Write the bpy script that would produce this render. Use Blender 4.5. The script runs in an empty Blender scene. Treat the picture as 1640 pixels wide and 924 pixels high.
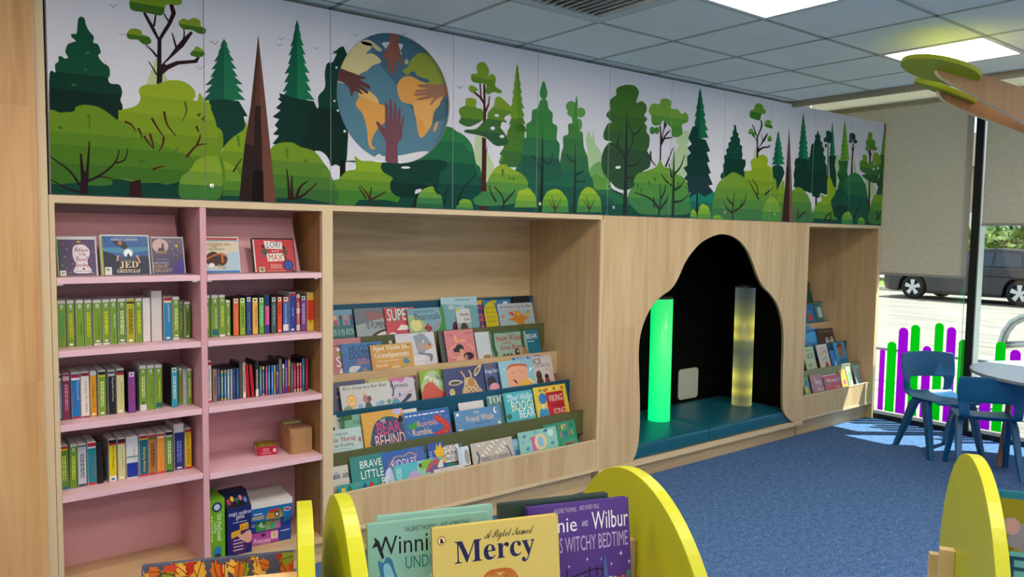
import bpy, math, random
import numpy as np
from mathutils import Vector, Matrix
from mathutils.geometry import tessellate_polygon
random.seed(7)
SC = bpy.context.scene
COL = SC.collection
# ------------------------------------------------------------------ camera
IW, IH = 1640, 924
CX, CY, CZ = -0.46500652, -3.67687599, 1.73403304
YAW, PIT, ROL, FPX = 0.66406563, -0.0691148, 0.01387946, 1233.918
FW = np.array([math.sin(YAW)*math.cos(PIT), math.cos(YAW)*math.cos(PIT), math.sin(PIT)])
_r = np.cross(FW, [0, 0, 1]); _r /= np.linalg.norm(_r); _u = np.cross(_r, FW)
RT = _r*math.cos(ROL)+_u*math.sin(ROL); UP = -_r*math.sin(ROL)+_u*math.cos(ROL)
CAM = np.array([CX, CY, CZ])
cd = bpy.data.cameras.new('camera'); cam = bpy.data.objects.new('camera', cd); COL.objects.link(cam)
cd.sensor_width = 36; cd.lens = FPX/IW*36; cd.clip_start = .05; cd.clip_end = 300
cam.matrix_world = Matrix(((RT[0], UP[0], -FW[0], CX), (RT[1], UP[1], -FW[1], CY), (RT[2], UP[2], -FW[2], CZ), (0, 0, 0, 1)))
SC.camera = cam

def ray(px, py):
    return FW*FPX+RT*(px-IW/2)+UP*(IH/2-py)
def on_plane(px, py, o, n):
    d = ray(px, py); n = np.array(n, float)
    return CAM+d*(((np.array(o)-CAM)@n)/(d@n))
def on_y(px, py, y=0.): return on_plane(px, py, (0, y, 0), (0, 1, 0))
def on_x(px, py, x): return on_plane(px, py, (x, 0, 0), (1, 0, 0))
def on_z(px, py, z=0.): return on_plane(px, py, (0, 0, z), (0, 0, 1))
def pix(P):
    d = np.array(P)-CAM; k = d@FW
    return IW/2+FPX*(d@RT)/k, IH/2-FPX*(d@UP)/k

# ------------------------------------------------------------------ materials
MC = {}
def lin(h):
    h = h.lstrip('#')
    if len(h) == 3: h = ''.join(c*2 for c in h)
    v = [int(h[i:i+2], 16)/255 for i in (0, 2, 4)]
    return [c/12.92 if c <= .04045 else ((c+.055)/1.055)**2.4 for c in v]
def newmat(name):
    m = bpy.data.materials.new(name); m.use_nodes = True
    nt = m.node_tree; return m, nt, nt.nodes['Principled BSDF']
def flat(h, rough=.45, metal=0., spec=.5, coat=0.):
    k = (h, rough, metal, spec, coat)
    if k in MC: return MC[k]
    m, nt, b = newmat('paint_'+h.strip('#'))
    b.inputs['Base Color'].default_value = (*lin(h), 1)
    b.inputs['Roughness'].default_value = rough; b.inputs['Metallic'].default_value = metal
    b.inputs['Specular IOR Level'].default_value = spec
    if coat: b.inputs['Coat Weight'].default_value = coat; b.inputs['Coat Roughness'].default_value = .15
    MC[k] = m; return m
def N(nt, t, **kw):
    n = nt.nodes.new(t)
    for k, v in kw.items():
        if k in n.inputs: n.inputs[k].default_value = v
        else: setattr(n, k, v)
    return n
def ramp(nt, stops):
    r = nt.nodes.new('ShaderNodeValToRGB'); e = r.color_ramp.elements
    e[0].position, e[0].color = stops[0][0], (*lin(stops[0][1]), 1)
    e[1].position, e[1].color = stops[-1][0], (*lin(stops[-1][1]), 1)
    for p, c in stops[1:-1]:
        x = e.new(p); x.color = (*lin(c), 1)
    return r
def wood(name, c0, c1, c2, axis='z', rough=.42, plank=.13):
    """maple laminate: long grain along axis, staves of slightly different tone"""
    if name in MC: return MC[name]
    m, nt, b = newmat(name); L = nt.links
    tc = N(nt, 'ShaderNodeTexCoord')
    mp = N(nt, 'ShaderNodeMapping')
    sc = {'z': (1, 1, .07), 'x': (.07, 1, 1), 'y': (1, .07, 1)}[axis]
    mp.inputs['Scale'].default_value = sc
    L.new(tc.outputs['Object'], mp.inputs['Vector'])
    n1 = N(nt, 'ShaderNodeTexNoise'); n1.inputs['Scale'].default_value = 16; n1.inputs['Detail'].default_value = 6; n1.inputs['Distortion'].default_value = .9
    L.new(mp.outputs[0], n1.inputs['Vector'])
    n3 = N(nt, 'ShaderNodeTexNoise'); n3.inputs['Scale'].default_value = 120; n3.inputs['Detail'].default_value = 2
    L.new(mp.outputs[0], n3.inputs['Vector'])
    mp2 = N(nt, 'ShaderNodeMapping')
    mp2.inputs['Scale'].default_value = {'z': (1/plank, 1/plank, .9), 'x': (.9, 1/plank, 1/plank), 'y': (1/plank, .9, 1/plank)}[axis]
    L.new(tc.outputs['Object'], mp2.inputs['Vector'])
    fl = N(nt, 'ShaderNodeVectorMath', operation='FLOOR'); L.new(mp2.outputs[0], fl.inputs[0])
    wn = N(nt, 'ShaderNodeTexWhiteNoise'); L.new(fl.outputs[0], wn.inputs['Vector'])
    r = ramp(nt, [(.22, c0), (.55, c1), (.9, c2)])
    ad = N(nt, 'ShaderNodeMath', operation='MULTIPLY_ADD'); ad.inputs[1].default_value = .2; L.new(wn.outputs['Value'], ad.inputs[0])
    a2 = N(nt, 'ShaderNodeMath', operation='MULTIPLY_ADD'); a2.inputs[1].default_value = .16; a2.inputs[2].default_value = -.15
    L.new(n3.outputs['Fac'], a2.inputs[0])
    a3 = N(nt, 'ShaderNodeMath', operation='ADD'); L.new(n1.outputs['Fac'], a3.inputs[0]); L.new(a2.outputs[0], a3.inputs[1])
    L.new(a3.outputs[0], ad.inputs[2])
    L.new(ad.outputs[0], r.inputs['Fac']); L.new(r.outputs['Color'], b.inputs['Base Color'])
    b.inputs['Roughness'].default_value = rough
    MC[name] = m; return m
WOODZ = wood('maple_upright', '#bb9d70', '#d0b385', '#dec69b', 'z')
WOODX = wood('maple_lengthwise', '#bb9d70', '#d0b385', '#dec69b', 'x')
WOODY = wood('maple_depthwise', '#bb9d70', '#d0b385', '#dec69b', 'y')
WOODW = wood('warm_maple', '#c08f58', '#d8a96e', '#e6bf8a', 'z')
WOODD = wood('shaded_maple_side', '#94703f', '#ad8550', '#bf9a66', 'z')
WOODE = flat('#d9c39a', .5)
PLYF = wood('birch_ply', '#a07a4c', '#b58c5a', '#c69f6d', 'z', .5, .3)
PINK = flat('#dba6ad', .5); PINKE = flat('#ecc3ca', .45)
YEL = flat('#b9bd0a', .38)
TEALV = flat('#0f5a70', .38)
PAPER = flat('#e6e0d2', .7); WHITE = flat('#e9e9e6', .5)
BLACK = flat('#060606', .9, spec=.1)
CHROME = flat('#c9ccd0', .22, 1.)
CHAIRB = flat('#0e5684', .4)

def carpet_mat():
    m, nt, b = newmat('blue_fleck_carpet'); L = nt.links
    tc = N(nt, 'ShaderNodeTexCoord')
    n1 = N(nt, 'ShaderNodeTexNoise'); n1.inputs['Scale'].default_value = 130; n1.inputs['Detail'].default_value = 3; n1.inputs['Roughness'].default_value = .7
    L.new(tc.outputs['Object'], n1.inputs['Vector'])
    r = ramp(nt, [(.3, '#223f68'), (.5, '#416492'), (.68, '#8aa6c8')])
    n2 = N(nt, 'ShaderNodeTexNoise'); n2.inputs['Scale'].default_value = 28; n2.inputs['Detail'].default_value = 2; L.new(tc.outputs['Object'], n2.inputs['Vector'])
    mx = N(nt, 'ShaderNodeMix'); mx.inputs[0].default_value = .18; L.new(n1.outputs['Fac'], mx.inputs[2]); L.new(n2.outputs['Fac'], mx.inputs[3])
    L.new(mx.outputs[0], r.inputs['Fac']); L.new(r.outputs['Color'], b.inputs['Base Color'])
    b.inputs['Roughness'].default_value = .95; b.inputs['Specular IOR Level'].default_value = .1
    bp = N(nt, 'ShaderNodeBump'); bp.inputs['Strength'].default_value = .6; bp.inputs['Distance'].default_value = .004
    L.new(n1.outputs['Fac'], bp.inputs['Height']); L.new(bp.outputs[0], b.inputs['Normal'])
    return m
def noise_mat(name, stops, scale, rough=.8, detail=4, stretch=(1, 1, 1), bump=0):
    m, nt, b = newmat(name); L = nt.links
    tc = N(nt, 'ShaderNodeTexCoord'); mp = N(nt, 'ShaderNodeMapping'); mp.inputs['Scale'].default_value = stretch
    L.new(tc.outputs['Object'], mp.inputs['Vector'])
    n1 = N(nt, 'ShaderNodeTexNoise'); n1.inputs['Scale'].default_value = scale; n1.inputs['Detail'].default_value = detail
    L.new(mp.outputs[0], n1.inputs['Vector'])
    r = ramp(nt, stops); L.new(n1.outputs['Fac'], r.inputs['Fac']); L.new(r.outputs['Color'], b.inputs['Base Color'])
    b.inputs['Roughness'].default_value = rough
    if bump:
        bp = N(nt, 'ShaderNodeBump'); bp.inputs['Strength'].default_value = bump; bp.inputs['Distance'].default_value = .01
        L.new(n1.outputs['Fac'], bp.inputs['Height']); L.new(bp.outputs[0], b.inputs['Normal'])
    return m
def brick_mat(name, c1, c2, mortar, scale, w=.5, h=.25, rough=.85):
    m, nt, b = newmat(name); L = nt.links
    tc = N(nt, 'ShaderNodeTexCoord'); br = N(nt, 'ShaderNodeTexBrick')
    br.inputs['Color1'].default_value = (*lin(c1), 1); br.inputs['Color2'].default_value = (*lin(c2), 1); br.inputs['Mortar'].default_value = (*lin(mortar), 1)
    br.inputs['Scale'].default_value = scale; br.inputs['Brick Width'].default_value = w; br.inputs['Row Height'].default_value = h; br.inputs['Mortar Size'].default_value = .015
    L.new(tc.outputs['Object'], br.inputs['Vector']); L.new(br.outputs['Color'], b.inputs['Base Color'])
    b.inputs['Roughness'].default_value = rough
    return m
def emit_mat(name, h, s):
    m, nt, b = newmat(name)
    b.inputs['Base Color'].default_value = (*lin(h), 1)
    b.inputs['Emission Color'].default_value = (*lin(h), 1); b.inputs['Emission Strength'].default_value = s
    return m
def glass_mat(name, tint='#ffffff', refl=.05):
    m = bpy.data.materials.new(name); m.use_nodes = True; nt = m.node_tree; nt.nodes.clear()
    o = N(nt, 'ShaderNodeOutputMaterial'); t = N(nt, 'ShaderNodeBsdfTransparent'); t.inputs[0].default_value = (*lin(tint), 1)
    g = N(nt, 'ShaderNodeBsdfGlossy'); g.inputs['Roughness'].default_value = .02
    mx = N(nt, 'ShaderNodeMixShader'); mx.inputs[0].default_value = refl
    nt.links.new(t.outputs[0], mx.inputs[1]); nt.links.new(g.outputs[0], mx.inputs[2]); nt.links.new(mx.outputs[0], o.inputs[0])
    return m
def film_mat(name, h, tr):
    m = bpy.data.materials.new(name); m.use_nodes = True; nt = m.node_tree; nt.nodes.clear()
    o = N(nt, 'ShaderNodeOutputMaterial'); t = N(nt, 'ShaderNodeBsdfTransparent'); t.inputs[0].default_value = (*lin(h), 1)
    d = N(nt, 'ShaderNodeBsdfTranslucent'); d.inputs[0].default_value = (*lin(h), 1)
    f = N(nt, 'ShaderNodeBsdfDiffuse'); f.inputs[0].default_value = (*lin(h), 1)
    a = N(nt, 'ShaderNodeMixShader'); a.inputs[0].default_value = .5
    nt.links.new(d.outputs[0], a.inputs[1]); nt.links.new(f.outputs[0], a.inputs[2])
    mx = N(nt, 'ShaderNodeMixShader'); mx.inputs[0].default_value = tr
    nt.links.new(a.outputs[0], mx.inputs[1]); nt.links.new(t.outputs[0], mx.inputs[2]); nt.links.new(mx.outputs[0], o.inputs[0])
    return m
def fabric_mat(name, stops, trans=.25):
    m, nt, b = newmat(name); L = nt.links
    tc = N(nt, 'ShaderNodeTexCoord'); mp = N(nt, 'ShaderNodeMapping'); mp.inputs['Scale'].default_value = (1, 1, .25)
    L.new(tc.outputs['Object'], mp.inputs['Vector'])
    n1 = N(nt, 'ShaderNodeTexNoise'); n1.inputs['Scale'].default_value = 170; n1.inputs['Detail'].default_value = 2
    L.new(mp.outputs[0], n1.inputs['Vector']); r = ramp(nt, stops); L.new(n1.outputs['Fac'], r.inputs['Fac'])
    L.new(r.outputs['Color'], b.inputs['Base Color']); b.inputs['Roughness'].default_value = .9; b.inputs['Specular IOR Level'].default_value = .1
    tr = N(nt, 'ShaderNodeBsdfTranslucent'); L.new(r.outputs['Color'], tr.inputs[0])
    mx = N(nt, 'ShaderNodeMixShader'); mx.inputs[0].default_value = trans
    L.new(b.outputs[0], mx.inputs[1]); L.new(tr.outputs[0], mx.inputs[2])
    L.new(mx.outputs[0], nt.nodes['Material Output'].inputs[0])
    return m

# ------------------------------------------------------------------ mesh builder
class MB:
    def __init__(s): s.v = []; s.f = []; s.m = []; s.mats = []
    def mi(s, m):
        if isinstance(m, str): m = flat(m)
        if m not in s.mats: s.mats.append(m)
        return s.mats.index(m)
    def face(s, pts, m):
        k = len(s.v); s.v += [tuple(float(c) for c in p) for p in pts]; s.f.append(tuple(range(k, k+len(pts)))); s.m.append(s.mi(m))
    def mesh(s, vs, fs, m):
        k = len(s.v); s.v += [tuple(float(c) for c in p) for p in vs]; i = s.mi(m)
        for f in fs: s.f.append(tuple(k+j for j in f)); s.m.append(i)
    def box(s, a, b, m, M=None):
        x0, y0, z0 = a; x1, y1, z1 = b
        vs = [(x0, y0, z0), (x1, y0, z0), (x1, y1, z0), (x0, y1, z0), (x0, y0, z1), (x1, y0, z1), (x1, y1, z1), (x0, y1, z1)]
        if M is not None: vs = [tuple(M @ Vector(v)) for v in vs]
        s.mesh(vs, [(0, 3, 2, 1), (4, 5, 6, 7), (0, 1, 5, 4), (1, 2, 6, 5), (2, 3, 7, 6), (3, 0, 4, 7)], m)
    def prism(s, poly, f0, f1, m, caps=True):
        """poly: 2-D points; f0,f1 map (u,v)->3D for the two ends"""
        n = len(poly); a = [f0(*p) for p in poly]; b = [f1(*p) for p in poly]
        s.mesh(a+b, [(i, (i+1) % n, n+(i+1) % n, n+i) for i in range(n)], m)
        if caps:
            t = tessellate_polygon([[Vector((p[0], p[1], 0)) for p in poly]])
            s.mesh(a, [tuple(x) for x in t], m); s.mesh(b, [tuple(reversed(x)) for x in t], m)
    def tube(s, pts, r, m, n=12, cap=True, r1=None):
        pts = [Vector(p) for p in pts]; rings = []
        for i, p in enumerate(pts):
            d = (pts[min(i+1, len(pts)-1)]-pts[max(i-1, 0)]).normalized()
            a = d.cross(Vector((0, 0, 1)));
            if a.length < .05: a = d.cross(Vector((0, 1, 0)))
            a.normalize(); c = d.cross(a)
            rr = r if r1 is None else r+(r1-r)*i/(len(pts)-1)
            rings.append([p+(a*math.cos(t)+c*math.sin(t))*rr for t in [2*math.pi*j/n for j in range(n)]])
        vs = [v for g in rings for v in g]; fs = []
        for i in range(len(pts)-1):
            for j in range(n): fs.append((i*n+j, i*n+(j+1) % n, (i+1)*n+(j+1) % n, (i+1)*n+j))
        if cap: fs += [tuple(range(n))[::-1], tuple((len(pts)-1)*n+j for j in range(n))]
        s.mesh(vs, fs, m)
    def lathe(s, prof, o, m, n=32, axis='z'):
        vs = []; k = len(prof)
        for j in range(n):
            t = 2*math.pi*j/n
            for r, h in prof:
                p = (r*math.cos(t), r*math.sin(t), h)
                if axis == 'x': p = (h, p[0], p[1])
                if axis == 'y': p = (p[0], h, p[1])
                vs.append((o[0]+p[0], o[1]+p[1], o[2]+p[2]))
        fs = [(j*k+i, ((j+1) % n)*k+i, ((j+1) % n)*k+i+1, j*k+i+1) for j in range(n) for i in range(k-1)]
        s.mesh(vs, fs, m)
    def build(s, name, parent=None, loc=(0, 0, 0), rot=(0, 0, 0), bevel=0, smooth=False, seg=2, fixn=True):
        me = bpy.data.meshes.new(name); me.from_pydata(s.v, [], s.f)
        for m in s.mats: me.materials.append(m)
        me.polygons.foreach_set('material_index', s.m)
        me.update()
        o = bpy.data.objects.new(name, me); COL.objects.link(o)
        o.location = loc; o.rotation_euler = rot
        if parent: o.parent = parent
        if bevel:
            import bmesh
            bm = bmesh.new(); bm.from_mesh(me); bmesh.ops.remove_doubles(bm, verts=bm.verts, dist=1e-5); bmesh.ops.recalc_face_normals(bm, faces=bm.faces); bm.to_mesh(me); bm.free()
            md = o.modifiers.new('bevel', 'BEVEL'); md.width = bevel; md.segments = seg; md.limit_method = 'ANGLE'; md.angle_limit = .6
        if smooth:
            for p in me.polygons: p.use_smooth = True
        return o
def empty(name, loc=(0, 0, 0), rot=(0, 0, 0)):
    o = bpy.data.objects.new(name, None); COL.objects.link(o); o.location = loc; o.rotation_euler = rot; o.empty_display_size = .05; return o
LABELS = {}
def tag(o, label, cat, group=None, kind=None):
    n = len(label.split()); assert 4 <= n <= 16, label
    assert label not in LABELS, label
    LABELS[label] = o
    o['label'] = label; o['category'] = cat
    if group: o['group'] = group
    if kind: o['kind'] = kind
    return o
def struct(o): o['kind'] = 'structure'; return o

# ------------------------------------------------------------------ 2-D art on a plane
def tess(pts):
    t = tessellate_polygon([[Vector((p[0], p[1], 0)) for p in pts]])
    return [[pts[i] for i in x] for x in t]
def clip_half(poly, a, b, c):
    """keep a*x+b*y<=c"""
    out = []; n = len(poly)
    for i in range(n):
        p, q = poly[i], poly[(i+1) % n]; dp, dq = a*p[0]+b*p[1]-c, a*q[0]+b*q[1]-c
        if dp <= 0: out.append(p)
        if dp*dq < 0:
            t = dp/(dp-dq); out.append((p[0]+(q[0]-p[0])*t, p[1]+(q[1]-p[1])*t))
    return out if len(out) > 2 else []
def smooth_closed(pts, k=5):
    n = len(pts); out = []
    for i in range(n):
        p0, p1, p2, p3 = pts[i-1], pts[i], pts[(i+1) % n], pts[(i+2) % n]
        for j in range(k):
            t = j/k; a = []
            for d in (0, 1):
                a.append(.5*(2*p1[d]+(p2[d]-p0[d])*t+(2*p0[d]-5*p1[d]+4*p2[d]-p3[d])*t*t+(3*p1[d]-p0[d]-3*p2[d]+p3[d])*t**3))
            out.append(tuple(a))
    return out
def smooth_open(pts, k=5):
    if len(pts) < 3: return pts
    q = [pts[0]]+list(pts)+[pts[-1]]; out = []
    for i in range(1, len(q)-2):
        p0, p1, p2, p3 = q[i-1], q[i], q[i+1], q[i+2]
        for j in range(k):
            t = j/k
            out.append(tuple(.5*(2*p1[d]+(p2[d]-p0[d])*t+(2*p0[d]-5*p1[d]+4*p2[d]-p3[d])*t*t+(3*p1[d]-p0[d]-3*p2[d]+p3[d])*t**3) for d in (0, 1)))
    return out+[tuple(pts[-1])]
def ell(cx, cy, rx, ry, n=20, a0=0, a1=360):
    return [(cx+rx*math.cos(math.radians(a0+(a1-a0)*i/n)), cy+ry*math.sin(math.radians(a0+(a1-a0)*i/n))) for i in range(n+(0 if a1-a0 == 360 else 1))]
def stroke_poly(pts, w0, w1):
    L = []; R = []; n = len(pts)
    for i, p in enumerate(pts):
        a, b = pts[max(i-1, 0)], pts[min(i+1, n-1)]; dx, dy = b[0]-a[0], b[1]-a[1]; l = math.hypot(dx, dy) or 1
        w = (w0+(w1-w0)*i/(n-1))/2; L.append((p[0]-dy/l*w, p[1]+dx/l*w)); R.append((p[0]+dy/l*w, p[1]-dx/l*w))
    return [[L[i], L[i+1], R[i+1], R[i]] for i in range(n-1)]
_TX = {}
def text_tris(s):
    if s in _TX: return _TX[s]
    cu = bpy.data.curves.new('lettering', 'FONT'); cu.body = s; cu.resolution_u = 2
    o = bpy.data.objects.new('lettering', cu); COL.objects.link(o)
    dg = bpy.context.evaluated_depsgraph_get(); dg.update()
    me = bpy.data.meshes.new_from_object(o.evaluated_get(dg)); me.calc_loop_triangles()
    vs = [(v.co.x, v.co.y) for v in me.vertices]
    T = [[vs[i] for i in t.vertices] for t in me.loop_triangles]
    bpy.data.objects.remove(o); bpy.data.curves.remove(cu); bpy.data.meshes.remove(me)
    if not T: _TX[s] = ([], (0, 0, 1, 1)); return _TX[s]
    xs = [p[0] for t in T for p in t]; ys = [p[1] for t in T for p in t]
    _TX[s] = (T, (min(xs), min(ys), max(xs), max(ys))); return _TX[s]
def serif(s, style='b'):
    base = {'b': (0x1D400, 0x1D41A), 'bi': (0x1D468, 0x1D482), 's': (0x1D4D0, 0x1D4EA)}[style]; out = ''
    for ch in s:
        if 'A' <= ch <= 'Z': out += chr(base[0]+ord(ch)-65)
        elif 'a' <= ch <= 'z': out += chr(base[1]+ord(ch)-97)
        else: out += ch
    return out
class Art:
    """layered flat colour shapes printed on a face: to3(u,v,h) gives the 3-D point, h = height above the face"""
    def __init__(s, mb, to3, step=.00015, clip=None, rough=.42):
        s.mb, s.to3, s.step, s.clip, s.rough, s.L = mb, to3, step, clip, rough, 0
    def tri(s, t, col, L):
        if s.clip:
            for p in s.clip(t):
                if len(p) > 2: s.mb.face([s.to3(u, v, (L+1)*s.step) for u, v in p], flat(col, s.rough, 0., .3))
        else: s.mb.face([s.to3(u, v, (L+1)*s.step) for u, v in t], flat(col, s.rough, 0., .3))
    def poly(s, pts, col, L=None):
        if L is None: s.L += 1; L = s.L
        for t in tess(pts): s.tri(t, col, L)
    def rect(s, x0, y0, x1, y1, col, L=None): s.poly([(x0, y0), (x1, y0), (x1, y1), (x0, y1)], col, L)
    def ellipse(s, cx, cy, rx, ry, col, L=None): s.poly(ell(cx, cy, rx, ry), col, L)
    def blob(s, pts, col, L=None): s.poly(smooth_closed(pts), col, L)
    def line(s, pts, w, col, L=None, w1=None, sm=True):
        if L is None: s.L += 1; L = s.L
        if sm: pts = smooth_open(pts)
        for q in stroke_poly(pts, w, w if w1 is None else w1): s.tri(q, col, L)
    def text(s, tx, x0, y0, x1, y1, col, L=None, rot=0, shear=0, arc=0):
        """fits the lettering in the box; rot=-90 reads downwards, 90 upwards"""
        if L is None: s.L += 1; L = s.L
        T, (a, b, c, d) = text_tris(tx)
        for t in T:
            q = []
            for x, y in t:
                u, v = (x-a)/(c-a or 1), (y-b)/(d-b or 1)
                u2 = u+shear*(v-.5)
                v += arc*4*u*(1-u)
                if rot == -90: q.append((x0+(x1-x0)*v, y1-(y1-y0)*u2))
                elif rot == 90: q.append((x1-(x1-x0)*v, y0+(y1-y0)*u2))
                else: q.append((x0+(x1-x0)*u2, y0+(y1-y0)*v))
            s.tri(q, col, L)
    def scrib(s, x0, y0, x1, y1, col, n=3, L=None, vert=False):
        """rows of dashes: print too small to read"""
        if L is None: s.L += 1; L = s.L
        rn = random.Random(int((x0*91+y0*37+x1*17)*1e4))
        for i in range(n):
            if vert:
                a = x0+(x1-x0)*(i+.15)/n; b = x0+(x1-x0)*(i+.75)/n; t = y1-rn.random()*.1*(y1-y0)
                while t > y0:
                    l = (y1-y0)*rn.uniform(.06, .16); e = max(t-l, y0)
                    s.tri([(a, e), (b, e), (b, t), (a, t)], col, L); t = e-(y1-y0)*.03
            else:
                a = y1-(y1-y0)*(i+.75)/n; b = y1-(y1-y0)*(i+.2)/n; t = x0+rn.random()*.1*(x1-x0)
                while t < x1:
                    l = (x1-x0)*rn.uniform(.06, .16); e = min(t+l, x1)
                    s.tri([(t, a), (e, a), (e, b), (t, b)], col, L); t = e+(x1-x0)*.03
# ================================================================== ROOM
ZC = 2.8698; GX, GY = 1.2575, -.0586; TL = .6
CE = 5.34                       # where the tiled ceiling stops, short of the window wall
XW = 7.0                        # window wall
XL, YB, YU = -2.6, -7.2, .85    # left wall, wall behind the camera, wall behind the joinery
ZU = 3.45
m = MB(); m.box((XL, YB, -.1), (XW+.1, YU, 0), carpet_mat()); struct(m.build('floor'))
WALLM = flat('#d9d5ca', .8)
m = MB(); m.box((XL, YU, 0), (XW+.1, YU+.12, ZU), WALLM); struct(m.build('wall_back'))
m = MB(); m.box((XL-.12, YB, 0), (XL, YU+.12, ZU), WALLM); struct(m.build('wall_left'))
m = MB()                        # wall behind the camera, with a wide opening added to let daylight in
for a, b in (((XL, 0), (-1.2, ZU)), ((5.6, 0), (XW+.1, ZU)), ((-1.2, 0), (5.6, .9)), ((-1.2, 2.5), (5.6, ZU))):
    m.box((a[0], YB-.12, a[1]), (b[0], YB, b[1]), WALLM)
struct(m.build('wall_front'))
m = MB()
for z in (.9, 2.46): m.box((-1.2, YB-.1, z), (5.6, YB-.02, z+.04), '#dcdcd8')
for i in range(5):
    x = -1.2+i*1.69; m.box((x, YB-.1, .9), (x+.04, YB-.02, 2.5), '#dcdcd8')
struct(m.build('window_3'))  # unseen window frame, added with the opening for its daylight
# ---- suspended ceiling: tiles on a grid, lamps and grille sit in cells of their own
LAMPS = [(i, j) for i in (-4, -1, 2, 5) for j in (2, 5, 8)]
VENT = (1, 1)
def ceiling_tile_mat():
    m, nt, b = newmat('mineral_ceiling_tile'); L = nt.links
    tc = N(nt, 'ShaderNodeTexCoord'); n1 = N(nt, 'ShaderNodeTexNoise'); n1.inputs['Scale'].default_value = 3
    L.new(tc.outputs['Object'], n1.inputs['Vector'])
    r = ramp(nt, [(.3, '#dfe8e2'), (.7, '#e8efe9')]); L.new(n1.outputs['Fac'], r.inputs['Fac']); L.new(r.outputs['Color'], b.inputs['Base Color'])
    b.inputs['Roughness'].default_value = .85
    return m
CT = ceiling_tile_mat(); GRIDM = flat('#a2aba4', .6); GAPM = flat('#2c302e', .9)
m = MB()
i0, i1, j0, j1 = -7, 6, -1, 11
for i in range(i0, i1+1):
    for j in range(j0, j1+1):
        if (i, j-1) in LAMPS or (i, j-1) == VENT: continue
        xa, xb = GX+TL*i+.012, GX+TL*(i+1)-.012; ya, yb = GY-TL*j+.012, GY-TL*(j-1)-.012
        xb = min(xb, CE-.012); yb = min(yb, YU); xa = max(xa, XL); ya = max(ya, YB)
        if xb > xa and yb > ya: m.box((xa, ya, ZC-.002), (xb, yb, ZC+.016), CT)
for i in range(i0, i1+1):
    x = GX+TL*i; m.box((max(x-.012, XL), YB, ZC-.004), (x+.012, YU, ZC+.02), GRIDM)
for j in range(j0, j1+1):
    y = GY-TL*j
    if YB < y < YU: m.box((XL, y-.012, ZC-.004), (CE, y+.012, ZC+.02), GRIDM)
m.box((XL, YB, ZC+.1), (CE, YU, ZC+.14), WALLM)
struct(m.build('ceiling'))
# raised slot between the tiled ceiling and the window wall
m = MB(); m.box((CE, YB, ZU), (XW+.1, YU, ZU+.1), WALLM); struct(m.build('trim_1'))
m = MB(); m.box((CE-.012, YB, ZC-.045), (CE+.03, YU, ZU), flat('#a3977f', .7)); struct(m.build('trim_2'))
m = MB(); m.box((CE+.03, YB, ZC-.01), (CE+.22, YU, ZC+.02), flat('#a9a798', .7)); struct(m.build('trim_3'))
LAMPM = emit_mat('lamp_diffuser', '#fff1e8', 14.)
FRM = flat('#d5d9d6', .5)
for k, (i, j) in enumerate(LAMPS):
    x0, y0 = GX+TL*i, GY-TL*(j+1)
    names = {(2, 2): 'square flush ceiling light nearest the air grille, top edge of the picture', (5, 2): 'square flush ceiling light above the green board leaves'}
    e = empty('ceiling_light', (x0+.3, y0+.3, ZC))
    tag(e, names.get((i, j), 'square flush ceiling light out of the photo, row %s, column %s' % ('abc'[(j-2)//3], 'wxyz'[(i+4)//3])), 'ceiling light', 'flush ceiling lights')
    b = MB()
    for a, c in (((-.3, -.3), (.3, -.272)), ((-.3, .272), (.3, .3)), ((-.3, -.272), (-.272, .272)), ((.272, -.272), (.3, .272))):
        b.box((a[0], a[1], -.006), (c[0], c[1], .03), FRM)
    b.build('frame', e)
    b = MB(); b.box((-.272, -.272, .004), (.272, .272, .012), LAMPM); b.build('diffuser', e)
# air grille
i, j = VENT; x0, y0 = GX+TL*i, GY-TL*(j+1)
e = tag(empty('air_grille', (x0+.3, y0+.3, ZC)), 'white louvred ceiling air grille at the top edge above the mural', 'air grille')
b = MB()
for a, c in (((-.3, -.3), (.3, -.24)), ((-.3, .24), (.3, .3)), ((-.3, -.24), (-.24, .24)), ((.24, -.24), (.3, .24))):
    b.box((a[0], a[1], -.006), (c[0], c[1], .012), flat('#c3cdcb', .5))
b.build('frame', e)
b = MB(); b.box((-.3, -.3, .075), (.3, .3, .08), '#303432'); b.build('backing', e)
for k in range(11):
    b = MB(); x = -.22+k*.044
    b.prism([(-.018, -.004), (.018, .028), (.02, .025), (-.016, -.007)], lambda u, v: (u, -.24, v), lambda u, v: (u, .24, v), flat('#d0d6d4', .5))
    b.build('louvre', e, loc=(x, 0, 0))

# ---- window wall: glazing, mullions, sill, blinds
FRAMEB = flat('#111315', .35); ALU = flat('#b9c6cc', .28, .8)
YM = -.825
m = MB(); m.box((XW-.06, YB, 0), (XW+.08, YU, .045), FRAMEB); m.box((XW-.06, YB, 3.3), (XW+.1, YU, ZU), FRAMEB); struct(m.build('trim_4'))
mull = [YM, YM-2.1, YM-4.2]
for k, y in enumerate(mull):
    m = MB(); m.box((XW-.07, y-.032, .0), (XW-.045, y+.032, 3.3), FRAMEB); m.box((XW-.045, y-.03, .045), (XW+.07, y+.03, 3.3), ALU)  # front cap coloured dark as if backlit, sides pale as if catching daylight
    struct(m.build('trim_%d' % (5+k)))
GL = glass_mat('window_glass', '#f4faf8', .05)
prev = YU
for k, y in enumerate(mull+[YB]):
    m = MB(); m.box((XW+.0, y+.03, .045), (XW+.006, prev-.03, 3.3), GL); struct(m.build('window_%d' % (k+1 if k < 2 else k+2))); prev = y
BLF = fabric_mat('blind_fabric', [(.3, '#bdb9aa'), (.7, '#d6d3c6')], .34)
BLF_SUN = fabric_mat('blind_fabric_sunlit', [(.35, '#e8e2cc'), (.65, '#fdf9ee')], .85)  # paler, more translucent colour paints the sunlit top of the blinds
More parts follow.
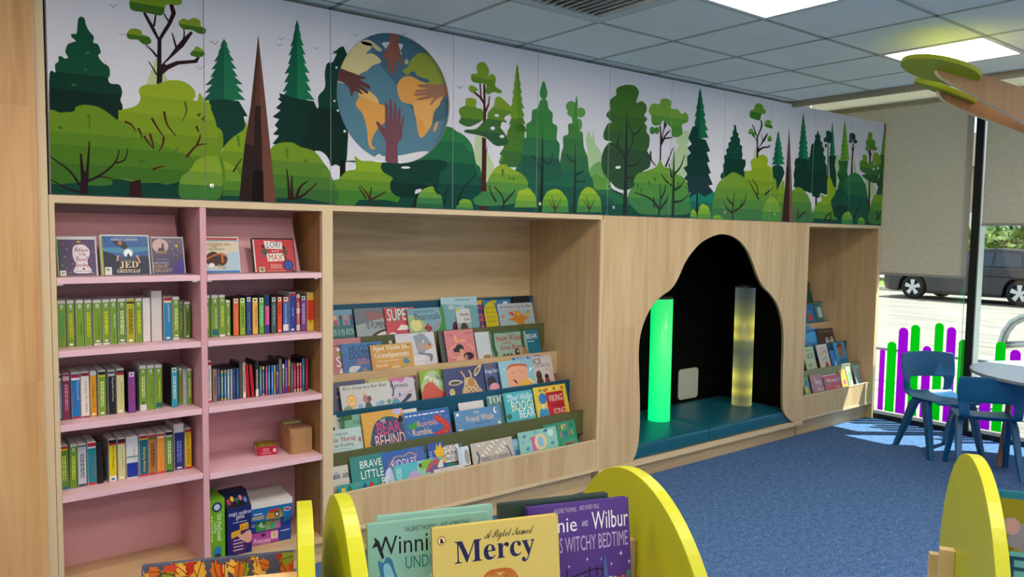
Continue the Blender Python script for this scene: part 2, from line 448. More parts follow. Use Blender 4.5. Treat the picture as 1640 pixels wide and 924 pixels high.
def blind(y0, y1, zb, label, cord):
    e = tag(empty('roller_blind', (XW-.045, (y0+y1)/2, zb)), label, 'blind', 'grey roller blinds')
    h = (y1-y0)/2; Z = 2.985-zb
    b = MB(); b.box((-.001, -h, .02), (.001, h, Z+.06), BLF); b.build('fabric', e)
    b = MB(); b.box((-.012, -h, 0), (.012, h, .022), flat('#9d9c94', .5)); b.build('bottom_bar', e)
    b = MB(); b.box((-.012, -h, Z), (-.0105, h, 3.3-zb), BLF_SUN); b.build('sunlit_strip', e)['label'] = 'blind top strip in a paler sunlit colour'
    if cord:
        b = MB(); b.tube([(.03, -h+.02, .3), (.03, -h+.02, -1.1)], .0022, '#d8d8d2', 6); b.build('pull_cord', e)
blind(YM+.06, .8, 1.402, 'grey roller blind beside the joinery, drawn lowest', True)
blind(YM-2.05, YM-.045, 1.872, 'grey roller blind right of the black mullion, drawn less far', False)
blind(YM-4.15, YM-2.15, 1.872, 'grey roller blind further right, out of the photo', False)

# ================================================================== JOINERY
W0 = .61697608
SX = [0, 1, 2, 3.2, 4.2, 5.2, 6.2, 7.2, 8.2, 9.2, 10.2, 11.2]
SXM = [s*W0 for s in SX]
ZB, ZT = 1.8745, 2.8488
# tall end post (left edge of the photo)
e = tag(empty('end_panel', (-.2, .2, 0)), 'tall warm maple end panel at the left edge of the picture', 'panel')
m = MB(); m.box((-.25, -.235, 0), (-.012+.2-.28, .4, 2.86), WOODW); m.build('board', e, bevel=.002)
m = MB(); m.box((-.078, -.225, 0), (.152, -.20, 2.86), WOODW); m.build('cover_strip', e, bevel=.002)
m = MB(); m.box((.152, -.203, 0), (.19, .4, 2.86), WOODE); m.build('edge_post', e, bevel=.002)
# ---- pink bookcase
D = .33
case = tag(empty('bookcase', (.6, 0, 0)), 'tall pink bookcase of two columns framed in maple, left of the display bay', 'bookcase')
m = MB(); m.box((-.6-.008, 0, .12), (-.6+.012, D+.05, 1.8745), WOODE); m.build('side_panel', case)
m = MB(); m.box((-.010, .004, .12), (.018, D+.05, 1.842), PINK); m.build('divider', case, bevel=.0015)
m = MB(); m.box((.587, 0, .12), (.644, .03, 1.842), WOODE); m.box((.587, .03, .12), (.605, D+.05, 1.842), WOODD); m.build('side_panel', case)
m = MB(); m.box((-.6, D+.045, .12), (.6, D+.06, 1.85), PINK); m.build('back_panel', case)
m = MB(); m.box((-.588, 0, 1.842), (.644, D+.05, 1.8735), WOODE); m.build('top_board', case)
m = MB(); m.box((-.588, .006, .12), (.587, D+.05, .15), WOODX); m.build('bottom_board', case)
m = MB(); m.box((-.6, .05, 0), (.644, .07, .12), WOODX); m.build('plinth', case)
PIN = MB()
SH = [1.531, 1.2225, .906, .60]
for side, (xa, xb) in enumerate(((-.588, -.0105), (.0185, .5865))):
    for z in SH:
        zz = z-.012 if side and z < .7 else z
        m = MB(); m.box((xa+.001, .004, zz-.027), (xb-.001, D+.04, zz), PINKE); m.build('shelf', case, bevel=.0015)
        for px_ in (xa+.016, xb-.016):
            for py_ in (.035, .28): PIN.box((px_-.012, py_-.006, zz-.034), (px_+.012, py_+.006, zz-.0275), CHROME)
PIN.build('shelf_pin', case)['kind'] = 'stuff'
HL = MB()
for xx, nx in ((-.0105, -1), (.5865, -1)):
    for yy in (.045, .26):
        z = .22
        while z < 1.8:
            HL.box((xx-.0008, yy-.002, z-.002), (xx, yy+.002, z+.002), '#4a3430'); z += .032
HL.build('pin_hole', case)['kind'] = 'stuff'
for xa, xb in ((-.583, -.052), (.025, .535)):
    m = MB(); b0 = Vector((0, .13, 1.532)); ang = math.radians(-17)
    m.prism([(xa, 0), (xb, 0), (xb, .288), (xa, .288)], lambda u, v: (u, .155+v*math.sin(.42), 1.532+v*math.cos(.3)), lambda u, v: (u, .17+v*math.sin(.42), 1.532+v*math.cos(.3)), PINK)
    m.build('sloping_display_board', case)
# ---- display bays
LIPS = [(.69, 1.292), (.555, 1.102), (.415, .915), (.270, .732), (.128, .541), (0., .358)]
OLIVE = flat('#5a5f34', .45); TEALL = flat('#0f5068', .4); OLIVE2 = flat('#8a9070', .45)
def bay(xa, xb, label, mats, postL, name):
    xc = (xa+xb)/2; h = (xb-xa)/2
    e = tag(empty('display_bay', (xc, 0, 0)), label, 'display shelves')
    m = MB(); m.box((-h, .73, .12), (h, .75, 1.85), WOODX); m.build('back_panel', e)
    m = MB(); m.box((-h, 0, 1.845), (h+.018, .73, 1.8735), WOODE); m.build('top_board', e)
    m = MB(); m.box((h, .0, .145), (h+.018, .73, 1.845), WOODZ); m.build('side_panel', e)
    m = MB(); m.box((h+.006, -.004, .145), (h+.024, .0, 1.845), WOODE); m.build('edge_strip', e)
    m = MB(); m.box((-h-.0, .02, .145), (-h+.004, .73, 1.845), WOODZ); m.build('side_panel', e)
    for k, ((y, z), mt) in enumerate(zip(LIPS, mats)):
        if k < 5:
            m = MB(); m.box((-h+.004, y, z-.16), (h, y+.018, z), mt); m.build('lip_board', e, bevel=.001)
        else:
            m = MB(); m.box((-h, y, .166), (h, y+.018, z), WOODZ); m.box((-h, y-.002, z-.002), (h, y+.019, z+.003), WOODE); m.build('front_board', e)
            m = MB(); m.box((-h, -.004, .145), (h+.01, .03, .166), WOODE); m.build('nosing', e)
        if k > 0:
            m = MB(); m.box((-h+.004, y+.018, z-.115), (h, LIPS[k-1][0], z-.1), WOODX); m.build('tier_shelf', e)
    m = MB(); m.box((-h, .055, 0), (h+.018, .075, .145), WOODX); m.build('plinth', e)
    return e
bay(1.244, 3.150, 'wide maple display bay with six stepped tiers of face-out picture books', (TEALL, OLIVE, WOODX, TEALL, OLIVE, WOODZ), True, 'a')
bay(5.667, 6.868, 'narrow maple display bay of stepped book tiers next to the window', (OLIVE, OLIVE, WOODX, TEALL, OLIVE2, WOODZ), False, 'b')
e = tag(empty('end_panel', (6.901, .3, 0)), 'maple end panel of the joinery against the window blind', 'panel')
m = MB(); m.box((-.013, -.3, 0), (.03, .45, 2.846), WOODZ); m.box((-.014, -.303, 0), (.01, -.3, 1.86), WOODE); m.build('board', e)
# ---- nook
NX0, NX1 = 3.178, 5.646
nook = tag(empty('reading_nook', (4.42, 0, 0)), 'maple fronted black reading nook with a wavy tree shaped opening', 'reading nook')
arch_px = [(1011, 737.5), (1018, 728), (1023, 705), (1025, 660), (1024, 610), (1023, 565), (1026, 535), (1034, 510), (1046, 488), (1060, 474), (1076, 462), (1087, 444), (1097, 421),
           (1110, 402), (1124, 388), (1140, 379), (1155, 375), (1171, 377.5), (1186, 387), (1198, 403), (1207, 424), (1213, 441), (1222, 459), (1235, 472), (1246, 490), (1253, 515), (1255, 545), (1254, 590),
           (1253.5, 640), (1255, 658), (1262, 670), (1272, 676.5), (1283, 678)]
arch = [(float(P[0]), float(P[2])) for P in (on_y(*p) for p in arch_px)]
arch[0] = (arch[0][0], .146); arch[-1] = (arch[-1][0], .146)
A = smooth_open(arch, 3)
zt = 1.8735
m = MB()
outer = [(NX0, .146)]+A+[(NX1+.02, .146), (NX1+.02, zt), (NX0, zt)]
loc = lambda y: (lambda u, v: (u-4.42, y, v))
m.prism(outer, loc(0), loc(.02), WOODZ)
m.build('front_panel', nook)
m = MB()
EDG = flat('#b9a27c', .5)
for i in range(len(A)-1):
    (a, b), (c, d_) = A[i], A[i+1]
    m.face([(a-4.42, .0005, b), (c-4.42, .0005, d_), (c-4.42, .0205, d_), (a-4.42, .0205, b)], EDG)
m.build('opening_edge', nook)
m = MB(); m.box((3.4-4.42, .78, .17), (5.6-4.42, .80, 1.86), BLACK); m.build('back_panel', nook)
m = MB(); m.box((3.36-4.42, .02, .17), (3.40-4.42, .82, 1.86), BLACK); m.build('side_panel', nook)
m = MB(); m.box((5.56-4.42, .02, .17), (5.62-4.42, .82, 1.86), BLACK); m.build('side_panel', nook)
m = MB(); m.box((3.36-4.42, .02, 1.84), (5.62-4.42, .82, 1.86), BLACK); m.build('ceiling_board', nook)
m = MB(); m.box((NX0-4.42, -.004, .112), (NX1+.02-4.42, .82, .1455), WOODE); m.build('base_board', nook)
m = MB(); m.box((NX0-4.42, .055, 0), (NX1-4.42, .075, .112), WOODX); m.build('plinth', nook)
def cushion(x0, x1, y0, y1, z0, z1, label, name='seat_cushion', group=None):
    e = tag(empty(name, ((x0+x1)/2, (y0+y1)/2, z0)), label, 'cushion', group)
    hx, hy = (x1-x0)/2, (y1-y0)/2
    m = MB(); n = 10; H = z1-z0; vs = []; fs = []
    for i in range(n+1):
        for j in range(n+1):
            u, v = i/n*2-1, j/n*2-1; vs.append((u*hx, v*hy, H-.01*(u**4+v**4)*.5))
    fs = [(i*(n+1)+j, (i+1)*(n+1)+j, (i+1)*(n+1)+j+1, i*(n+1)+j+1) for i in range(n) for j in range(n)]
    m.mesh(vs, fs, TEALV)
    ring = [i*(n+1) for i in range(n+1)]+[n*(n+1)+j for j in range(1, n+1)]+[i*(n+1)+n for i in range(n-1, -1, -1)]+[j for j in range(n-1, 0, -1)]
    k = len(ring); vb = [(vs[i][0], vs[i][1], 0) for i in ring]
    m.mesh([vs[i] for i in ring]+vb, [(i, k+i, k+(i+1) % k, (i+1) % k) for i in range(k)]+[tuple(range(2*k-1, k-1, -1))], TEALV)
    o = m.build('cover', e, bevel=.016, seg=4, smooth=True)
    m = MB()
    for yy in (-hy+.004,): m.box((-hx+.01, yy-.002, H-.032), (hx-.01, yy+.002, H-.029), '#0b4658')
    m.build('seam', e)
cushion(3.42, 4.400, .02, .775, .1457, .258, 'teal vinyl seat cushion under the green tube, left of the pair', group='nook seat cushions')
cushion(4.408, 5.545, .02, .775, .1457, .258, 'teal vinyl seat cushion under the yellow tube, right of the pair', group='nook seat cushions')
e = tag(empty('wall_pad', (3.42, .50, .26)), 'dark teal padded panel on the left wall inside the nook', 'wall pad')
m = MB(); m.box((-.015, -.3, .0), (.02, .24, .72), flat('#0d4252', .4)); m.build('pad', e, bevel=.012, seg=3)
# bubble tubes
def tube_mat(name, stops, s, warm=None):
    m, nt, b = newmat(name); L = nt.links
    tc = N(nt, 'ShaderNodeTexCoord'); sp = N(nt, 'ShaderNodeSeparateXYZ'); L.new(tc.outputs['Object'], sp.inputs[0])
    r = ramp(nt, stops); mr = N(nt, 'ShaderNodeMapRange'); mr.inputs['From Max'].default_value = 1.05
    L.new(sp.outputs['Z'], mr.inputs['Value']); L.new(mr.outputs[0], r.inputs['Fac'])
    L.new(r.outputs['Color'], b.inputs['Emission Color']); b.inputs['Emission Strength'].default_value = s
    if warm:
        x2 = N(nt, 'ShaderNodeMath', operation='MULTIPLY_ADD'); x2.inputs[1].default_value = .8; x2.inputs[2].default_value = 0; L.new(sp.outputs['X'], x2.inputs[0])
        y2 = N(nt, 'ShaderNodeMath', operation='MULTIPLY_ADD'); y2.inputs[1].default_value = .6; L.new(sp.outputs['Y'], y2.inputs[0]); L.new(x2.outputs[0], y2.inputs[2])
        q = N(nt, 'ShaderNodeMath', operation='POWER'); q.inputs[1].default_value = 2; ab = N(nt, 'ShaderNodeMath', operation='ABSOLUTE'); L.new(y2.outputs[0], ab.inputs[0]); L.new(ab.outputs[0], q.inputs[0])
        k = N(nt, 'ShaderNodeMath', operation='MULTIPLY_ADD'); k.inputs[1].default_value = -s*95; k.inputs[2].default_value = s; L.new(q.outputs[0], k.inputs[0]); k.use_clamp = True
        L.new(k.outputs[0], b.inputs['Emission Strength'])
    b.inputs['Base Color'].default_value = (.13, .14, .10, 1); b.inputs['Roughness'].default_value = .25
    return m
def btube(x, y, r, h, label, mt, cap):
    e = tag(empty('light_tube', (x, y, .2565)), label, 'light tube', 'glowing tubes in the nook')
    m = MB(); m.lathe([(0, 0), (r, 0), (r, h), (r-.004, h), (0, h)], (0, 0, 0), mt, 40); m.build('tube', e, smooth=False)
    for p in e.children[0].data.polygons: p.use_smooth = len(p.vertices) == 4 and abs(p.normal.z) < .5
    m = MB(); m.lathe([(0, h+.022), (r*.97, h+.022), (r*.97, h+.001), (0, h+.001)], (0, 0, 0), flat('#151515', .5) if cap else flat('#3c4140', .4), 40); m.build('cap', e)
GT = tube_mat('green_glow', [(0, '#00ff86'), (.5, '#00f078'), (1, '#00e070')], .62)
YT = tube_mat('yellow_glow', [(0, '#a8a668'), (.07, '#9a9a5e'), (.12, '#f0e45e'), (.17, '#b4ae58'), (.25, '#efe868'), (.33, '#8f9358'), (.46, '#555f4c'), (.54, '#7a7f4c'), (.58, '#e8da56'), (.64, '#b8b054'), (.7, '#e2da60'), (.78, '#8d9458'), (.9, '#52605a'), (1, '#48585c')], .6, True)
btube(4.285, .435, .088, .985, 'tall glowing bright green tube on the left seat cushion', GT, True)
btube(5.345, .40, .086, 1.045, 'tall dim yellow speckled tube on the right seat cushion', YT, False)
# white plate on the back wall of the nook
e = tag(empty('wall_plate', (5.06, .78, .415)), 'pale rounded square plate on the black nook wall', 'wall plate')
m = MB()
def rrect(hx, hy, r, n=5):
    o = []
    for cx, cy, a in ((hx-r, hy-r, 0), (-hx+r, hy-r, 90), (-hx+r, -hy+r, 180), (hx-r, -hy+r, 270)):
        o += [(cx+r*math.cos(math.radians(a+90*i/n)), cy+r*math.sin(math.radians(a+90*i/n))) for i in range(n+1)]
    return o
pw, ph = .135, .138
m.prism(rrect(pw, ph, .035), lambda u, v: (u, -.012, v), lambda u, v: (u, 0, v), flat('#c2c4b6', .5)); m.build('plate', e, bevel=.004)
m = MB(); m.box((-.03, -.0135, -ph+.02), (.03, -.012, -ph+.024), '#9a9a90'); m.build('slot', e)
# ================================================================== MURAL CABINETS
ZM = {1: (0, 0, 2.8), 2: (320, 0, 2.718), 3: (520, 20, 2.718), 4: (720, 60, 3.08), 5: (960, 110, 3.555), 6: (1140, 140, 4.017)}
def zw(z, x, y):
    ox, oy, s = ZM[z]; P = on_y(ox+x/s, oy+y/s, 0.); return (float(P[0]), float(P[2]))
MUR = []   # (layer, polygon in wall coordinates, colour)
_nk = [0]
def nudge():
    _nk[0] = (_nk[0]+1) % 97; return _nk[0]*.0019
def madd(L, poly, col):
    L = L+nudge()
    for t in tess(poly): MUR.append((L, t, col))
def shape(z, pts, col, L, sm=True, bands=()):
    p = [zw(z, x, y) for x, y in pts]
    if sm: p = smooth_closed(p, 4)
    L = L+nudge()
    for t in tess(p): MUR.append((L, t, col))
    mx = sum(a for a, b in pts)/len(pts)
    for k, (yb, c) in enumerate(bands):
        Z = zw(z, mx, yb)[1]
        for t in tess(p):
            q = clip_half(t, 0, 1, Z)
            if q: MUR.append((L+.2*(k+1), q, c))
def mstroke(z, pts, w0, w1, col, L):
    p = smooth_open([zw(z, x, y) for x, y in pts], 4); s = ZM[z][2]
    k = abs(zw(z, pts[0][0]+10, pts[0][1])[0]-zw(z, pts[0][0], pts[0][1])[0])/10
    L = L+nudge()
    for i, q in enumerate(stroke_poly(p, w0*k, w1*k)): MUR.append((L+(i % 2)*.0008, q, col))
def bird(z, x, y, s=12):
    for a in (-1, 1): mstroke(z, [(x, y+s*.4), (x+a*s*.5, y-s*.1), (x+a*s, y-s*.25)], s*.16, s*.1, '#6f7f72', 2)
def conifer(z, tx, ty, by, hw, n, cl, cr, L, dark=None, mid=.5):
    left = []; right = []
    for i in range(1, n+1):
        f = i/n; w = hw*f**.85; y = ty+(by-ty)*f
        j = 1+.08*math.sin(i*2.3)
        left += [(tx-w*j, y), (tx-w*.68, y-(by-ty)/n*.12)]; right += [(tx+w*j, y-4), (tx+w*.68, y-(by-ty)/n*.16)]
    pl = [(tx, ty)]+left+[(tx, by)]; pr = [(tx, ty)]+right+[(tx, by)]
    b = [dark] if dark else []
    shape(z, pl, cl, L, False, b)
    shape(z, pr, cr, L, False, [(dark[0], dark[1])] if dark else [])
def bush(z, x0, x1, y0, y1, cols, L, n=7, twig=None, seed=0):
    rn = random.Random(seed+int(x0)); pts = []
    cx, rx = (x0+x1)/2, (x1-x0)/2
    for i in range(n+1):
        a = math.pi*(1-i/n); pts.append((cx+rx*math.cos(a)*(.96+.08*rn.random()), y1-(y1-y0)*(math.sin(a)**.8)*(.9+.14*rn.random())))
    pts = [(x0+rx*.1, y1)]+pts+[(x1-rx*.1, y1)]
    h = (y1-y0)
    shape(z, pts, cols[0], L, True, [(y0+h*(i+1)/len(cols), c) for i, c in enumerate(cols[1:])])
    if twig:
        mstroke(z, [(cx, y1), (cx, y1-h*.45)], rx*.12, rx*.03, twig, L+1)
        for a, b in ((-.5, .55), (.5, .6), (-.25, .7), (.3, .35)): mstroke(z, [(cx, y1-h*.1), (cx+rx*a*.6, y1-h*b*.6), (cx+rx*a, y1-h*b)], rx*.07, rx*.02, twig, L+1)
def lobes(z, cs, col, L, bands=()):
    for cx, cy, rx, ry in cs: shape(z, ell(cx, cy, rx, ry, 18), col, L, False, bands)
G1, G2, G3, G4 = '#8fa824', '#7a981f', '#64871d', '#4a751d'
DK, DK2, DK3 = '#0d4430', '#0a3828', '#07291f'
BR = '#26121a'
madd(.3, [(-.02, ZB-.01), (7., ZB-.01), (7., ZB+.075), (-.02, ZB+.075)], '#12443a')
# -- doors 1 (zoom 1)
shape(1, [(222, 520), (222, 330), (248, 325), (246, 290), (262, 275), (262, 255), (275, 252), (290, 262), (305, 258), (293, 232), (303, 200), (325, 190), (340, 183), (320, 165), (322, 152), (343, 150), (347, 110), (352, 82), (366, 75), (380, 85), (385, 110), (400, 140), (421, 165), (418, 190), (440, 200), (452, 235), (440, 250), (460, 280), (488, 300), (493, 335), (485, 355), (497, 375), (535, 380), (548, 415), (540, 450), (550, 480), (532, 535), (400, 580), (222, 560)], '#0f4d34', 2, True, [(335, DK2), (410, DK3)])
lobes(1, [(392, 237, 10, 7), (382, 312, 8, 6), (330, 381, 11, 5)], '#2f6b4d', 3)
shape(1, [(650, 390), (700, 258), (758, 370), (758, 395)], '#bdcb96', 1, False)
TRK = [(702, 385), (706, 180), (680, 135), (640, 58), (652, 55), (690, 120), (712, 168), (750, 105), (768, 60), (757, 15), (775, 15), (790, 60), (770, 105), (724, 178), (724, 290), (760, 250), (785, 215), (768, 145), (775, 150), (793, 205), (822, 170), (855, 140), (865, 148), (822, 210), (738, 285), (745, 292), (790, 274), (870, 268), (886, 255), (896, 258), (884, 282), (800, 290), (755, 312), (728, 335), (726, 385)]
shape(1, TRK, BR, 4, False)
mstroke(1, [(704, 255), (680, 225), (655, 203)], 12, 5, BR, 4); mstroke(1, [(702, 335), (685, 305), (665, 275)], 9, 4, BR, 4); mstroke(1, [(690, 118), (694, 95), (698, 65)], 10, 7, BR, 4); mstroke(1, [(760, 100), (745, 80), (735, 60)], 9, 6, BR, 4); mstroke(1, [(822, 180), (826, 150), (822, 125)], 8, 5, BR, 4)
CG, CG2 = '#7a9a26', '#3f6c1e'
for pts, yb in (([(580, 10), (600, -20), (700, -30), (800, -15), (815, 12), (795, 24), (745, 22), (736, 55), (720, 70), (690, 65), (640, 55), (590, 45)], 28), ([(568, 152), (590, 128), (630, 135), (640, 155), (668, 165), (678, 190), (655, 202), (630, 190), (618, 178), (578, 175)], 160), ([(800, 102), (820, 83), (845, 90), (870, 80), (898, 95), (900, 115), (922, 130), (918, 152), (890, 150), (860, 135), (820, 130)], 118), ([(852, 240), (866, 225), (880, 208), (910, 225), (918, 247), (890, 257), (860, 250)], 230)):
    shape(1, pts, CG, 5, True, [(yb, CG2)])
shape(1, [(530, 530), (540, 495), (580, 485), (615, 470), (630, 440), (622, 405), (645, 382), (700, 378), (760, 360), (820, 365), (865, 395), (877, 430), (868, 450), (920, 458), (950, 500), (975, 600), (985, 890), (540, 890)], '#91ab22', 6, True, [(440, '#86a022'), (520, '#7a9720'), (600, '#6c8c1e'), (690, '#557e22')])
shape(1, [(215, 515), (270, 505), (330, 500), (340, 480), (380, 470), (440, 480), (490, 510), (530, 540), (580, 548), (640, 600), (720, 650), (850, 700), (880, 770), (800, 815), (740, 828), (700, 815), (640, 820), (560, 800), (480, 810), (330, 820), (215, 800)], '#66891f', 7, True, [(612, '#56801e'), (665, '#4a751d'), (745, '#3d6a20')])
shape(1, [(222, 790), (240, 785), (300, 805), (350, 850), (400, 830), (500, 800), (640, 820), (830, 815), (925, 840), (925, 900), (222, 900)], '#0d3f31', 6.8, True)
shape(1, [(370, 830), (360, 760), (430, 800), (505, 812), (500, 830), (450, 834)], '#3f6d2c', 7.6, False)
shape(1, [(575, 890), (585, 815), (630, 805), (640, 890)], '#2e1512', 8, False)
shape(1, [(815, 890), (810, 800), (850, 765), (880, 720), (930, 700), (985, 720), (985, 890)], '#7f9f2a', 8, True, [(770, '#6a9130'), (830, '#3f7430')])
shape(1, [(355, 870), (362, 800), (357, 690), (366, 688), (376, 760), (384, 775), (398, 632), (404, 636), (397, 800), (392, 870)], BR, 9, False)
mstroke(1, [(392, 812), (450, 785), (515, 730), (535, 672)], 14, 5, BR, 9); mstroke(1, [(520, 732), (560, 715), (573, 665)], 9, 4, BR, 9); mstroke(1, [(358, 830), (310, 765), (222, 700)], 13, 6, BR, 9); mstroke(1, [(355, 862), (290, 840), (228, 805)], 10, 5, BR, 9); mstroke(1, [(440, 792), (480, 795), (515, 808)], 7, 3, BR, 9)
for a in ([(560, 545), (590, 560), (608, 590)], [(620, 575), (632, 600), (636, 620)], [(680, 530), (710, 580), (735, 615)], [(735, 615), (728, 650), (712, 680)], [(735, 500), (750, 560), (790, 610)], [(672, 600), (684, 640), (690, 668)], [(645, 610), (665, 640), (690, 668)], [(835, 705), (880, 655), (930, 645)], [(880, 655), (895, 620), (897, 600)], [(685, 760), (710, 750), (738, 745)], [(880, 565), (888, 585), (892, 592)]): mstroke(1, a, 12, 4, '#4a2016', 8)
for a in ([(828, 455), (836, 500), (815, 545)], [(395, 510), (402, 545), (396, 580)], [(765, 715), (785, 680), (800, 655)]): mstroke(1, a, 13, 4, '#4f6b1a', 8)
for a in ([(262, 568), (280, 578)], [(885, 520), (900, 508)], [(908, 540), (918, 518)], [(625, 728), (655, 715)]): mstroke(1, a, 15, 8, '#3f5f1c', 8)
for p in ((508, 26, 20), (546, 153, 15), (897, 304, 18), (945, 187, 12)): bird(1, *p)
# -- door 2 (zoom 2)
conifer(2, 105, 168, 440, 98, 8, '#0f5a41', '#17704c', 3)
shape(2, [(40, 436), (105, 432), (170, 440), (208, 505), (190, 508), (205, 562), (150, 600), (95, 650), (75, 600), (30, 520)], '#0b3b2d', 3.3, False)
conifer(2, 423, 86, 440, 72, 9, '#0f5a41', '#17754d', 3)
shape(2, [(345, 405), (350, 425), (338, 430), (356, 445), (330, 470), (352, 480), (316, 508), (345, 520), (325, 545), (340, 560), (318, 585), (345, 590), (316, 625), (360, 640), (440, 650), (500, 660), (540, 600), (510, 470), (495, 440), (423, 430)], '#0a3229', 3.3, False)
shape(2, [(575, 235), (590, 222), (600, 280), (575, 300), (545, 312), (545, 380), (515, 420), (515, 470), (480, 480), (470, 560), (440, 640), (490, 655), (530, 660), (560, 690), (570, 722), (590, 715), (640, 690), (640, 235)], '#0b3c2e', 3.5, True, [(470, '#08291f')])
shape(2, [(-10, 440), (20, 435), (48, 460), (45, 530), (95, 570), (100, 640), (80, 690), (-10, 900)], '#8aa524', 5, True, [(500, '#7a981f'), (580, '#6a8c1e'), (660, '#56801e')])
shape(2, [(90, 680), (130, 610), (190, 565), (205, 540), (205, 890), (60, 890)], '#7c9c22', 4.8, True, [(660, '#688c20'), (730, '#547e20')])
shape(2, [(-20, 690), (20, 680), (80, 690), (140, 720), (175, 770), (185, 890), (-20, 890)], '#7f9f2a', 5.6, True, [(735, '#6a912b'), (785, '#4f7f2c'), (825, '#3c6d2c')])
shape(2, [(300, 690), (315, 640), (350, 622), (400, 620), (440, 640), (500, 660), (540, 710), (570, 760), (590, 890), (300, 890)], '#6f8f24', 5, True, [(705, '#56802a'), (765, '#46742a'), (820, '#356630')])
shape(2, [(0, 885), (0, 862), (60, 850), (330, 860), (450, 862), (600, 890)], '#0f4034', 6.3, False)
shape(2, [(170, 875), (195, 630), (222, 455), (254, 152), (287, 455), (305, 630), (331, 880)], '#4a2e26', 7, False)
shape(2, [(254, 152), (287, 455), (305, 630), (331, 880), (278, 880), (272, 640), (262, 455)], '#6b4436', 7.3, False)
shape(2, [(248, 300), (240, 470), (262, 460), (260, 300), (254, 170)], '#5a3a2e', 7.4, False)
shape(2, [(195, 626), (235, 634), (240, 470), (250, 458), (265, 462), (270, 745), (230, 745), (222, 880), (170, 876)], '#2b1d1a', 7.5, False)
shape(2, [(223, 880), (230, 745), (250, 738), (275, 745), (278, 880)], '#120c0b', 7.7, False)
for a in ([(402, 870), (400, 800), (402, 765)], [(390, 870), (385, 800), (378, 735)], [(405, 865), (450, 850), (510, 796)], [(420, 855), (440, 810), (472, 788)]): mstroke(2, a, 15, 4, '#2b1a14', 7)
for a in ([(145, 748), (165, 715), (182, 690)], [(70, 865), (95, 850), (100, 800)], [(45, 860), (40, 830), (20, 800)], [(30, 775), (55, 755), (58, 745)]): mstroke(2, a, 9, 3, '#3a2016', 7)
for a in ([(165, 590), (172, 640)], [(378, 645), (380, 690)], [(455, 705), (468, 692)]): mstroke(2, a, 14, 8, '#4f7a24', 6.5)
for p in ((66, 186, 18), (353, 168, 16), (347, 196, 15), (508, 210, 14)): bird(2, *p)
# -- door 3 (zoom 3)
shape(3, [(65, 155), (80, 150), (90, 175), (80, 215), (60, 240), (90, 240), (240, 400), (240, 640), (215, 650), (120, 645), (60, 650), (30, 670), (-10, 640), (0, 260), (35, 215)], '#0b3a2d', 4, True, [(400, '#08291f')])
shape(3, [(64, 840), (66, 640), (90, 640), (93, 840)], '#0a1512', 4.5, False)
lobes(3, [(58, 378, 5, 5), (42, 385, 5, 5), (57, 427, 5, 5), (87, 517, 6, 6), (142, 574, 6, 6), (51, 240, 5, 5)], '#dbdce3', 5)
shape(3, [(30, 740), (60, 725), (95, 690), (135, 680), (130, 625), (160, 645), (230, 650), (300, 680), (310, 840), (30, 850)], '#86a726', 5, True, [(690, '#74982a'), (730, '#5c8a2a'), (775, '#3f7a2c')])
shape(3, [(-10, 690), (25, 700), (35, 850), (-10, 850)], '#5b8a2a', 5.4, True)
shape(3, [(250, 655), (300, 640), (400, 645), (470, 640), (530, 650), (525, 680), (500, 700), (490, 760), (400, 770), (390, 800), (330, 805), (290, 780), (285, 740), (295, 720), (250, 690)], '#0f3d31', 6, True, [(745, '#0b2f28')])
shape(3, [(380, 850), (395, 790), (420, 780), (440, 850)], '#10231d', 6.2, False)
shape(3, [(390, 640), (450, 560), (500, 500), (560, 505), (600, 560), (640, 640), (700, 860), (440, 860), (420, 760)], '#2a7a45', 5.5, True, [(560, '#1f6a44'), (650, '#165540'), (745, '#0f463b')])
lobes(3, [(352, 675, 20, 5), (250, 645, 40, 8)], '#e2e4ea', 6.5)
bush(3, 398, 516, 758, 856, ['#7aa335', '#5f9440', '#3c7a44', '#2c6340'], 7)
shape(3, [(120, 850), (150, 815), (260, 815), (330, 830), (390, 850)], '#0f4034', 6.6, False)
for a in ([(200, 835), (185, 790), (152, 752)], [(195, 820), (200, 780), (205, 760)], [(200, 815), (240, 795), (268, 778)], [(180, 810), (160, 780), (145, 760)]): mstroke(3, a, 9, 3, '#3b2218', 7)
for a in ([(520, 840), (525, 790), (540, 745)], [(500, 790), (480, 770), (478, 745)], [(575, 840), (600, 770), (660, 700)]): mstroke(3, a, 12, 4, '#173028', 7.6)
for p in ((133, 99, 14), (343, 93, 14), (590, 325, 15)): bird(3, *p)
# -- doors 4, 5 (zoom 4)
shape(4, [(-90, 480), (0, 458), (60, 475), (110, 530), (130, 620), (155, 660), (160, 870), (-90, 870)], '#2a7a45', 3, True, [(560, '#1f6a44'), (685, '#15503f')])
shape(4, [(120, 600), (130, 480), (160, 490), (190, 570), (220, 640), (220, 690), (120, 690)], '#b9cf9f', 1, True)
shape(4, [(240, 620), (262, 560), (280, 480), (320, 420), (370, 440), (370, 640)], '#5a8a2f', 2, False)
conifer(4, 333, 128, 470, 48, 9, '#6f9a2b', '#5d8b2b', 3, (400, '#517d2a'))
shape(4, [(300, 430), (345, 420), (372, 440), (365, 580), (380, 640), (240, 640), (268, 590), (245, 575), (270, 540), (255, 520), (290, 480)], '#4a7a2c', 3.2, False, [(560, '#3a6b35')])
shape(4, [(463, 214), (480, 260), (480, 290), (465, 308), (446, 290), (446, 260)], '#3a8a45', 5, True)
shape(4, [(440, 330), (450, 308), (480, 310), (488, 350), (508, 375), (508, 420), (530, 440), (528, 500), (543, 530), (540, 600), (545, 700), (370, 700), (360, 520), (378, 490), (378, 430), (402, 410), (408, 360), (432, 350)], '#3f8a45', 4, True, [(365, '#38803f'), (500, '#2d6f47'), (590, '#225b46')])
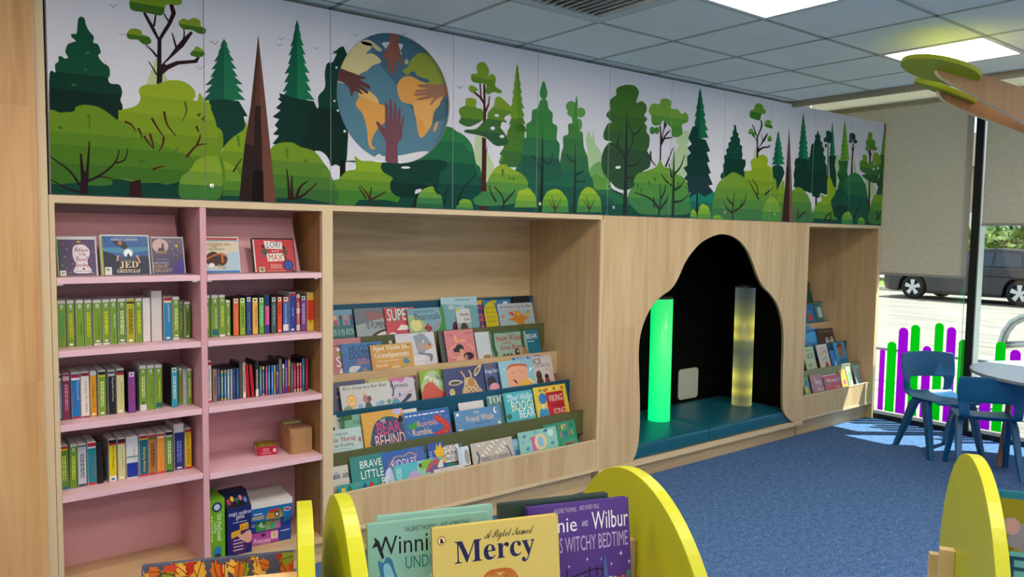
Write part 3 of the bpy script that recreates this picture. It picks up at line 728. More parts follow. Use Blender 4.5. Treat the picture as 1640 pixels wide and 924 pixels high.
lobes(4, [(600, 340, 27, 26), (645, 370, 25, 25), (600, 370, 20, 22), (640, 430, 14, 30)], '#5f9d4d', 2)
shape(4, [(625, 285), (632, 330), (628, 370), (636, 420), (640, 460), (656, 470), (662, 540), (680, 590), (690, 670), (720, 760), (540, 760), (548, 590), (560, 540), (560, 490), (585, 475), (585, 430), (605, 420), (602, 390), (616, 360), (620, 320)], '#4b8d42', 3.5, True, [(430, '#427f3e'), (500, '#37723f'), (580, '#2f6845')])
shape(4, [(680, 560), (672, 500), (688, 462), (702, 500), (710, 455), (718, 520), (745, 560), (750, 620), (700, 700), (680, 640)], '#a9c99a', 1, True)
shape(4, [(690, 660), (720, 620), (750, 620), (790, 700), (790, 780), (700, 780)], '#6ba35c', 2, True)
shape(4, [(330, 640), (420, 600), (500, 690), (560, 660), (640, 655), (700, 690), (720, 760), (800, 800), (800, 900), (300, 900)], '#23634a', 4.5, True, [(735, '#1c5645')])
shape(4, [(180, 720), (200, 680), (230, 640), (270, 625), (310, 650), (350, 670), (380, 700), (385, 745), (350, 775), (310, 820), (150, 830), (115, 800), (150, 770)], '#8bab2f', 6, True, [(672, '#6f9c35'), (715, '#548c40'), (765, '#3f7d48')])
shape(4, [(-80, 830), (60, 815), (160, 825), (330, 820), (430, 830), (800, 830), (800, 900), (-80, 900)], '#164a40', 5.6, False)
bush(4, 322, 432, 742, 838, ['#9abb2f', '#82ab35', '#649a3c'], 7)
bush(4, 454, 584, 740, 862, ['#93b72f', '#7aa834', '#5f983a', '#438244'], 7, twig='#4a3020')
bush(4, 628, 748, 740, 862, ['#93b72f', '#7aa834', '#5f983a', '#438244'], 7, twig='#3a3020', seed=3)
bush(4, 30, 118, 795, 858, ['#7aa636', '#5f9440', '#3f7d48'], 7)
shape(4, [(150, 858), (158, 640), (160, 490), (180, 500), (180, 560), (192, 520), (182, 570), (180, 700), (186, 858)], '#47211f', 6.5, False)
shape(4, [(163, 430), (166, 330), (148, 300), (112, 268), (118, 262), (150, 288), (146, 215), (152, 215), (157, 290), (166, 310), (166, 230), (176, 230), (177, 350), (190, 325), (193, 290), (199, 290), (196, 330), (180, 372), (178, 430)], '#47211f', 6.5, False)
shape(4, [(105, 200), (110, 180), (135, 178), (133, 145), (145, 125), (170, 122), (185, 140), (195, 165), (190, 190), (210, 180), (228, 200), (225, 240), (255, 262), (250, 276), (215, 270), (190, 282), (175, 265), (180, 232), (120, 222)], '#7c9e2a', 6.8, True, [(205, '#5f8a2a')])
shape(4, [(95, 245), (108, 236), (135, 252), (138, 262), (112, 270), (96, 260)], '#7c9e2a', 6.8, True)
shape(4, [(45, 365), (55, 345), (76, 335), (80, 305), (105, 298), (132, 310), (130, 345), (160, 355), (165, 390), (160, 410), (100, 440), (60, 430), (45, 415), (55, 395)], '#82a22c', 6.8, True, [(340, '#5f8a2c'), (400, '#3c6c33')])
shape(4, [(185, 400), (190, 370), (218, 335), (225, 300), (245, 292), (275, 315), (305, 345), (310, 370), (270, 395), (280, 420), (250, 440), (270, 470), (288, 520), (230, 535), (170, 490), (80, 470), (80, 455), (130, 450), (170, 410)], '#7c9e2a', 6.7, True, [(350, '#5f8a2c'), (405, '#3c6c33'), (470, '#2c5a36')])
lobes(4, [(232, 385, 11, 7), (212, 448, 11, 9), (265, 430, 12, 14), (258, 488, 12, 8)], '#dbdce3', 7.5)
shape(4, [(440, 870), (452, 640), (458, 430), (462, 640), (460, 870)], '#1b2b28', 6.2, False)
shape(4, [(606, 875), (614, 700), (620, 500), (624, 700), (622, 875)], '#1f3330', 6.2, False)
for a in ([(455, 605), (495, 620), (508, 570)], [(452, 655), (425, 600), (400, 580)], [(618, 615), (590, 600), (575, 575)], [(620, 680), (650, 665), (660, 655)], [(622, 710), (650, 712), (672, 712)]): mstroke(4, a, 7, 3, '#1f3330', 6.3)
for a in ([(265, 850), (262, 790), (220, 735)], [(268, 815), (300, 780), (325, 750)], [(230, 810), (205, 770), (195, 730)]): mstroke(4, a, 10, 4, '#33241c', 7)
for a in ([(262, 650), (262, 685)], [(296, 690), (298, 700)], [(312, 702), (318, 690)], [(310, 488), (312, 500)]): mstroke(4, a, 11, 6, '#3d6d2a', 7)
bird(4, 53, 245, 15)
# -- doors 6, 7 (zoom 5)
shape(5, [(95, 140), (100, 110), (150, 92), (200, 98), (225, 130), (215, 170), (210, 195), (240, 185), (265, 205), (268, 240), (255, 265), (272, 285), (258, 310), (270, 330), (268, 360), (285, 385), (282, 440), (272, 470), (290, 500), (285, 560), (240, 590), (220, 650), (160, 690), (100, 680), (60, 640), (20, 590), (10, 520), (25, 460), (50, 425), (70, 415), (30, 405), (22, 370), (45, 315), (70, 305), (40, 270), (48, 245), (62, 230), (60, 180), (95, 150)], '#41702a', 4, True, [(270, '#3a662c'), (370, '#345e2f'), (460, '#2d5034')])
shape(5, [(105, 570), (90, 566), (98, 556), (118, 555), (118, 566)], '#e8eaee', 5, True)
shape(5, [(130, 845), (140, 620), (146, 420), (156, 212), (160, 420), (158, 620), (156, 845)], '#223230', 6, False)
for a in ([(158, 480), (185, 430), (190, 375)], [(190, 375), (170, 330), (165, 310)], [(188, 375), (220, 360), (240, 320)], [(150, 520), (120, 470), (110, 425)], [(155, 555), (210, 545), (232, 510)], [(95, 450), (105, 400), (112, 365)], [(115, 455), (90, 440), (62, 430)], [(133, 715), (90, 700), (48, 665)], [(158, 620), (190, 622), (200, 620)]): mstroke(5, a, 8, 4, '#26322c', 6)
shape(5, [(280, 240), (300, 200), (340, 202), (350, 175), (385, 170), (408, 190), (405, 225), (445, 232), (468, 258), (490, 248), (506, 275), (500, 305), (470, 320), (472, 370), (440, 390), (412, 380), (410, 340), (385, 315), (360, 295), (345, 320), (310, 322), (295, 300), (295, 270)], '#76a33c', 5, True, [(275, '#57933a'), (320, '#4a8432')])
lobes(5, [(300, 352, 15, 22), (325, 352, 15, 20)], '#3f7a30', 5)
shape(5, [(342, 530), (345, 380), (340, 325), (348, 325), (354, 385), (365, 340), (368, 295), (384, 320), (368, 350), (356, 400), (385, 360), (412, 342), (372, 392), (420, 388), (412, 396), (372, 402), (352, 440), (350, 530)], '#2a1f28', 4.5, False)
shape(5, [(435, 410), (470, 360), (500, 355), (520, 390), (500, 430), (510, 480), (500, 600), (410, 600), (415, 500), (450, 440)], '#b3cfa0', 1.5, True)
conifer(5, 573, 108, 400, 50, 7, '#12573f', '#167049', 4)
shape(5, [(530, 330), (565, 330), (560, 395), (605, 405), (630, 470), (610, 475), (628, 530), (612, 535), (635, 595), (620, 600), (645, 660), (620, 665), (648, 700), (600, 730), (560, 705), (510, 735), (520, 705), (488, 720), (500, 640), (480, 625), (500, 600), (478, 565), (500, 550), (498, 500), (520, 480), (500, 450), (525, 430), (505, 395)], '#0d3a33', 4.4, False, [(610, '#1b3a40')])
shape(5, [(549, 855), (552, 700), (560, 700), (560, 855)], '#161e1c', 5.6, False)
shape(5, [(500, 710), (600, 705), (700, 700), (700, 870), (480, 870)], '#1a7d68', 3.6, False, [(760, '#156a5a'), (800, '#134e45')])
shape(5, [(-60, 700), (0, 690), (80, 690), (140, 720), (200, 760), (200, 860), (-60, 860)], '#276a45', 4.6, True, [(770, '#17503f')])
shape(5, [(-60, 640), (-20, 600), (15, 620), (60, 615), (70, 640), (40, 665), (20, 720), (-60, 780)], '#5d9440', 4.3, True)
shape(5, [(195, 640), (215, 600), (270, 580), (320, 560), (345, 522), (368, 560), (410, 570), (440, 600), (480, 620), (500, 660), (510, 740), (520, 800), (480, 830), (260, 830), (200, 800), (160, 740), (175, 690), (200, 665)], '#72a338', 5.2, True, [(592, '#62983a'), (655, '#4f8d42'), (740, '#3f7c48')])
shape(5, [(150, 850), (190, 810), (250, 800), (500, 800), (510, 860), (150, 860)], '#164a40', 5.1, False)
shape(5, [(410, 850), (416, 600), (424, 430), (428, 600), (424, 850)], '#22332f', 6, False)
for a in ([(335, 840), (345, 770), (345, 660)], [(340, 800), (290, 740), (200, 705)], [(345, 800), (380, 750), (400, 700)], [(310, 790), (310, 750), (305, 730)], [(350, 740), (370, 700), (375, 660)], [(425, 600), (460, 560), (485, 490)], [(425, 690), (460, 670), (480, 640)], [(410, 665), (380, 640), (352, 600)], [(412, 620), (400, 570), (395, 540)], [(420, 760), (470, 750), (505, 720)], [(290, 470), (295, 520), (320, 552)], [(375, 560), (400, 500), (418, 450)]): mstroke(5, a, 10, 4, '#26302a', 6)
for a in ([(218, 655), (215, 690)], [(238, 680), (236, 700)], [(280, 640), (285, 665)], [(315, 620), (320, 640)], [(445, 645), (450, 670)], [(215, 292), (222, 275)]): mstroke(5, a, 8, 5, '#2f6035', 6)
bush(5, 515, 555, 798, 862, ['#8ab52f', '#6fa53a', '#4f8f42'], 5.4); bush(5, 558, 632, 768, 858, ['#8fb835', '#78aa3c', '#579645'], 5.4); bush(5, 640, 696, 832, 866, ['#7cad35', '#579645'], 6.5)
# -- doors 8..11 (zoom 6)
shape(6, [(70, 590), (58, 560), (72, 540), (70, 500), (82, 480), (78, 440), (95, 430), (92, 400), (108, 385), (105, 360), (122, 345), (118, 325), (135, 310), (132, 290), (142, 270), (142, 245), (150, 240), (158, 262), (160, 285), (172, 300), (170, 320), (182, 335), (180, 365), (196, 380), (192, 405), (198, 430), (195, 460), (214, 465), (217, 500), (205, 530), (215, 560), (205, 600)], '#0d4636', 2, True, [(460, '#0a3a30')])
T6 = []
for x, y in TRK: T6.append((292+(x-714)*.46, 425+(y-340)*.655))
shape(6, T6, BR, 4, False); mstroke(6, [(292, 360), (285, 335), (265, 310)], 6, 3, BR, 4); mstroke(6, [(297, 450), (298, 470)], 9, 9, BR, 4)
shape(6, [(265, 460), (280, 380), (310, 440), (312, 470)], '#bccd9f', 1, False)
for pts, yb in (([(245, 190), (248, 150), (270, 140), (278, 112), (305, 103), (328, 118), (330, 135), (345, 145), (345, 170), (320, 172), (310, 210), (285, 208)], 165), ([(236, 285), (245, 266), (262, 268), (266, 282), (280, 290), (275, 318), (258, 312), (255, 300), (240, 300)], 290), ([(338, 235), (345, 215), (365, 208), (382, 220), (380, 238), (390, 250), (388, 265), (360, 258), (342, 250)], 240), ([(358, 340), (362, 318), (372, 310), (385, 325), (380, 345), (365, 348)], 330)):
    shape(6, pts, '#6f9e35', 5, True, [(yb, '#3f7a2e')])
shape(6, [(210, 560), (225, 540), (255, 530), (248, 480), (262, 460), (290, 455), (305, 438), (335, 435), (360, 460), (358, 500), (388, 520), (395, 580), (415, 620), (410, 870), (230, 870)], '#93b025', 5.5, True, [(520, '#86a627'), (600, '#779c28'), (680, '#5f9033')])
conifer(6, 427, 278, 500, 44, 7, '#0f6046', '#178058', 3)
shape(6, [(390, 505), (430, 498), (455, 510), (468, 550), (450, 600), (418, 670), (400, 620), (388, 560)], '#0c4034', 3.2, False)
shape(6, [(415, 690), (440, 630), (465, 610), (470, 870), (400, 870)], '#86a828', 4.5, True, [(680, '#6f9a30'), (740, '#528a3a')])
conifer(6, 588, 164, 470, 40, 9, '#0f6046', '#178058', 3)
shape(6, [(540, 455), (588, 460), (615, 460), (622, 520), (640, 560), (655, 660), (600, 670), (525, 640), (530, 600), (525, 560), (535, 510), (530, 485)], '#0b3830', 3.2, False)
shape(6, [(640, 370), (655, 360), (665, 330), (662, 310), (675, 300), (680, 278), (690, 300), (698, 318), (697, 340), (712, 355), (710, 375), (722, 395), (718, 430), (732, 450), (728, 480), (740, 510), (740, 560), (752, 600), (748, 660), (735, 690), (700, 680), (690, 710), (650, 700), (640, 680), (610, 670), (600, 620), (620, 560), (615, 480), (630, 440)], '#0d4636', 4, True, [(540, '#0a3a30')])
shape(6, [(663, 870), (665, 700), (675, 700), (676, 870)], '#0b1412', 4.6, False)
conifer(6, 775, 218, 460, 22, 8, '#12684a', '#188058', 3); shape(6, [(752, 440), (800, 440), (790, 500), (800, 560), (800, 650), (760, 620)], '#0d3f34', 3.1, False)
shape(6, [(720, 330), (735, 315), (735, 285), (755, 278), (772, 300), (770, 345), (755, 360), (740, 352), (722, 350)], '#0d4a3a', 3.4, True); lobes(6, [(734, 375, 8, 12)], '#0d4a3a', 3.4)
shape(6, [(742, 600), (745, 350), (750, 350), (750, 600)], '#141c1a', 3.3, False)
conifer(6, 855, 213, 470, 34, 9, '#5d9a2e', '#74a82c', 3); shape(6, [(812, 470), (878, 470), (870, 540), (880, 600), (870, 680), (800, 680), (820, 600), (805, 560), (820, 520)], '#2f6a32', 3.1, False, [(560, '#235a36')])
lobes(6, [(900, 315, 16, 24), (893, 345, 12, 14), (922, 348, 14, 13), (912, 318, 12, 22)], '#0c4236', 4)
shape(6, [(893, 560), (900, 440), (903, 405), (887, 378), (903, 392), (905, 360), (912, 360), (912, 395), (925, 372), (912, 408), (906, 480), (905, 560)], '#37191d', 4, False)
shape(6, [(908, 560), (915, 440), (922, 500), (935, 570)], '#a9c79a', 1, False); shape(6, [(790, 600), (800, 440), (820, 460), (812, 640)], '#b5cc9c', 1, True)
shape(6, [(745, 580), (765, 585), (780, 630), (800, 660), (790, 720), (745, 720)], '#8fae28', 4.3, True)
shape(6, [(655, 790), (680, 740), (705, 730), (700, 685), (730, 700), (790, 690), (800, 870), (655, 870)], '#86ab2a', 4.9, True, [(750, '#6f9c30'), (800, '#4f8a3a')])
shape(6, [(845, 640), (870, 580), (900, 552), (940, 555), (975, 600), (995, 660), (1010, 870), (850, 870)], '#2f7d45', 5, True, [(610, '#236c46'), (700, '#1a5a44')])
shape(6, [(765, 730), (790, 690), (800, 660), (840, 655), (870, 690), (915, 690), (915, 710), (890, 740), (880, 800), (830, 840), (790, 830), (775, 780)], '#14503f', 5.3, True, [(760, '#0f4036')])
bush(6, 835, 905, 795, 880, ['#7fae38', '#62a03f', '#418a48'], 6); bush(6, 935, 985, 835, 882, ['#7fae38', '#4f9442'], 6)
shape(6, [(985, 640), (990, 580), (1010, 570), (1025, 600), (1050, 640), (1050, 700), (985, 700)], '#b5cf9f', 1, True)
shape(6, [(1003, 880), (1008, 620), (1012, 440), (1000, 400), (985, 385), (1000, 388), (1012, 410), (1016, 370), (1022, 370), (1022, 430), (1036, 400), (1022, 450), (1018, 620), (1017, 880)], '#4a211f', 6, False)
shape(6, [(985, 395), (995, 382), (990, 345), (1002, 330), (1005, 298), (1020, 287), (1033, 305), (1032, 330), (1050, 345), (1050, 375), (1065, 395), (1050, 406), (1025, 400), (1018, 375), (1000, 405)], '#6f9e2c', 6.3, True, [(345, '#558c2e')])
shape(6, [(952, 480), (970, 462), (968, 438), (985, 432), (998, 445), (998, 480), (1015, 490), (1030, 470), (1040, 425), (1062, 420), (1085, 450), (1088, 490), (1075, 520), (1075, 560), (1062, 610), (1030, 612), (965, 570), (990, 555), (955, 535)], '#7aa32c', 6.2, True, [(480, '#5a8e30'), (520, '#3d7636'), (560, '#2c6038')])
lobes(6, [(1048, 492, 6, 5), (1040, 525, 7, 7), (1068, 520, 6, 8)], '#dbdce3', 6.8)
conifer(6, 1108, 285, 430, 24, 6, '#5d9a2e', '#5d9a2e', 3); shape(6, [(1085, 430), (1125, 430), (1125, 720), (1055, 690), (1070, 640), (1058, 620), (1080, 570), (1070, 540)], '#2c6a33', 3.1, False, [(560, '#22563a')])
shape(6, [(1015, 780), (1040, 700), (1070, 690), (1100, 705), (1110, 860), (1010, 870)], '#78a62c', 5.6, True, [(740, '#5a963a'), (790, '#3f8042')])
shape(6, [(30, 640), (55, 600), (95, 570), (140, 545), (200, 575), (240, 610), (262, 650), (300, 700), (330, 720), (325, 870), (20, 870), (10, 720)], '#6f9a30', 6, True, [(650, '#5f9036'), (720, '#4f8640'), (780, '#3f7845')])
shape(6, [(325, 790), (345, 740), (365, 715), (395, 705), (430, 750), (445, 870), (330, 870)], '#86ac35', 6.5, True, [(745, '#6f9f3c'), (800, '#4b8a44')])
shape(6, [(510, 690), (530, 655), (560, 642), (600, 670), (635, 740), (645, 870), (510, 870)], '#6f9a30', 5.4, True, [(680, '#5f9036'), (740, '#4a8240'), (800, '#3a7244')])
shape(6, [(-10, 870), (0, 830), (100, 840), (160, 810), (260, 795), (330, 810), (340, 880)], '#16503f', 6.2, False); shape(6, [(640, 880), (660, 840), (900, 860), (1110, 850), (1110, 890)], '#164a40', 5.9, False)
bush(6, 2, 66, 820, 862, ['#7cad35', '#579645'], 7)
shape(6, [(445, 865), (470, 640), (497, 255), (515, 640), (522, 870)], '#5a4038', 7, False); shape(6, [(497, 255), (515, 640), (522, 870), (497, 868), (500, 620)], '#7d584a', 7.3, False); shape(6, [(452, 865), (470, 660), (480, 510), (495, 510), (498, 865)], '#33251f', 7.4, False)
for a in ([(132, 850), (135, 760), (148, 665)], [(132, 810), (100, 780), (72, 735)], [(140, 800), (180, 770), (195, 720)], [(185, 770), (210, 735), (220, 680)], [(140, 760), (110, 730), (95, 700)], [(300, 720), (270, 660), (235, 600)], [(295, 690), (290, 640), (260, 590)], [(340, 690), (370, 665), (388, 655)], [(550, 850), (555, 800), (550, 770)], [(560, 840), (585, 810), (610, 795)], [(720, 865), (735, 830), (772, 800)], [(760, 865), (765, 830), (755, 810)], [(910, 850), (935, 790), (965, 740)], [(1060, 860), (1065, 820), (1060, 795)], [(1070, 850), (1080, 820), (1090, 800)], [(800, 790), (815, 770), (830, 755)]): mstroke(6, a, 9, 3, '#33241c', 7.2)
for p in ((212, 192, 8), (407, 294, 8), (547, 260, 8), (375, 385, 7), (226, 290, 6)): bird(6, *p)
lobes(6, [(150, 420, 4, 5), (165, 395, 4, 3), (665, 500, 4, 4), (685, 415, 4, 4)], '#2f6b55', 4.7)

# -- globe
gc = zw(3, 299, 372)
gl, gr_, gt, gb = zw(3, 51, 360), zw(3, 543, 385), zw(3, 270, 86), zw(3, 330, 657)
GC = ((gl[0]+gr_[0])/2, (gt[1]+gb[1])/2); GR = ((gr_[0]-gl[0])+(gt[1]-gb[1]))/4
GN = 56
def gclip_out(poly):
    out = []; rem = poly
    for k in range(GN):
        t = 2*math.pi*(k+.5)/GN; a, b = math.cos(t), math.sin(t); c = a*GC[0]+b*GC[1]+GR*math.cos(math.pi/GN)
        o = clip_half(rem, -a, -b, -c)
        if o: out.append(o)
        rem = clip_half(rem, a, b, c)
        if not rem: break
    return out
def gclip_in(poly):
    for k in range(GN):
        t = 2*math.pi*(k+.5)/GN; a, b = math.cos(t), math.sin(t); c = a*GC[0]+b*GC[1]+GR*math.cos(math.pi/GN)
        poly = clip_half(poly, a, b, c)
        if not poly: return []
    return [poly]
GLOBE = []
def gshape(pts, col, L, sm=True):
    p = [zw(3, x, y) for x, y in pts]
    if sm: p = smooth_closed(p, 4)
    for t in tess(p): GLOBE.append((L, t, col))
def gdraw():
    gshape([(200, 90), (350, 60), (560, 200), (560, 420), (440, 480), (330, 330), (230, 200)], '#3a6577', 1)
    gshape([(60, 240), (75, 195), (110, 145), (150, 125), (200, 130), (212, 150), (185, 175), (215, 178), (240, 195), (250, 215), (215, 228), (190, 250), (160, 265), (120, 300), (60, 300)], '#d5c88e', 2)
    gshape([(165, 122), (200, 118), (245, 150), (255, 165), (235, 165), (210, 145), (175, 138)], '#cdbf95', 2)
    gshape([(255, 130), (300, 128), (345, 138), (335, 165), (340, 180), (300, 185), (275, 160)], '#cfd2d4', 2)
    gshape([(150, 345), (175, 335), (205, 345), (235, 375), (235, 400), (175, 395)], '#e0b565', 2)
    gshape([(142, 390), (160, 365), (200, 380), (240, 395), (268, 410), (268, 470), (240, 500), (215, 540), (210, 575), (225, 590), (210, 594), (195, 570), (188, 500), (170, 440), (145, 410)], '#dd9f48', 3)
    gshape([(345, 250), (365, 235), (385, 200), (415, 175), (450, 180), (500, 230), (530, 290), (540, 330), (470, 320), (440, 310), (420, 285), (390, 260), (365, 270)], '#8a9a2e', 2)
    lobes_ = [(362, 213, 9, 12)]
    for c in lobes_: GLOBE.extend((2, t, '#b9b684') for t in tess([zw(3, x, y) for x, y in ell(*c, 14)]))
    gshape([(375, 262), (395, 255), (410, 275), (455, 290), (455, 305), (420, 295), (395, 275)], '#2f5a70', 3)
    gshape([(320, 330), (335, 290), (375, 275), (430, 300), (465, 310), (500, 320), (535, 330), (520, 370), (495, 410), (480, 440), (470, 490), (440, 535), (420, 542), (408, 500), (398, 430), (385, 400), (340, 385)], '#dd9f48', 3)
    gshape([(395, 390), (440, 385), (505, 385), (500, 410), (475, 430), (470, 490), (445, 500), (430, 470), (400, 450)], '#e2ab58', 3.5)
    gshape([(478, 510), (488, 480), (498, 472), (497, 495), (485, 517)], '#dda04c', 3)
    gshape([(200, 650), (240, 615), (260, 625), (330, 622), (420, 605), (470, 610), (430, 660), (300, 690), (200, 680)], '#d9dbe0', 2)
    # hands, one continuous outline each
    gshape([(290, 80), (324, 80), (326, 130), (334, 165), (341, 215), (334, 228), (326, 205), (318, 200), (319, 245), (311, 255), (306, 208), (303, 262), (294, 266), (291, 208), (284, 258), (277, 250), (277, 200), (266, 196), (260, 190), (275, 150), (288, 130)], '#8a5340', 5)
    gshape([(55, 240), (110, 255), (145, 268), (180, 280), (178, 288), (158, 290), (195, 312), (204, 326), (196, 332), (158, 312), (190, 338), (194, 350), (184, 350), (148, 325), (170, 350), (165, 354), (135, 340), (125, 362), (118, 355), (112, 330), (90, 305), (55, 290)], '#5a2f2c', 5)
    gshape([(270, 690), (272, 570), (250, 525), (228, 478), (240, 476), (262, 500), (268, 490), (268, 400), (278, 396), (282, 470), (286, 390), (297, 380), (302, 468), (307, 400), (316, 396), (320, 475), (326, 420), (335, 420), (335, 490), (344, 455), (351, 458), (345, 500), (340, 545), (322, 580), (322, 690)], '#70404a', 5)
    gshape([(560, 310), (500, 312), (450, 310), (415, 313), (412, 322), (450, 330), (405, 336), (402, 346), (450, 346), (398, 352), (400, 362), (452, 360), (410, 372), (412, 381), (458, 374), (480, 368), (465, 395), (472, 400), (500, 370), (560, 355)], '#9a6a4e', 5)
gdraw()

SKY = '#dbdce3'
ycol = lambda L: -.0004-.00016*L
by_door = {i: [] for i in range(11)}
BY = sorted(MUR, key=lambda t: t[0])
for L, t, c in BY:
    xs = [p[0] for p in t]
    for i in range(11):
        a, b = SXM[i]+.0018, SXM[i+1]-.0018
        if max(xs) < a or min(xs) > b: continue
        q = clip_half(clip_half(clip_half(clip_half(t, 1, 0, b), -1, 0, -a), 0, 1, ZT-.003), 0, -1, -(ZB+.003))
        if not q: continue
        for r in (gclip_out(q) if i == 2 else [q]): by_door[i].append((L, r, c))
DLAB = ['dark pine and a tall branching tree over yellow green bushes', 'large brown spire between two teal pines', 'round recessed globe with four hands',
        'brown trunked tree and pale green conifer, right of the globe', 'two slim rounded cypress trees over small bushes', 'tall dark round tree on its left edge',
        'tall teal pine over pale bushes, right half of the nook', 'dark stacked conifer and branching tree above the nook edge', 'small brown spire and teal pine above the narrow bay',
        'row of dark and light slim conifers and a clipped small tree', 'brown trunked tree, last before the window']
LOCKS = {1: (338.5, 297.5), 4: (864, 326.5), 5: (982, 332), 7: (1160, 340), 8: (1239.5, 343), 10: (1361, 349)}
LOCKM = flat('#d8d8d4', .3, .8)
for i in range(11):
    a, b = SXM[i], SXM[i+1]; xc = (a+b)/2
    e = tag(empty('mural_cabinet', (xc, 0, ZB)), 'high mural cabinet showing '+DLAB[i], 'cabinet', 'high mural cabinets')
    m = MB(); m.box((a-xc, .021, .0), (b-xc, .5, ZT-ZB), flat('#cfd0d4', .5)); m.build('carcass', e)
    m = MB(); x0, x1 = a+.0015-xc, b-.0015-xc; z0, z1 = .0025, ZT-ZB-.0025
    MURM = .5
    if i != 2:
        m.box((x0, 0, z0), (x1, .019, z1), flat(SKY, MURM, 0., .08))
    else:
        m.box((x0, .014, z0), (x1, .019, z1), flat(SKY, MURM, 0., .08))
        for p in gclip_out([(x0+xc, ZB+z0), (x1+xc, ZB+z0), (x1+xc, ZB+z1), (x0+xc, ZB+z1)]): m.face([(u-xc, 0, v-ZB) for u, v in p], flat(SKY, MURM, 0., .08))
        for q in (((x0, z0), (x1, z0)), ((x1, z0), (x1, z1)), ((x1, z1), (x0, z1)), ((x0, z1), (x0, z0))):
            m.face([(q[0][0], 0, q[0][1]), (q[1][0], 0, q[1][1]), (q[1][0], .014, q[1][1]), (q[0][0], .014, q[0][1])], flat(SKY, MURM, 0., .08))
        n = 72
        for k in range(n):
            t0, t1 = 2*math.pi*k/n, 2*math.pi*(k+1)/n
            pa = (GC[0]+GR*math.cos(t0)-xc, GC[1]+GR*math.sin(t0)-ZB); pb = (GC[0]+GR*math.cos(t1)-xc, GC[1]+GR*math.sin(t1)-ZB)
            m.face([(pa[0], -.003, pa[1]), (pb[0], -.003, pb[1]), (pb[0], .014, pb[1]), (pa[0], .014, pa[1])], flat('#b9b5aa', .4))
    for L, t, c in by_door[i]: m.face([(u-xc, ycol(L), v-ZB) for u, v in t], flat(c, MURM, 0., .08))
    door = m.build('door', e)
    if i == 2:
        g = MB(); n = 72; pts = [(GC[0]+GR*math.cos(2*math.pi*k/n)-xc, GC[1]+GR*math.sin(2*math.pi*k/n)-ZB) for k in range(n)]
        g.face([(u, .0135, v) for u, v in pts], flat('#4d7d90', .5, 0., .25))
        for L, t, c in GLOBE:
            for q in gclip_in(t): g.face([(u-xc, .0132-.00016*L, v-ZB) for u, v in q], flat(c, .5, 0., .25))
        g.build('globe_disc', door)['label'] = 'recessed globe picture with four hands'
    if i in LOCKS:
        P = on_y(*LOCKS[i]); lx, lz = P[0]-xc, P[2]-ZB
        lx = max(x0+.014, min(x1-.014, lx))
        k = MB(); k.lathe([(0, -.008), (.0095, -.007), (.011, -.002), (.011, 0)], (lx, 0, lz), LOCKM, 20, 'y'); k.box((lx-.0012, -.0088, lz-.005), (lx+.0012, -.0078, lz+.005), '#2a2a2a')
        k.build('lock', door)
# ================================================================== BOOKS STANDING SPINE OUT
ORD = ['first', 'second', 'third', 'fourth', 'fifth', 'sixth', 'seventh', 'eighth', 'ninth', 'tenth', 'eleventh', 'twelfth', 'thirteenth', 'fourteenth', 'fifteenth', 'sixteenth',
       'seventeenth', 'eighteenth', 'nineteenth', 'twentieth', 'twenty-first', 'twenty-second', 'twenty-third', 'twenty-fourth', 'twenty-fifth', 'twenty-sixth', 'twenty-seventh', 'twenty-eighth', 'twenty-ninth', 'thirtieth', 'thirty-first', 'thirty-second', 'thirty-third', 'thirty-fourth', 'thirty-fifth']
GR = '#6f9a20'; GR_ = GR
GD = '#5f8f22'
def spine_row(Z, shelf_z, items, where, group, yf=.105, kind='audiobook case', nm='audiobook_case'):
    ox, oy, s = Z; n = len(items)
    for k, it in enumerate(items):
        x0, x1, yt, case_c, col, tcol, style, title, cname = it[:9]
        opt = it[9] if len(it) > 9 else {}
        y = yf+opt.get('dy', 0)
        pm = oy+(yt+200)/s
        X0 = on_y(ox+x0/s, pm, y)[0]; X1 = on_y(ox+x1/s, pm, y)[0]
        zt_ = on_y(ox+(x0+x1)/2/s, oy+yt/s, y)[2]
        w, h = X1-X0-.0012, zt_-shelf_z; d = opt.get('d', .15 if h < .2 else .17); d = min(d, .36-y)
        e = tag(empty(nm, ((X0+X1)/2, y, shelf_z+.0006), (0, math.radians(opt.get('lean', 0)), 0)),
                '%s %s, %s from left on %s' % (cname, kind, ORD[k], where), kind.split()[-1] if kind != 'audiobook case' else 'audiobook', group)
        m = MB(); m.box((-w/2, 0, 0), (w/2, d, h), flat(case_c, .35)); m.build('case', e, bevel=min(.003, w*.15))
        m = MB(); top = opt.get('top', .07 if style != 'plain' else 0)*h; bot = opt.get('bot', .012)*h
        ww = w*.92
        if style != 'blank':
            m.box((-ww/2, -.0008, bot), (ww/2, .001, h-top), flat(col, .35))
            A = Art(m, lambda u, v, q, ww=ww, bot=bot, hh=h-top-bot: (-ww/2+u*ww, -.0008-q, bot+v*hh), .0001, rough=.35)
            for b in opt.get('bands', ()): A.rect(0, b[0], 1, b[1], b[2])
            if style == 'logo':      # small square mark at the top, publisher line at the foot
                A.rect(.32, .9, .68, .965, '#f0f0e8'); A.rect(.4, .912, .58, .95, col); A.scrib(.25, .86, .75, .875, '#dfe8d0', 1)
            if style == 'sq': A.rect(.2, .88, .82, .985, '#eef0ea'); A.ellipse(.5, .935, .22, .035, '#55702a')
            a, b = opt.get('tx', (.2, .78))
            if title: A.text(title, opt.get('u', (.38, .66))[0], a, opt.get('u', (.38, .66))[1], b, tcol, rot=-90)
            elif title is None: A.scrib(.25, a, .8, b, tcol, 2, vert=True)
            if opt.get('t2'): A.text(opt['t2'][0], opt['t2'][1], opt['t2'][2], opt['t2'][3], opt['t2'][4], opt['t2'][5], rot=-90)
            if opt.get('foot'): A.rect(.25, .03, .75, .075, opt['foot'])
            m.build('spine_insert', e)
    return
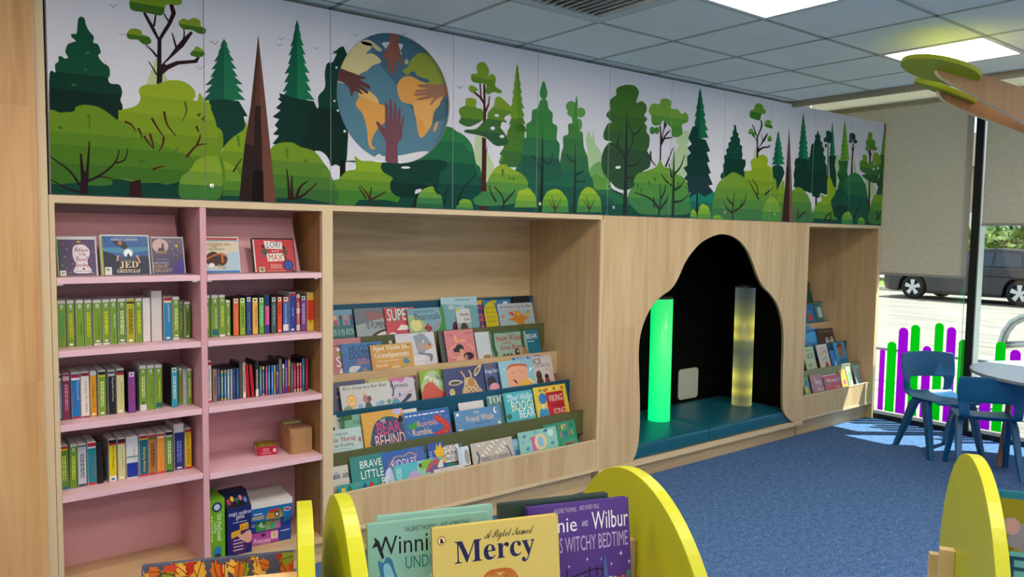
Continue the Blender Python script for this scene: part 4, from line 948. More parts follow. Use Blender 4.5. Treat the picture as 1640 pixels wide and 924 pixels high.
WC = '#dcdcd6'; BC = '#121212'
def g(x0, x1, yt, tc='#cfd86a', title=None, **o): return (x0, x1, yt, WC, GR if (x0 % 3) else GD, tc, 'logo', title, 'green spined', o)
L2 = [g(60, 132, 200), g(140, 225, 196, '#3f9a70'), g(235, 312, 194, '#d8c428', foot='#e8e8e0'), g(325, 405, 192, '#1d4a30', 'SEA-SEA', tx=(.25, .52), u=(.5, .8)), g(413, 490, 190, '#e0d024'),
      g(500, 585, 190, '#7a3a14', 'THE THIEF', tx=(.2, .7), u=(.55, .8), foot='#e8e8e0', bot=.05), g(592, 668, 184, '#e6dc20', foot='#e8e8e0', bot=.05), g(673, 740, 178, '#eef0e0', 'PALI CROSS', tx=(.4, .7), u=(.5, .8), t2=('NATION', .4, .1, .65, .3, '#244a20')),
      g(750, 830, 178, '#e8f0c0', foot='#e8e8e0', bot=.03), (835, 920, 178, WC, '#a9aa22', '#6a3a14', 'x', None, 'olive yellow spined', dict(bands=[(.88, 1, '#c8b818'), (.9, .95, '#2a2a20')], top=.02, foot='#eee')), g(928, 995, 174, '#d8d428'),
      (1000, 1080, 170, '#d9d6d0', '#d9d6d0', '#fff', 'blank', None, 'plain white'), (1085, 1195, 100, '#cfcac4', '#cfcac4', '#fff', 'blank', None, 'taller plain white'),
      (1213, 1295, 160, WC, '#1f86b4', '#e8d88a', 'x', 'JUMBO PICKED', 'bright blue spined', dict(bands=[(.93, 1, '#a8203a'), (.88, .93, '#e8dcae')], top=.02, tx=(.42, .84), u=(.42, .74), foot='#e4e0d8')),
      g(1303, 1372, 158, '#dfe8b0', foot='#e8e8e0', bot=.055), g(1376, 1405, 208, '#cfd86a', dy=.06, d=.12), g(1425, 1483, 210, '#2f4a1a', dy=.03, foot='#e8e8e0')]
spine_row((70, 450, 6.307), 1.2225, L2, 'upper left pink shelf', 'audiobooks on the upper left pink shelf')
L3 = [(108, 183, 215, WC, '#6d92bd', '#2a4468', 'x', None, 'pale blue spined', dict(bands=[(.94, 1, '#1d2438'), (.88, .93, '#dcdcd6'), (0, .03, '#26304a')], top=.03)),
      (190, 265, 205, '#b9929e', '#7c2850', '#d8a0b4', 'x', None, 'maroon spined', dict(bands=[(.86, .96, '#c8a8b4')], top=.03)),
      (278, 370, 200, WC, '#0f72b8', '#e8ecf0', 'x', 'Tyrannosaur Punk', 'blue and red spined', dict(bands=[(.92, .98, '#b8203a'), (.86, .91, '#e8e8e8'), (0, .035, '#c81e34')], top=.03, tx=(.4, .84), u=(.6, .85), t2=('In Trouble', .2, .26, .42, .62, '#c02848'))),
      (374, 462, 190, WC, '#dedad0', '#8a2a40', 'x', 'THE REAL TILLY BEANY', 'cream spined', dict(bands=[(.92, .99, '#8a1c3c'), (0, .03, '#a8305c')], top=.02, tx=(.1, .82), u=(.5, .75))),
      (468, 535, 184, WC, '#d2900f', '#4a2408', 'x', 'Railway', 'orange spined', dict(top=.1, tx=(.45, .75), u=(.25, .7), foot='#f0e8d8', t2=('STORY', .5, .2, .75, .34, '#5a3008'))),
      (550, 630, 178, WC, '#6d9a24', '#dfe09a', 'x', None, 'green spined dark topped', dict(bands=[(.93, 1, '#20242a'), (.88, .93, '#c8c020')], top=.03, foot='#e8e8e0')),
      (648, 725, 170, '#bdbdb8', '#15151a', '#d8d8d0', 'x', 'Pongwiffy the Pirate', 'black spined', dict(bands=[(.9, .96, '#b8bcc0')], top=.05, tx=(.3, .86), u=(.5, .8))),
      (735, 815, 158, WC, '#c9c888', '#4a4a2a', 'x', 'As the Moon Went Up', 'pale yellow spined', dict(bands=[(.94, .98, '#2a1a3a'), (.88, .94, '#a81a2a')], top=.03, tx=(.25, .72), u=(.5, .75), foot='#e8e8e0')),
      (850, 928, 188, BC, '#823a94', '#8a5a3a', 'sq', None, 'purple spined black', dict(top=.01, dy=-.01)),
      g(968, 1040, 130, '#d8e09a', foot='#3a3a2a', bot=.14), g(1046, 1118, 125, '#1d3a12', 'The Lion Changes the House', tx=(.12, .7), u=(.55, .8)), (1125, 1197, 120, WC, GR, '#dfe46a', 'logo', 'Lydia Pirate', 'green spined', dict(bands=[(.03, .15, '#1a6a5a')], tx=(.25, .72), u=(.45, .75))),
      (1287, 1355, 143, BC, '#2a9db0', '#e6ecd8', 'sq', None, 'teal spined black', dict(top=.01)), g(1360, 1402, 155, '#a86a2a', dy=.03, d=.12), (1405, 1440, 165, '#b7c2c4', '#c8d0d0', '#5a7a8a', 'blank', None, 'thin pale grey', dict(dy=.04, d=.1)), g(1447, 1497, 160, '#e8e8c0', dy=.02)]
spine_row((70, 565, 6.307), .906, L3, 'middle left pink shelf', 'audiobooks on the middle left pink shelf')
L4 = [(70, 145, 300, '#2a5a70', '#1b87a8', '#e8f0f0', 'x', 'Rachel', 'sea blue spined', dict(bands=[(.03, .1, '#6a4a2a'), (0, .03, '#16384a')], tx=(.6, .95), u=(.35, .8), top=.02)),
      (152, 237, 290, WC, '#5c8f20', '#dfe46a', 'x', None, 'green spined red topped', dict(bands=[(.94, 1, '#a8242a'), (.9, .94, '#d8c81e'), (0, .05, '#1b7aa0')], top=.02)),
      (242, 314, 276, '#b6bdb0', '#64951f', '#d8d85a', 'logo', None, 'green spined slightly leaning', dict(lean=1.5)),
      (325, 410, 270, WC, '#b7bfc6', '#4a5662', 'x', None, 'light grey spined', dict(bands=[(.95, .99, '#5a6274'), (0, .06, '#4a4a66')], top=.03)),
      (418, 505, 255, WC, '#14808f', '#b8283a', 'x', 'Cirrus Marrah', 'teal spined red banded', dict(bands=[(.92, 1, '#b8203a'), (.87, .91, '#e8e8e4'), (0, .05, '#d02a34')], top=.02, tx=(.2, .7), u=(.6, .85))),
      (512, 572, 262, BC, '#181818', '#888', 'blank', None, 'black open topped leaning', dict(lean=-2)),
      (622, 697, 232, WC, '#d8c60e', '#2a2a18', 'x', 'Blind Beauty', 'bright yellow spined', dict(bands=[(.92, 1, '#14141c'), (.87, .92, '#b0202a'), (0, .13, '#e6e2d4')], tx=(.3, .84), u=(.4, .75), top=.01, foot='#2a6ab0')),
      (706, 782, 218, WC, '#c9c88c', '#3a3a28', 'x', 'As the Moon Went Up', 'pale cream spined', dict(bands=[(.92, 1, '#3a1630'), (.88, .92, '#a8203a')], tx=(.3, .72), u=(.5, .75), top=.02, foot='#eee')),
      (787, 905, 206, WC, '#c9d0d2', '#a84a6a', 'x', 'LAST NIGHT', 'wide white and blue spined', dict(bands=[(0, .36, '#20399a'), (.5, .53, '#3a8a78')], tx=(.45, .74), u=(.6, .75), top=.02, bot=.04)),
      (914, 997, 188, WC, '#155e74', '#e2cf4a', 'x', 'Sleeping Beauty', 'deep teal spined red banded', dict(bands=[(.93, 1, '#a8203a'), (.9, .93, '#d8c81e'), (0, .045, '#d0304a')], tx=(.1, .72), u=(.35, .75), top=.02)),
      (1004, 1080, 178, WC, '#a8702a', '#4a2a10', 'x', None, 'brown spined red topped', dict(bands=[(.94, 1, '#a8203a'), (.88, .93, '#5a6a2a'), (0, .05, '#b8343a')], top=.02)),
      (1085, 1157, 165, WC, '#df9330', '#b86a18', 'x', 'ILLUSION', 'light orange spined', dict(bands=[(.93, 1, '#b85a3a'), (.89, .92, '#ece8e0'), (0, .045, '#c8343a')], tx=(.12, .42), u=(.4, .65), top=.02)),
      (1163, 1235, 152, WC, '#5f8f22', '#e8e8c0', 'x', None, 'green spined black banded', dict(bands=[(.92, 1, '#14161a'), (.88, .92, '#c8ccc4'), (0, .04, '#20303a')], top=.02)),
      (1243, 1343, 80, '#cfcac6', '#22286e', '#8a9ad8', 'x', None, 'wide navy spined white topped', dict(top=.19, foot='#d8d8d4', bot=.02)),
      (1350, 1413, 125, WC, '#d9b313', '#3a2a0a', 'x', 'PARK ELEVEN', 'mustard yellow spined', dict(bands=[(.93, 1, '#a8203a'), (0, .05, '#c8242a')], tx=(.12, .82), u=(.3, .6), top=.02))]
spine_row((70, 665, 5.963), .60, L4, 'lowest left pink shelf', 'audiobooks on the lowest left pink shelf')
R2 = [g(120, 197, 170, '#e0d85a'), (215, 297, 168, WC, GR, '#eef0d0', 'logo', 'PRINCESS KNIGHT', 'green spined', dict(bands=[(.04, .19, '#17786a')], tx=(.22, .75), u=(.5, .8))), g(305, 380, 164, '#cfd86a', bot=.06), g(388, 442, 230, '#e8f0d8', 'BOOKED', tx=(.35, .6), foot='#e8e8e0', dy=.01),
      (470, 542, 206, BC, '#d0682a', '#ecd0b0', 'sq', 'The Magic Basement', 'orange spined black', dict(top=.01, tx=(.18, .7), u=(.4, .62))), (550, 620, 200, BC, '#8fb22a', '#3a5a18', 'sq', None, 'lime spined black', dict(top=.01)), (627, 692, 186, BC, '#2b4680', '#6fc0d8', 'sq', 'THE LAST WORD', 'navy spined black', dict(top=.01, tx=(.12, .6), u=(.4, .65))),
      (700, 770, 198, BC, '#e0ae4e', '#3a2a10', 'sq', 'FRANK AND FRIENDS', 'golden spined black', dict(top=.01, tx=(.2, .75), u=(.5, .8))), (778, 843, 194, BC, '#58a52c', '#8fe0c0', 'sq', None, 'bright green spined black', dict(top=.01)),
      (850, 907, 168, '#6a7a8a', '#d03a86', '#f4c8e0', 'x', 'GRUESOME TRUTH', 'pink and navy spined', dict(bands=[(.72, 1, '#1f3a6a'), (0, .22, '#3a3f8a')], tx=(.25, .7), u=(.4, .7), top=.01)), (925, 990, 188, BC, '#3f5450', '#8aa8a0', 'sq', None, 'grey green spined black', dict(top=.01)),
      (997, 1058, 186, BC, '#d8451f', '#2a1410', 'sq', 'THE BOAT', 'red orange spined black', dict(top=.01, tx=(.5, .82), u=(.3, .75), foot='#f0d8b0')), (1065, 1137, 184, BC, '#2b62ad', '#e8e8e8', 'sq', 'TALES OF MYSTERY', 'blue and orange spined black', dict(top=.01, bands=[(.84, 1, '#d8622a'), (.04, .22, '#d8d8d8')], tx=(.24, .8), u=(.35, .6))),
      (1142, 1222, 138, WC, '#23368c', '#dfe3ee', 'x', 'MAN FIRE', 'tall royal blue spined', dict(bands=[(.92, .98, '#b02a34')], tx=(.4, .62), u=(.45, .65), top=.02, foot='#d8d8d8')), (1225, 1272, 155, '#7a7670', '#b52e34', '#e8c8b8', 'x', None, 'thin red and cream spined', dict(bands=[(.48, .62, '#c8c0a8'), (.02, .18, '#d8d4c0'), (.9, 1, '#c8c8b0')], top=.01)),
      (1277, 1348, 172, BC, '#7a3a92', '#d8b8e0', 'sq', None, 'purple spined', dict(top=.01)), (1355, 1437, 134, '#d8c890', '#e2bf45', '#c83028', 'x', None, 'yellow and red spined', dict(bands=[(.28, .82, '#cf3f22')], top=.03))]
spine_row((310, 450, 7.4545), 1.2225, R2, 'upper right pink shelf', 'audiobooks on the upper right pink shelf')
def dv(x0, x1, yt, c, tc, name, cc='#1a1a1c', **o): return (x0, x1, yt, cc, c, tc, 'x', None, name, dict(top=.02, **o))
R3 = [(140, 217, 170, WC, '#d8d2c6', '#7a2a2a', 'x', 'MONTMORENCY ON THE ROCKS', 'white spined red banded', dict(bands=[(.91, .98, '#a81e2e'), (0, .05, '#b0283a')], tx=(.1, .82), u=(.45, .75), top=.02, dy=-.02)),
      dv(225, 284, 262, '#8a7a66', '#4a3a30', 'beige backed', d=.13), dv(286, 317, 265, '#4a4a8a', '#a8a8d0', 'violet spined'), dv(325, 357, 276, '#2f93a8', '#e8d87a', 'teal spined', bands=[(.9, .98, '#d8b020'), (0, .07, '#d8b020')]), dv(366, 393, 272, '#3f93c8', '#d8e8f0', 'sky blue spined', bands=[(.9, .98, '#d8b020'), (0, .06, '#d8b020')]),
      dv(400, 432, 268, '#8fa8a8', '#d8e0e0', 'pale grey green spined'), dv(437, 467, 262, '#8a98a8', '#c8d0d8', 'slate grey spined'), dv(470, 503, 258, '#1f3a6a', '#5a7ab0', 'navy spined'), dv(510, 542, 255, '#27507f', '#6a98c8', 'steel blue spined'),
      dv(545, 584, 195, '#4a4a4a', '#5a5a5a', 'dark grey spined'), dv(587, 626, 192, '#c8a898', '#8a3a34', 'cream and red spined', '#c8c0b0', bands=[(0, .16, '#e0d8c8')]), dv(634, 676, 208, '#a8141c', '#a8141c', 'plain red leaning', lean=-3.5), dv(688, 728, 208, '#b2161e', '#b2161e', 'bright red leaning', lean=-4),
      dv(737, 778, 175, '#1d1d1d', '#d8d8d0', 'black white lettered', '#3a3a38', bands=[(0, .2, '#d8d4cc')]), dv(786, 815, 232, '#4a8a7a', '#a8c8b8', 'sea green spined', bands=[(0, .4, '#5a6aa8')]), dv(820, 847, 232, '#2a5aa0', '#d8c860', 'blue and gold spined', bands=[(.9, 1, '#d8b83a'), (0, .07, '#d8b83a')]), dv(860, 882, 228, '#c84a78', '#f0c0d0', 'pink spined'),
      dv(888, 916, 222, '#1f72c0', '#a8d0f0', 'vivid blue spined'), dv(928, 952, 220, '#2280c8', '#c8e0f0', 'bright azure spined'), dv(958, 980, 218, '#c0a058', '#5a4a20', 'sandy spined'), dv(986, 1013, 215, '#2a3aa0', '#d8a83a', 'indigo spined', bands=[(.68, .74, '#d8b020')]), dv(1016, 1056, 148, '#6a6a6a', '#7a7a7a', 'tall grey spined', '#4a4a4a'),
      dv(1061, 1086, 205, '#6a8a3a', '#c8d8a0', 'green and plum spined', bands=[(0, .4, '#7a3a6a'), (.85, 1, '#d8d8c8')]), dv(1089, 1122, 155, '#5a2f9a', '#c8b0e8', 'tall purple spined'), dv(1127, 1156, 148, '#b89a60', '#6a2a24', 'tan patterned spined', bands=[(0, .2, '#a82a24')]), dv(1161, 1195, 190, '#5a5a6a', '#8a8a98', 'grey violet spined'),
      dv(1199, 1221, 195, '#c0304a', '#e8a8b0', 'crimson spined', bands=[(0, .1, '#d8c8a0')]), dv(1231, 1258, 192, '#c8344e', '#f0b8c0', 'rose red spined', bands=[(.9, 1, '#d8b878'), (0, .1, '#d8c8a0')]), dv(1266, 1290, 190, '#cc3a58', '#f0b8c0', 'coral pink spined', bands=[(.9, 1, '#d8b878'), (0, .1, '#d8c8a0')]), dv(1294, 1327, 138, '#1d6a9a', '#8ac0d8', 'tall blue spined'), dv(1333, 1368, 130, '#9a1820', '#c85a5a', 'tall dark red spined')]
spine_row((310, 555, 7.4545), .906, R3, 'middle right pink shelf', 'discs and cases on the middle right pink shelf', kind='disc case', nm='disc_case', yf=.12)

# ================================================================== BOOKS FACE OUT
def face_book(name, label, cat, group, loc, rot, w, h, th, base, art, vis0=0., edge='#e8e2d2', spine=None, parent_rough=.3):
    e = tag(empty(name, loc, rot), label, cat, group)
    m = MB(); c = flat(base, parent_rough)
    m.box((-w/2, -th/2, 0), (w/2, -th/2+.0016, h), c); m.box((-w/2, th/2-.0016, 0), (w/2, th/2, h), c)
    m.box((-w/2, -th/2+.0016, 0), (-w/2+.0016, th/2-.0016, h), flat(spine or base, parent_rough))
    zl = vis0*h
    if art:
        A = Art(m, lambda u, v, q: (-w/2+u*w, -th/2-q, zl+v*(h-zl)), .00012, rough=parent_rough, clip=lambda t: [clip_half(clip_half(clip_half(clip_half(t, 1, 0, 1), -1, 0, 0), 0, 1, 1), 0, -1, zl/(h-zl) if zl else 0)])
        art(A)
    m.build('cover', e)
    m = MB(); m.box((-w/2+.0017, -th/2+.0017, .002), (w/2-.002, th/2-.0017, h-.0025), flat(edge, .8)); m.build('pages', e)
    return e
def tier_books(xa, tier, items, where, group, lean=17):
    yk, zk = LIPS[tier]; zbase = zk-.0985
    for it in items:
        lab, base, x0, ytop, x1, n, art = it[:7]; opt = it[7] if len(it) > 7 else {}
        th = opt.get('th', .007); th0 = math.radians(opt.get('lean', lean)); nrm = (0, -math.cos(th0), math.sin(th0))
        lift = opt.get('lift', 0)
        y0 = yk+.018+.012+.0125*(3-n)
        o = (0, y0, zbase)
        tl = on_plane(x0, ytop, o, nrm)
        # bottom right corner where the lip hides the book
        pa, pb = pix((tl[0], yk, zk)), pix((tl[0]+.5, yk, zk))
        yb = pa[1]+(pb[1]-pa[1])*(x1-pa[0])/(pb[0]-pa[0])
        br = on_plane(x1, yb, o, nrm)
        h = (tl[2]-zbase)/math.cos(th0); w = br[0]-tl[0]
        if opt.get('x0fix') is not None: tl[0] = opt['x0fix']; w = br[0]-tl[0]
        hv = min(.9, max(0, (br[2]-zbase)/math.cos(th0)/h))
        face_book('picture_book', lab, 'book', group, (tl[0]+w/2, y0, zbase+.001), (-th0, 0, opt.get('yaw', 0)), w, h, th, base, art, hv, spine=opt.get('spine'), edge=opt.get('edge', '#e8e2d2'))
S = serif
def a1(A): A.rect(0, .3, 1, 1, '#6a9bb0'); A.rect(0, 0, 1, .45, '#3b6d74'); [A.ellipse(.15+.2*i, .72, .06, .1, c, 2) for i, c in enumerate(('#8a5a40', '#d8b090', '#5a3a30', '#c89070', '#6a4a3a'))]; [A.rect(.09+.2*i, .45, .21+.2*i, .64, c, 2) for i, c in enumerate(('#3a7a9a', '#b84a5a', '#2a6a6a', '#a85a7a', '#3a4a8a'))]; A.text(S('GEN S IS FUN'), .05, .1, .98, .32, '#9fd8d0')
def a2(A): A.poly([(0, .4), (1, .75), (1, 1), (0, 1)], '#6d7880'); A.text('FERGAL', .28, .56, .74, .86, '#c8502a'); A.text('IS FUMING', .24, .26, .76, .5, '#1d2024'); A.blob([(.35, 0), (.5, .16), (.7, .22), (.8, .1), (.7, .0)], '#4a3020'); A.blob([(.45, 0), (.55, .1), (.7, .13), (.75, 0)], '#e0e0dc')
def a3(A): A.text('SUPER', .09, .49, .9, .94, '#1f9a9a'); A.text('SUPER', .07, .52, .88, .97, '#efe8d8'); A.blob([(.35, .15), (.42, .25), (.5, .35), (.6, .32), (.75, .28), (.75, .16)], '#efe8e0'); A.blob([(.05, 0), (.1, .06), (.22, .08), (.28, 0)], '#efe8e0'); A.ellipse(.85, .22, .06, .08, '#3aa0b0')
def a4(A): A.blob([(0, 0), (0, .7), (.3, .6), (.5, .2), (.4, 0)], '#9db77e'); A.ellipse(.2, .3, .15, .25, '#d8d88a'); A.text('Sneaky Jack and the', .18, .77, .72, .92, '#2d4a5c'); A.text('Beanstalk', .18, .5, .88, .78, '#234a5a'); A.blob([(.7, 0), (.8, .1), (.9, .5), (.88, 1), (1.05, .9), (1.05, 0)], '#2f8a2a'); [A.ellipse(x, y, .05, .08, c, 4) for x, y, c in ((.45, .15, '#8a2a2a'), (.5, .25, '#a83a30'), (.56, .14, '#8a1f28'), (.52, .06, '#a8302a'))]; A.line([(.62, .05), (.75, .2), (.86, .4)], .03, '#c8602a')
def a5(A): A.poly([(0, .8), (1, .7), (1, 1), (0, 1)], '#a9cdd0'); A.text('Would', .18, .6, .62, .76, '#e2f0ec'); A.text('Be', .35, .42, .62, .56, '#d8e8e8'); A.blob([(.25, 0), (.28, .2), (.4, .25), (.42, .1), (.4, 0)], '#5a1f28'); A.scrib(.35, .88, .8, .92, '#3a6a78', 1)
def a6(A): A.rect(0, .0, 1, .3, '#8fa8a8'); A.text(S('Molly'), .25, .6, .95, .78, '#7a2a3a'); A.text(S('Tale'), .5, .4, .95, .54, '#5a4a4a'); A.blob([(.2, 0), (.3, .25), (.5, .3), (.65, .2), (.7, 0)], '#3a2a20'); A.rect(0, .88, .3, 1, '#c8c030')
def a7(A): A.text('THE', .3, .64, .72, .8, '#d8602a', shear=.2); A.text('SPECTACULAR', .3, .0, 2.2, .52, '#e0682a', shear=.1); A.poly([(.5, 1), (.4, .92), (.45, .85), (.6, .82), (.75, .86), (.78, 1)], '#d8a830'); A.ellipse(.85, .84, .1, .08, '#d8d0a8'); A.ellipse(.89, .85, .09, .08, '#24347c'); A.poly([(.1, .5), (.14, .6), (.18, .5), (.26, .5), (.2, .44)], '#d85030'); A.poly([(.1, 0), (.16, .14), (.22, .05), (.3, .1), (.3, 0)], '#d8b060')
def a8(A): A.blob([(.0, 0), (.02, .7), (.25, .95), (.4, .8), (.42, 0)], '#cdbb1a'); A.blob([(.3, .9), (.35, 1.1), (.5, 1.05), (.45, .9)], '#c8a81a'); [A.ellipse(.1+.08*(i % 4), .2+.17*(i//4), .012, .05, '#4a6a2a', 3) for i in range(16)]; A.rect(.72, .78, .88, .93, '#d0d8d8')
def a9(A): A.rect(0, .72, 1, 1, '#b9bfc2'); A.text('An Autumn Day for Bear', .05, .74, .97, .92, '#2a3038'); A.blob([(.22, .3), (.35, .32), (.45, .5), (.5, .62), (.6, .62), (.66, .46), (.85, .3), (.7, .2), (.68, 0), (.5, 0), (.46, .12)], '#c8842e'); A.ellipse(.55, .5, .05, .1, '#d8a050'); [A.ellipse(x, y, .035, .07, c, 5) for x, y, c in ((.33, .56, '#d8503a'), (.38, .5, '#c8402a'), (.42, .6, '#d8b03a'), (.78, .5, '#d8a82a'), (.84, .58, '#c8982a'), (.86, .46, '#d8b84a'), (.1, .42, '#c8882a'))]
def nav(A): A.scrib(.2, .4, .8, .6, '#1d2a44', 2)
WH1 = 'the top row of the wide display bay'
T1 = [('blue picture book with a row of children, far left of the top display row', '#5d8ea6', 519, 498, 568.5, 1, a1),
      ('grey picture book with a penguin shape and dark capitals, second in the top row', '#93a5a8', 566, 495, 640, 1, a2, dict(spine='#b08a2a')),
      ('red picture book behind the red cloud one, only its top edge showing', '#a82a3c', 622, 493, 682, 0, None),
      ('red picture book with a white cloud and giant cream capitals', '#c02a3e', 614.5, 494.5, 668, 2, a3),
      ('sky blue picture book with red berries and a green stalk', '#6d9fae', 650.5, 495, 715, 3, a4),
      ('tall pale teal book standing highest in the top display row', '#6ba3aa', 704.6, 477, 768, 1, a5, dict(lean=12)),
      ('small white and teal book with a brown animal, in front of the tall teal one', '#c3cdca', 728.5, 495.5, 756, 3, a6),
      ('deep blue picture book with orange letters and a sun', '#24347c', 747, 482, 788, 1, a7),
      ('blue picture book with a big yellow bumpy shape', '#3a7aa8', 772, 482, 823.5, 2, a8),
      ('dark navy book leaning at the right end of the top display row', '#101828', 821, 475, 852, 1, nav, dict(lean=12)),
      ('pale picture book with an orange bear among autumn leaves', '#9fb8c0', 795.5, 487.5, 857, 3, a9)]
tier_books(0, 1, T1, WH1, 'picture books in the top row of the wide bay')
def b1(A): A.rect(0, .7, 1, 1, '#b87a80'); A.scrib(.2, .78, .9, .84, '#7a3a44', 1); A.text('SUN !', .25, .2, 1.1, .5, '#efe6e0'); A.ellipse(.4, .56, .12, .06, '#9ab030'); A.rect(.3, .65, .45, .74, '#e8e0dc'); A.blob([(.3, 0), (.33, .12), (.4, .16), (.44, 0)], '#efe6e0')
def b2(A): A.poly([(0, .7), (1, .8), (1, 1), (0, 1)], '#3f78ac'); A.text('HUGLESS', .18, .68, .86, .93, '#1f3350'); A.text('DOUGLAS', .18, .44, .86, .68, '#1f3350'); A.text('GOES', .36, .38, .56, .46, '#d8703a'); A.text('CAMPING', .3, .24, .68, .36, '#d8783a'); A.blob([(.12, .1), (.2, .22), (.4, .2), (.36, .1), (.25, 0), (.15, 0)], '#c8d0d0'); A.ellipse(.5, .05, .05, .08, '#8a8a7a')
def b3(A): A.text(S('Spot Visits his'), .07, .72, .92, .95, '#efe8d8'); A.text(S('Grandparents'), .08, .42, .9, .68, '#efe8d8'); A.scrib(.1, .3, .68, .36, '#e8d8b0', 1); A.text('Eric Hill', .1, .1, .35, .22, '#efe8d8'); A.blob([(.74, .2), (.76, .35), (.82, .4), (.86, .3), (.9, .22), (.84, .14)], '#4a8a9a'); A.ellipse(.9, .9, .02, .04, '#4a4020'); A.blob([(.42, 0), (.5, .1), (.6, .1), (.64, 0)], '#ddc890')
def b4(A): A.blob([(.5, .5), (.48, .75), (.45, .9), (.55, .93), (.65, .98), (.75, .92), (.82, .8), (.92, .6), (.88, .5), (.75, .45), (.65, .36), (.55, .4)], '#8a98a4'); A.ellipse(.64, .58, .09, .12, '#b8988a'); A.blob([(.7, .5), (.78, .62), (.92, .62), (.9, .52), (.78, .45)], '#c89a70'); A.ellipse(.84, .61, .02, .03, '#1a1a1a'); A.ellipse(.7, .72, .018, .04, '#f4f4f0'); A.blob([(.5, .4), (.7, .36), (.88, .3), (.86, .12), (.8, .1), (.78, .26), (.55, .34)], '#6a7a84'); A.text('BRAVE', .38, .14, .68, .3, '#efefec'); A.text('BEARS', .38, 0, .66, .12, '#efefec')
def b5(A): [A.ellipse(.2+.3*(i % 3), .1+.13*(i//3), .06, .03, '#5a665e', 2) for i in range(18)]
def b6(A): A.scrib(.07, .82, .28, .88, '#8a4a4a', 2); A.scrib(.68, .84, .94, .9, '#8a4a4a', 2); A.line([(.36, .82), (.32, .7), (.37, .62), (.36, .85), (.4, .62), (.48, .66), (.53, .62), (.56, .68), (.6, .6), (.63, .68), (.72, .58)], .018, '#f0d060'); A.line([(.35, .55), (.15, .42), (.08, .28), (.15, .16), (.3, .12)], .014, '#f0d890'); A.line([(.75, .52), (.86, .42), (.94, .3)], .014, '#f0d890'); A.ellipse(.45, .4, .14, .14, '#1d1a1e'); A.ellipse(.3, .36, .07, .07, '#1d1a1e'); A.ellipse(.5, .27, .08, .12, '#d89a80'); A.blob([(.28, 0), (.35, .16), (.5, .16), (.6, .08), (.6, 0)], '#d8a890'); A.ellipse(.72, .14, .18, .12, '#1d1a1e'); A.ellipse(.63, .1, .06, .09, '#b87a60')
def b7(A): A.text('Three', .1, .76, .6, .92, '#9ccfdc'); A.text('Women', .1, .5, .8, .68, '#9ccfdc'); A.text('Storm', .15, .3, .75, .44, '#9ccfdc'); A.ellipse(.6, .06, .25, .08, '#9a7a5a')
def b8(A): [A.blob([(x0, 0), (x0-.04, .5), (x0, 1), (x0+.06, .96), (x0+.05, .4), (x0+.09, .1)], '#2f5a34', 1) for x0 in (.04, .88)]; A.rect(0, .9, 1, 1, '#3a6a3c'); A.text('MICHAEL ROSEN', .26, .85, .68, .92, '#4a6a58'); A.text(S('Snow White'), .14, .58, .86, .82, '#a83a2c'); A.text(S('and the'), .3, .46, .54, .56, '#a83a2c'); A.text(S('Seven Bears'), .22, .24, .84, .44, '#a83a2c'); A.ellipse(.68, .1, .07, .16, '#5a2420'); A.ellipse(.7, .14, .03, .05, '#d8a888'); A.blob([(.84, 0), (.84, .25), (.92, .28), (.96, .1), (.97, 0)], '#a87a40'); [A.ellipse(.3+.1*i, .02, .04, .08, '#6a4a30', 6) for i in range(3)]
def b9(A): A.text('BEAR', .12, .62, .88, .82, '#f0f0ec'); A.scrib(.12, .48, .6, .54, '#d8e8e8', 1)
T2 = [('dusty pink picture book with huge white letters at the left post, second row', '#b06a72', 519, 545, 583.5, 1, b1),
      ('blue picture book of a camping story, second display row', '#2f64a0', 544.5, 552, 617, 2, b2),
      ('pale sliver of a book behind the orange and grey ones, second display row', '#a8c0b8', 622, 545.5, 633, 0, None),
      ('white picture book with a grey bear in profile', '#c9c8cd', 631.5, 536, 701.5, 1, b4),
      ('wide orange picture book with a blue paw shape, second display row', '#c59334', 591.5, 554, 664, 3, b3),
      ('charcoal picture book with leaf patterns, mostly hidden by the pink one', '#2f3836', 700, 530, 722, 1, b5),
      ('salmon pink picture book with two dark haired heads embracing', '#cd7a7c', 710, 530.5, 764, 2, b6),
      ('white picture book with pale blue lettering beside the salmon one', '#c4ccce', 759, 533, 790, 1, b7),
      ('green leafy picture book with red lettering, right end of the second row', '#8fae9c', 783.5, 531, 846.5, 2, b8, dict(spine='#7a4a34')),
      ('teal picture book with white lettering, last of the second display row', '#16708a', 838, 529, 867, 1, b9)]
tier_books(0, 2, T2, '', 'picture books in the second row of the wide bay')
def c1(A): A.text(S('Stars'), .3, .68, .9, .86, '#c8a850'); A.text(S('or Sky'), .25, .4, .9, .58, '#b89848')
def c2(A): A.text(S("We're Going on a Bear Hunt", 'bi'), .05, .76, .93, .95, '#454a4e'); A.scrib(.2, .7, .78, .74, '#e0b878', 1); A.ellipse(.2, .36, .095, .26, '#e0a850'); A.ellipse(.2, .36, .07, .19, '#edc880'); A.text('00', .16, .28, .24, .44, '#c08830'); A.ellipse(.46, .55, .04, .1, '#d8b878'); A.blob([(.42, .3), (.44, .5), (.5, .52), (.53, .36), (.5, .22)], '#b07a80'); A.ellipse(.55, .36, .045, .12, '#7a5a48'); A.blob([(.46, 0), (.47, .2), (.54, .24), (.58, .1), (.58, 0)], '#4a5a54'); A.blob([(.03, 0), (.06, .14), (.14, .16), (.2, 0)], '#7a9a80'); [A.ellipse(x, y, .05, .1, c, 7) for x, y, c in ((.36, .1, '#8ab0cc'), (.72, .1, '#8ab4d0'), (.8, .14, '#7aa8c8'), (.94, .14, '#6a9a78'))]
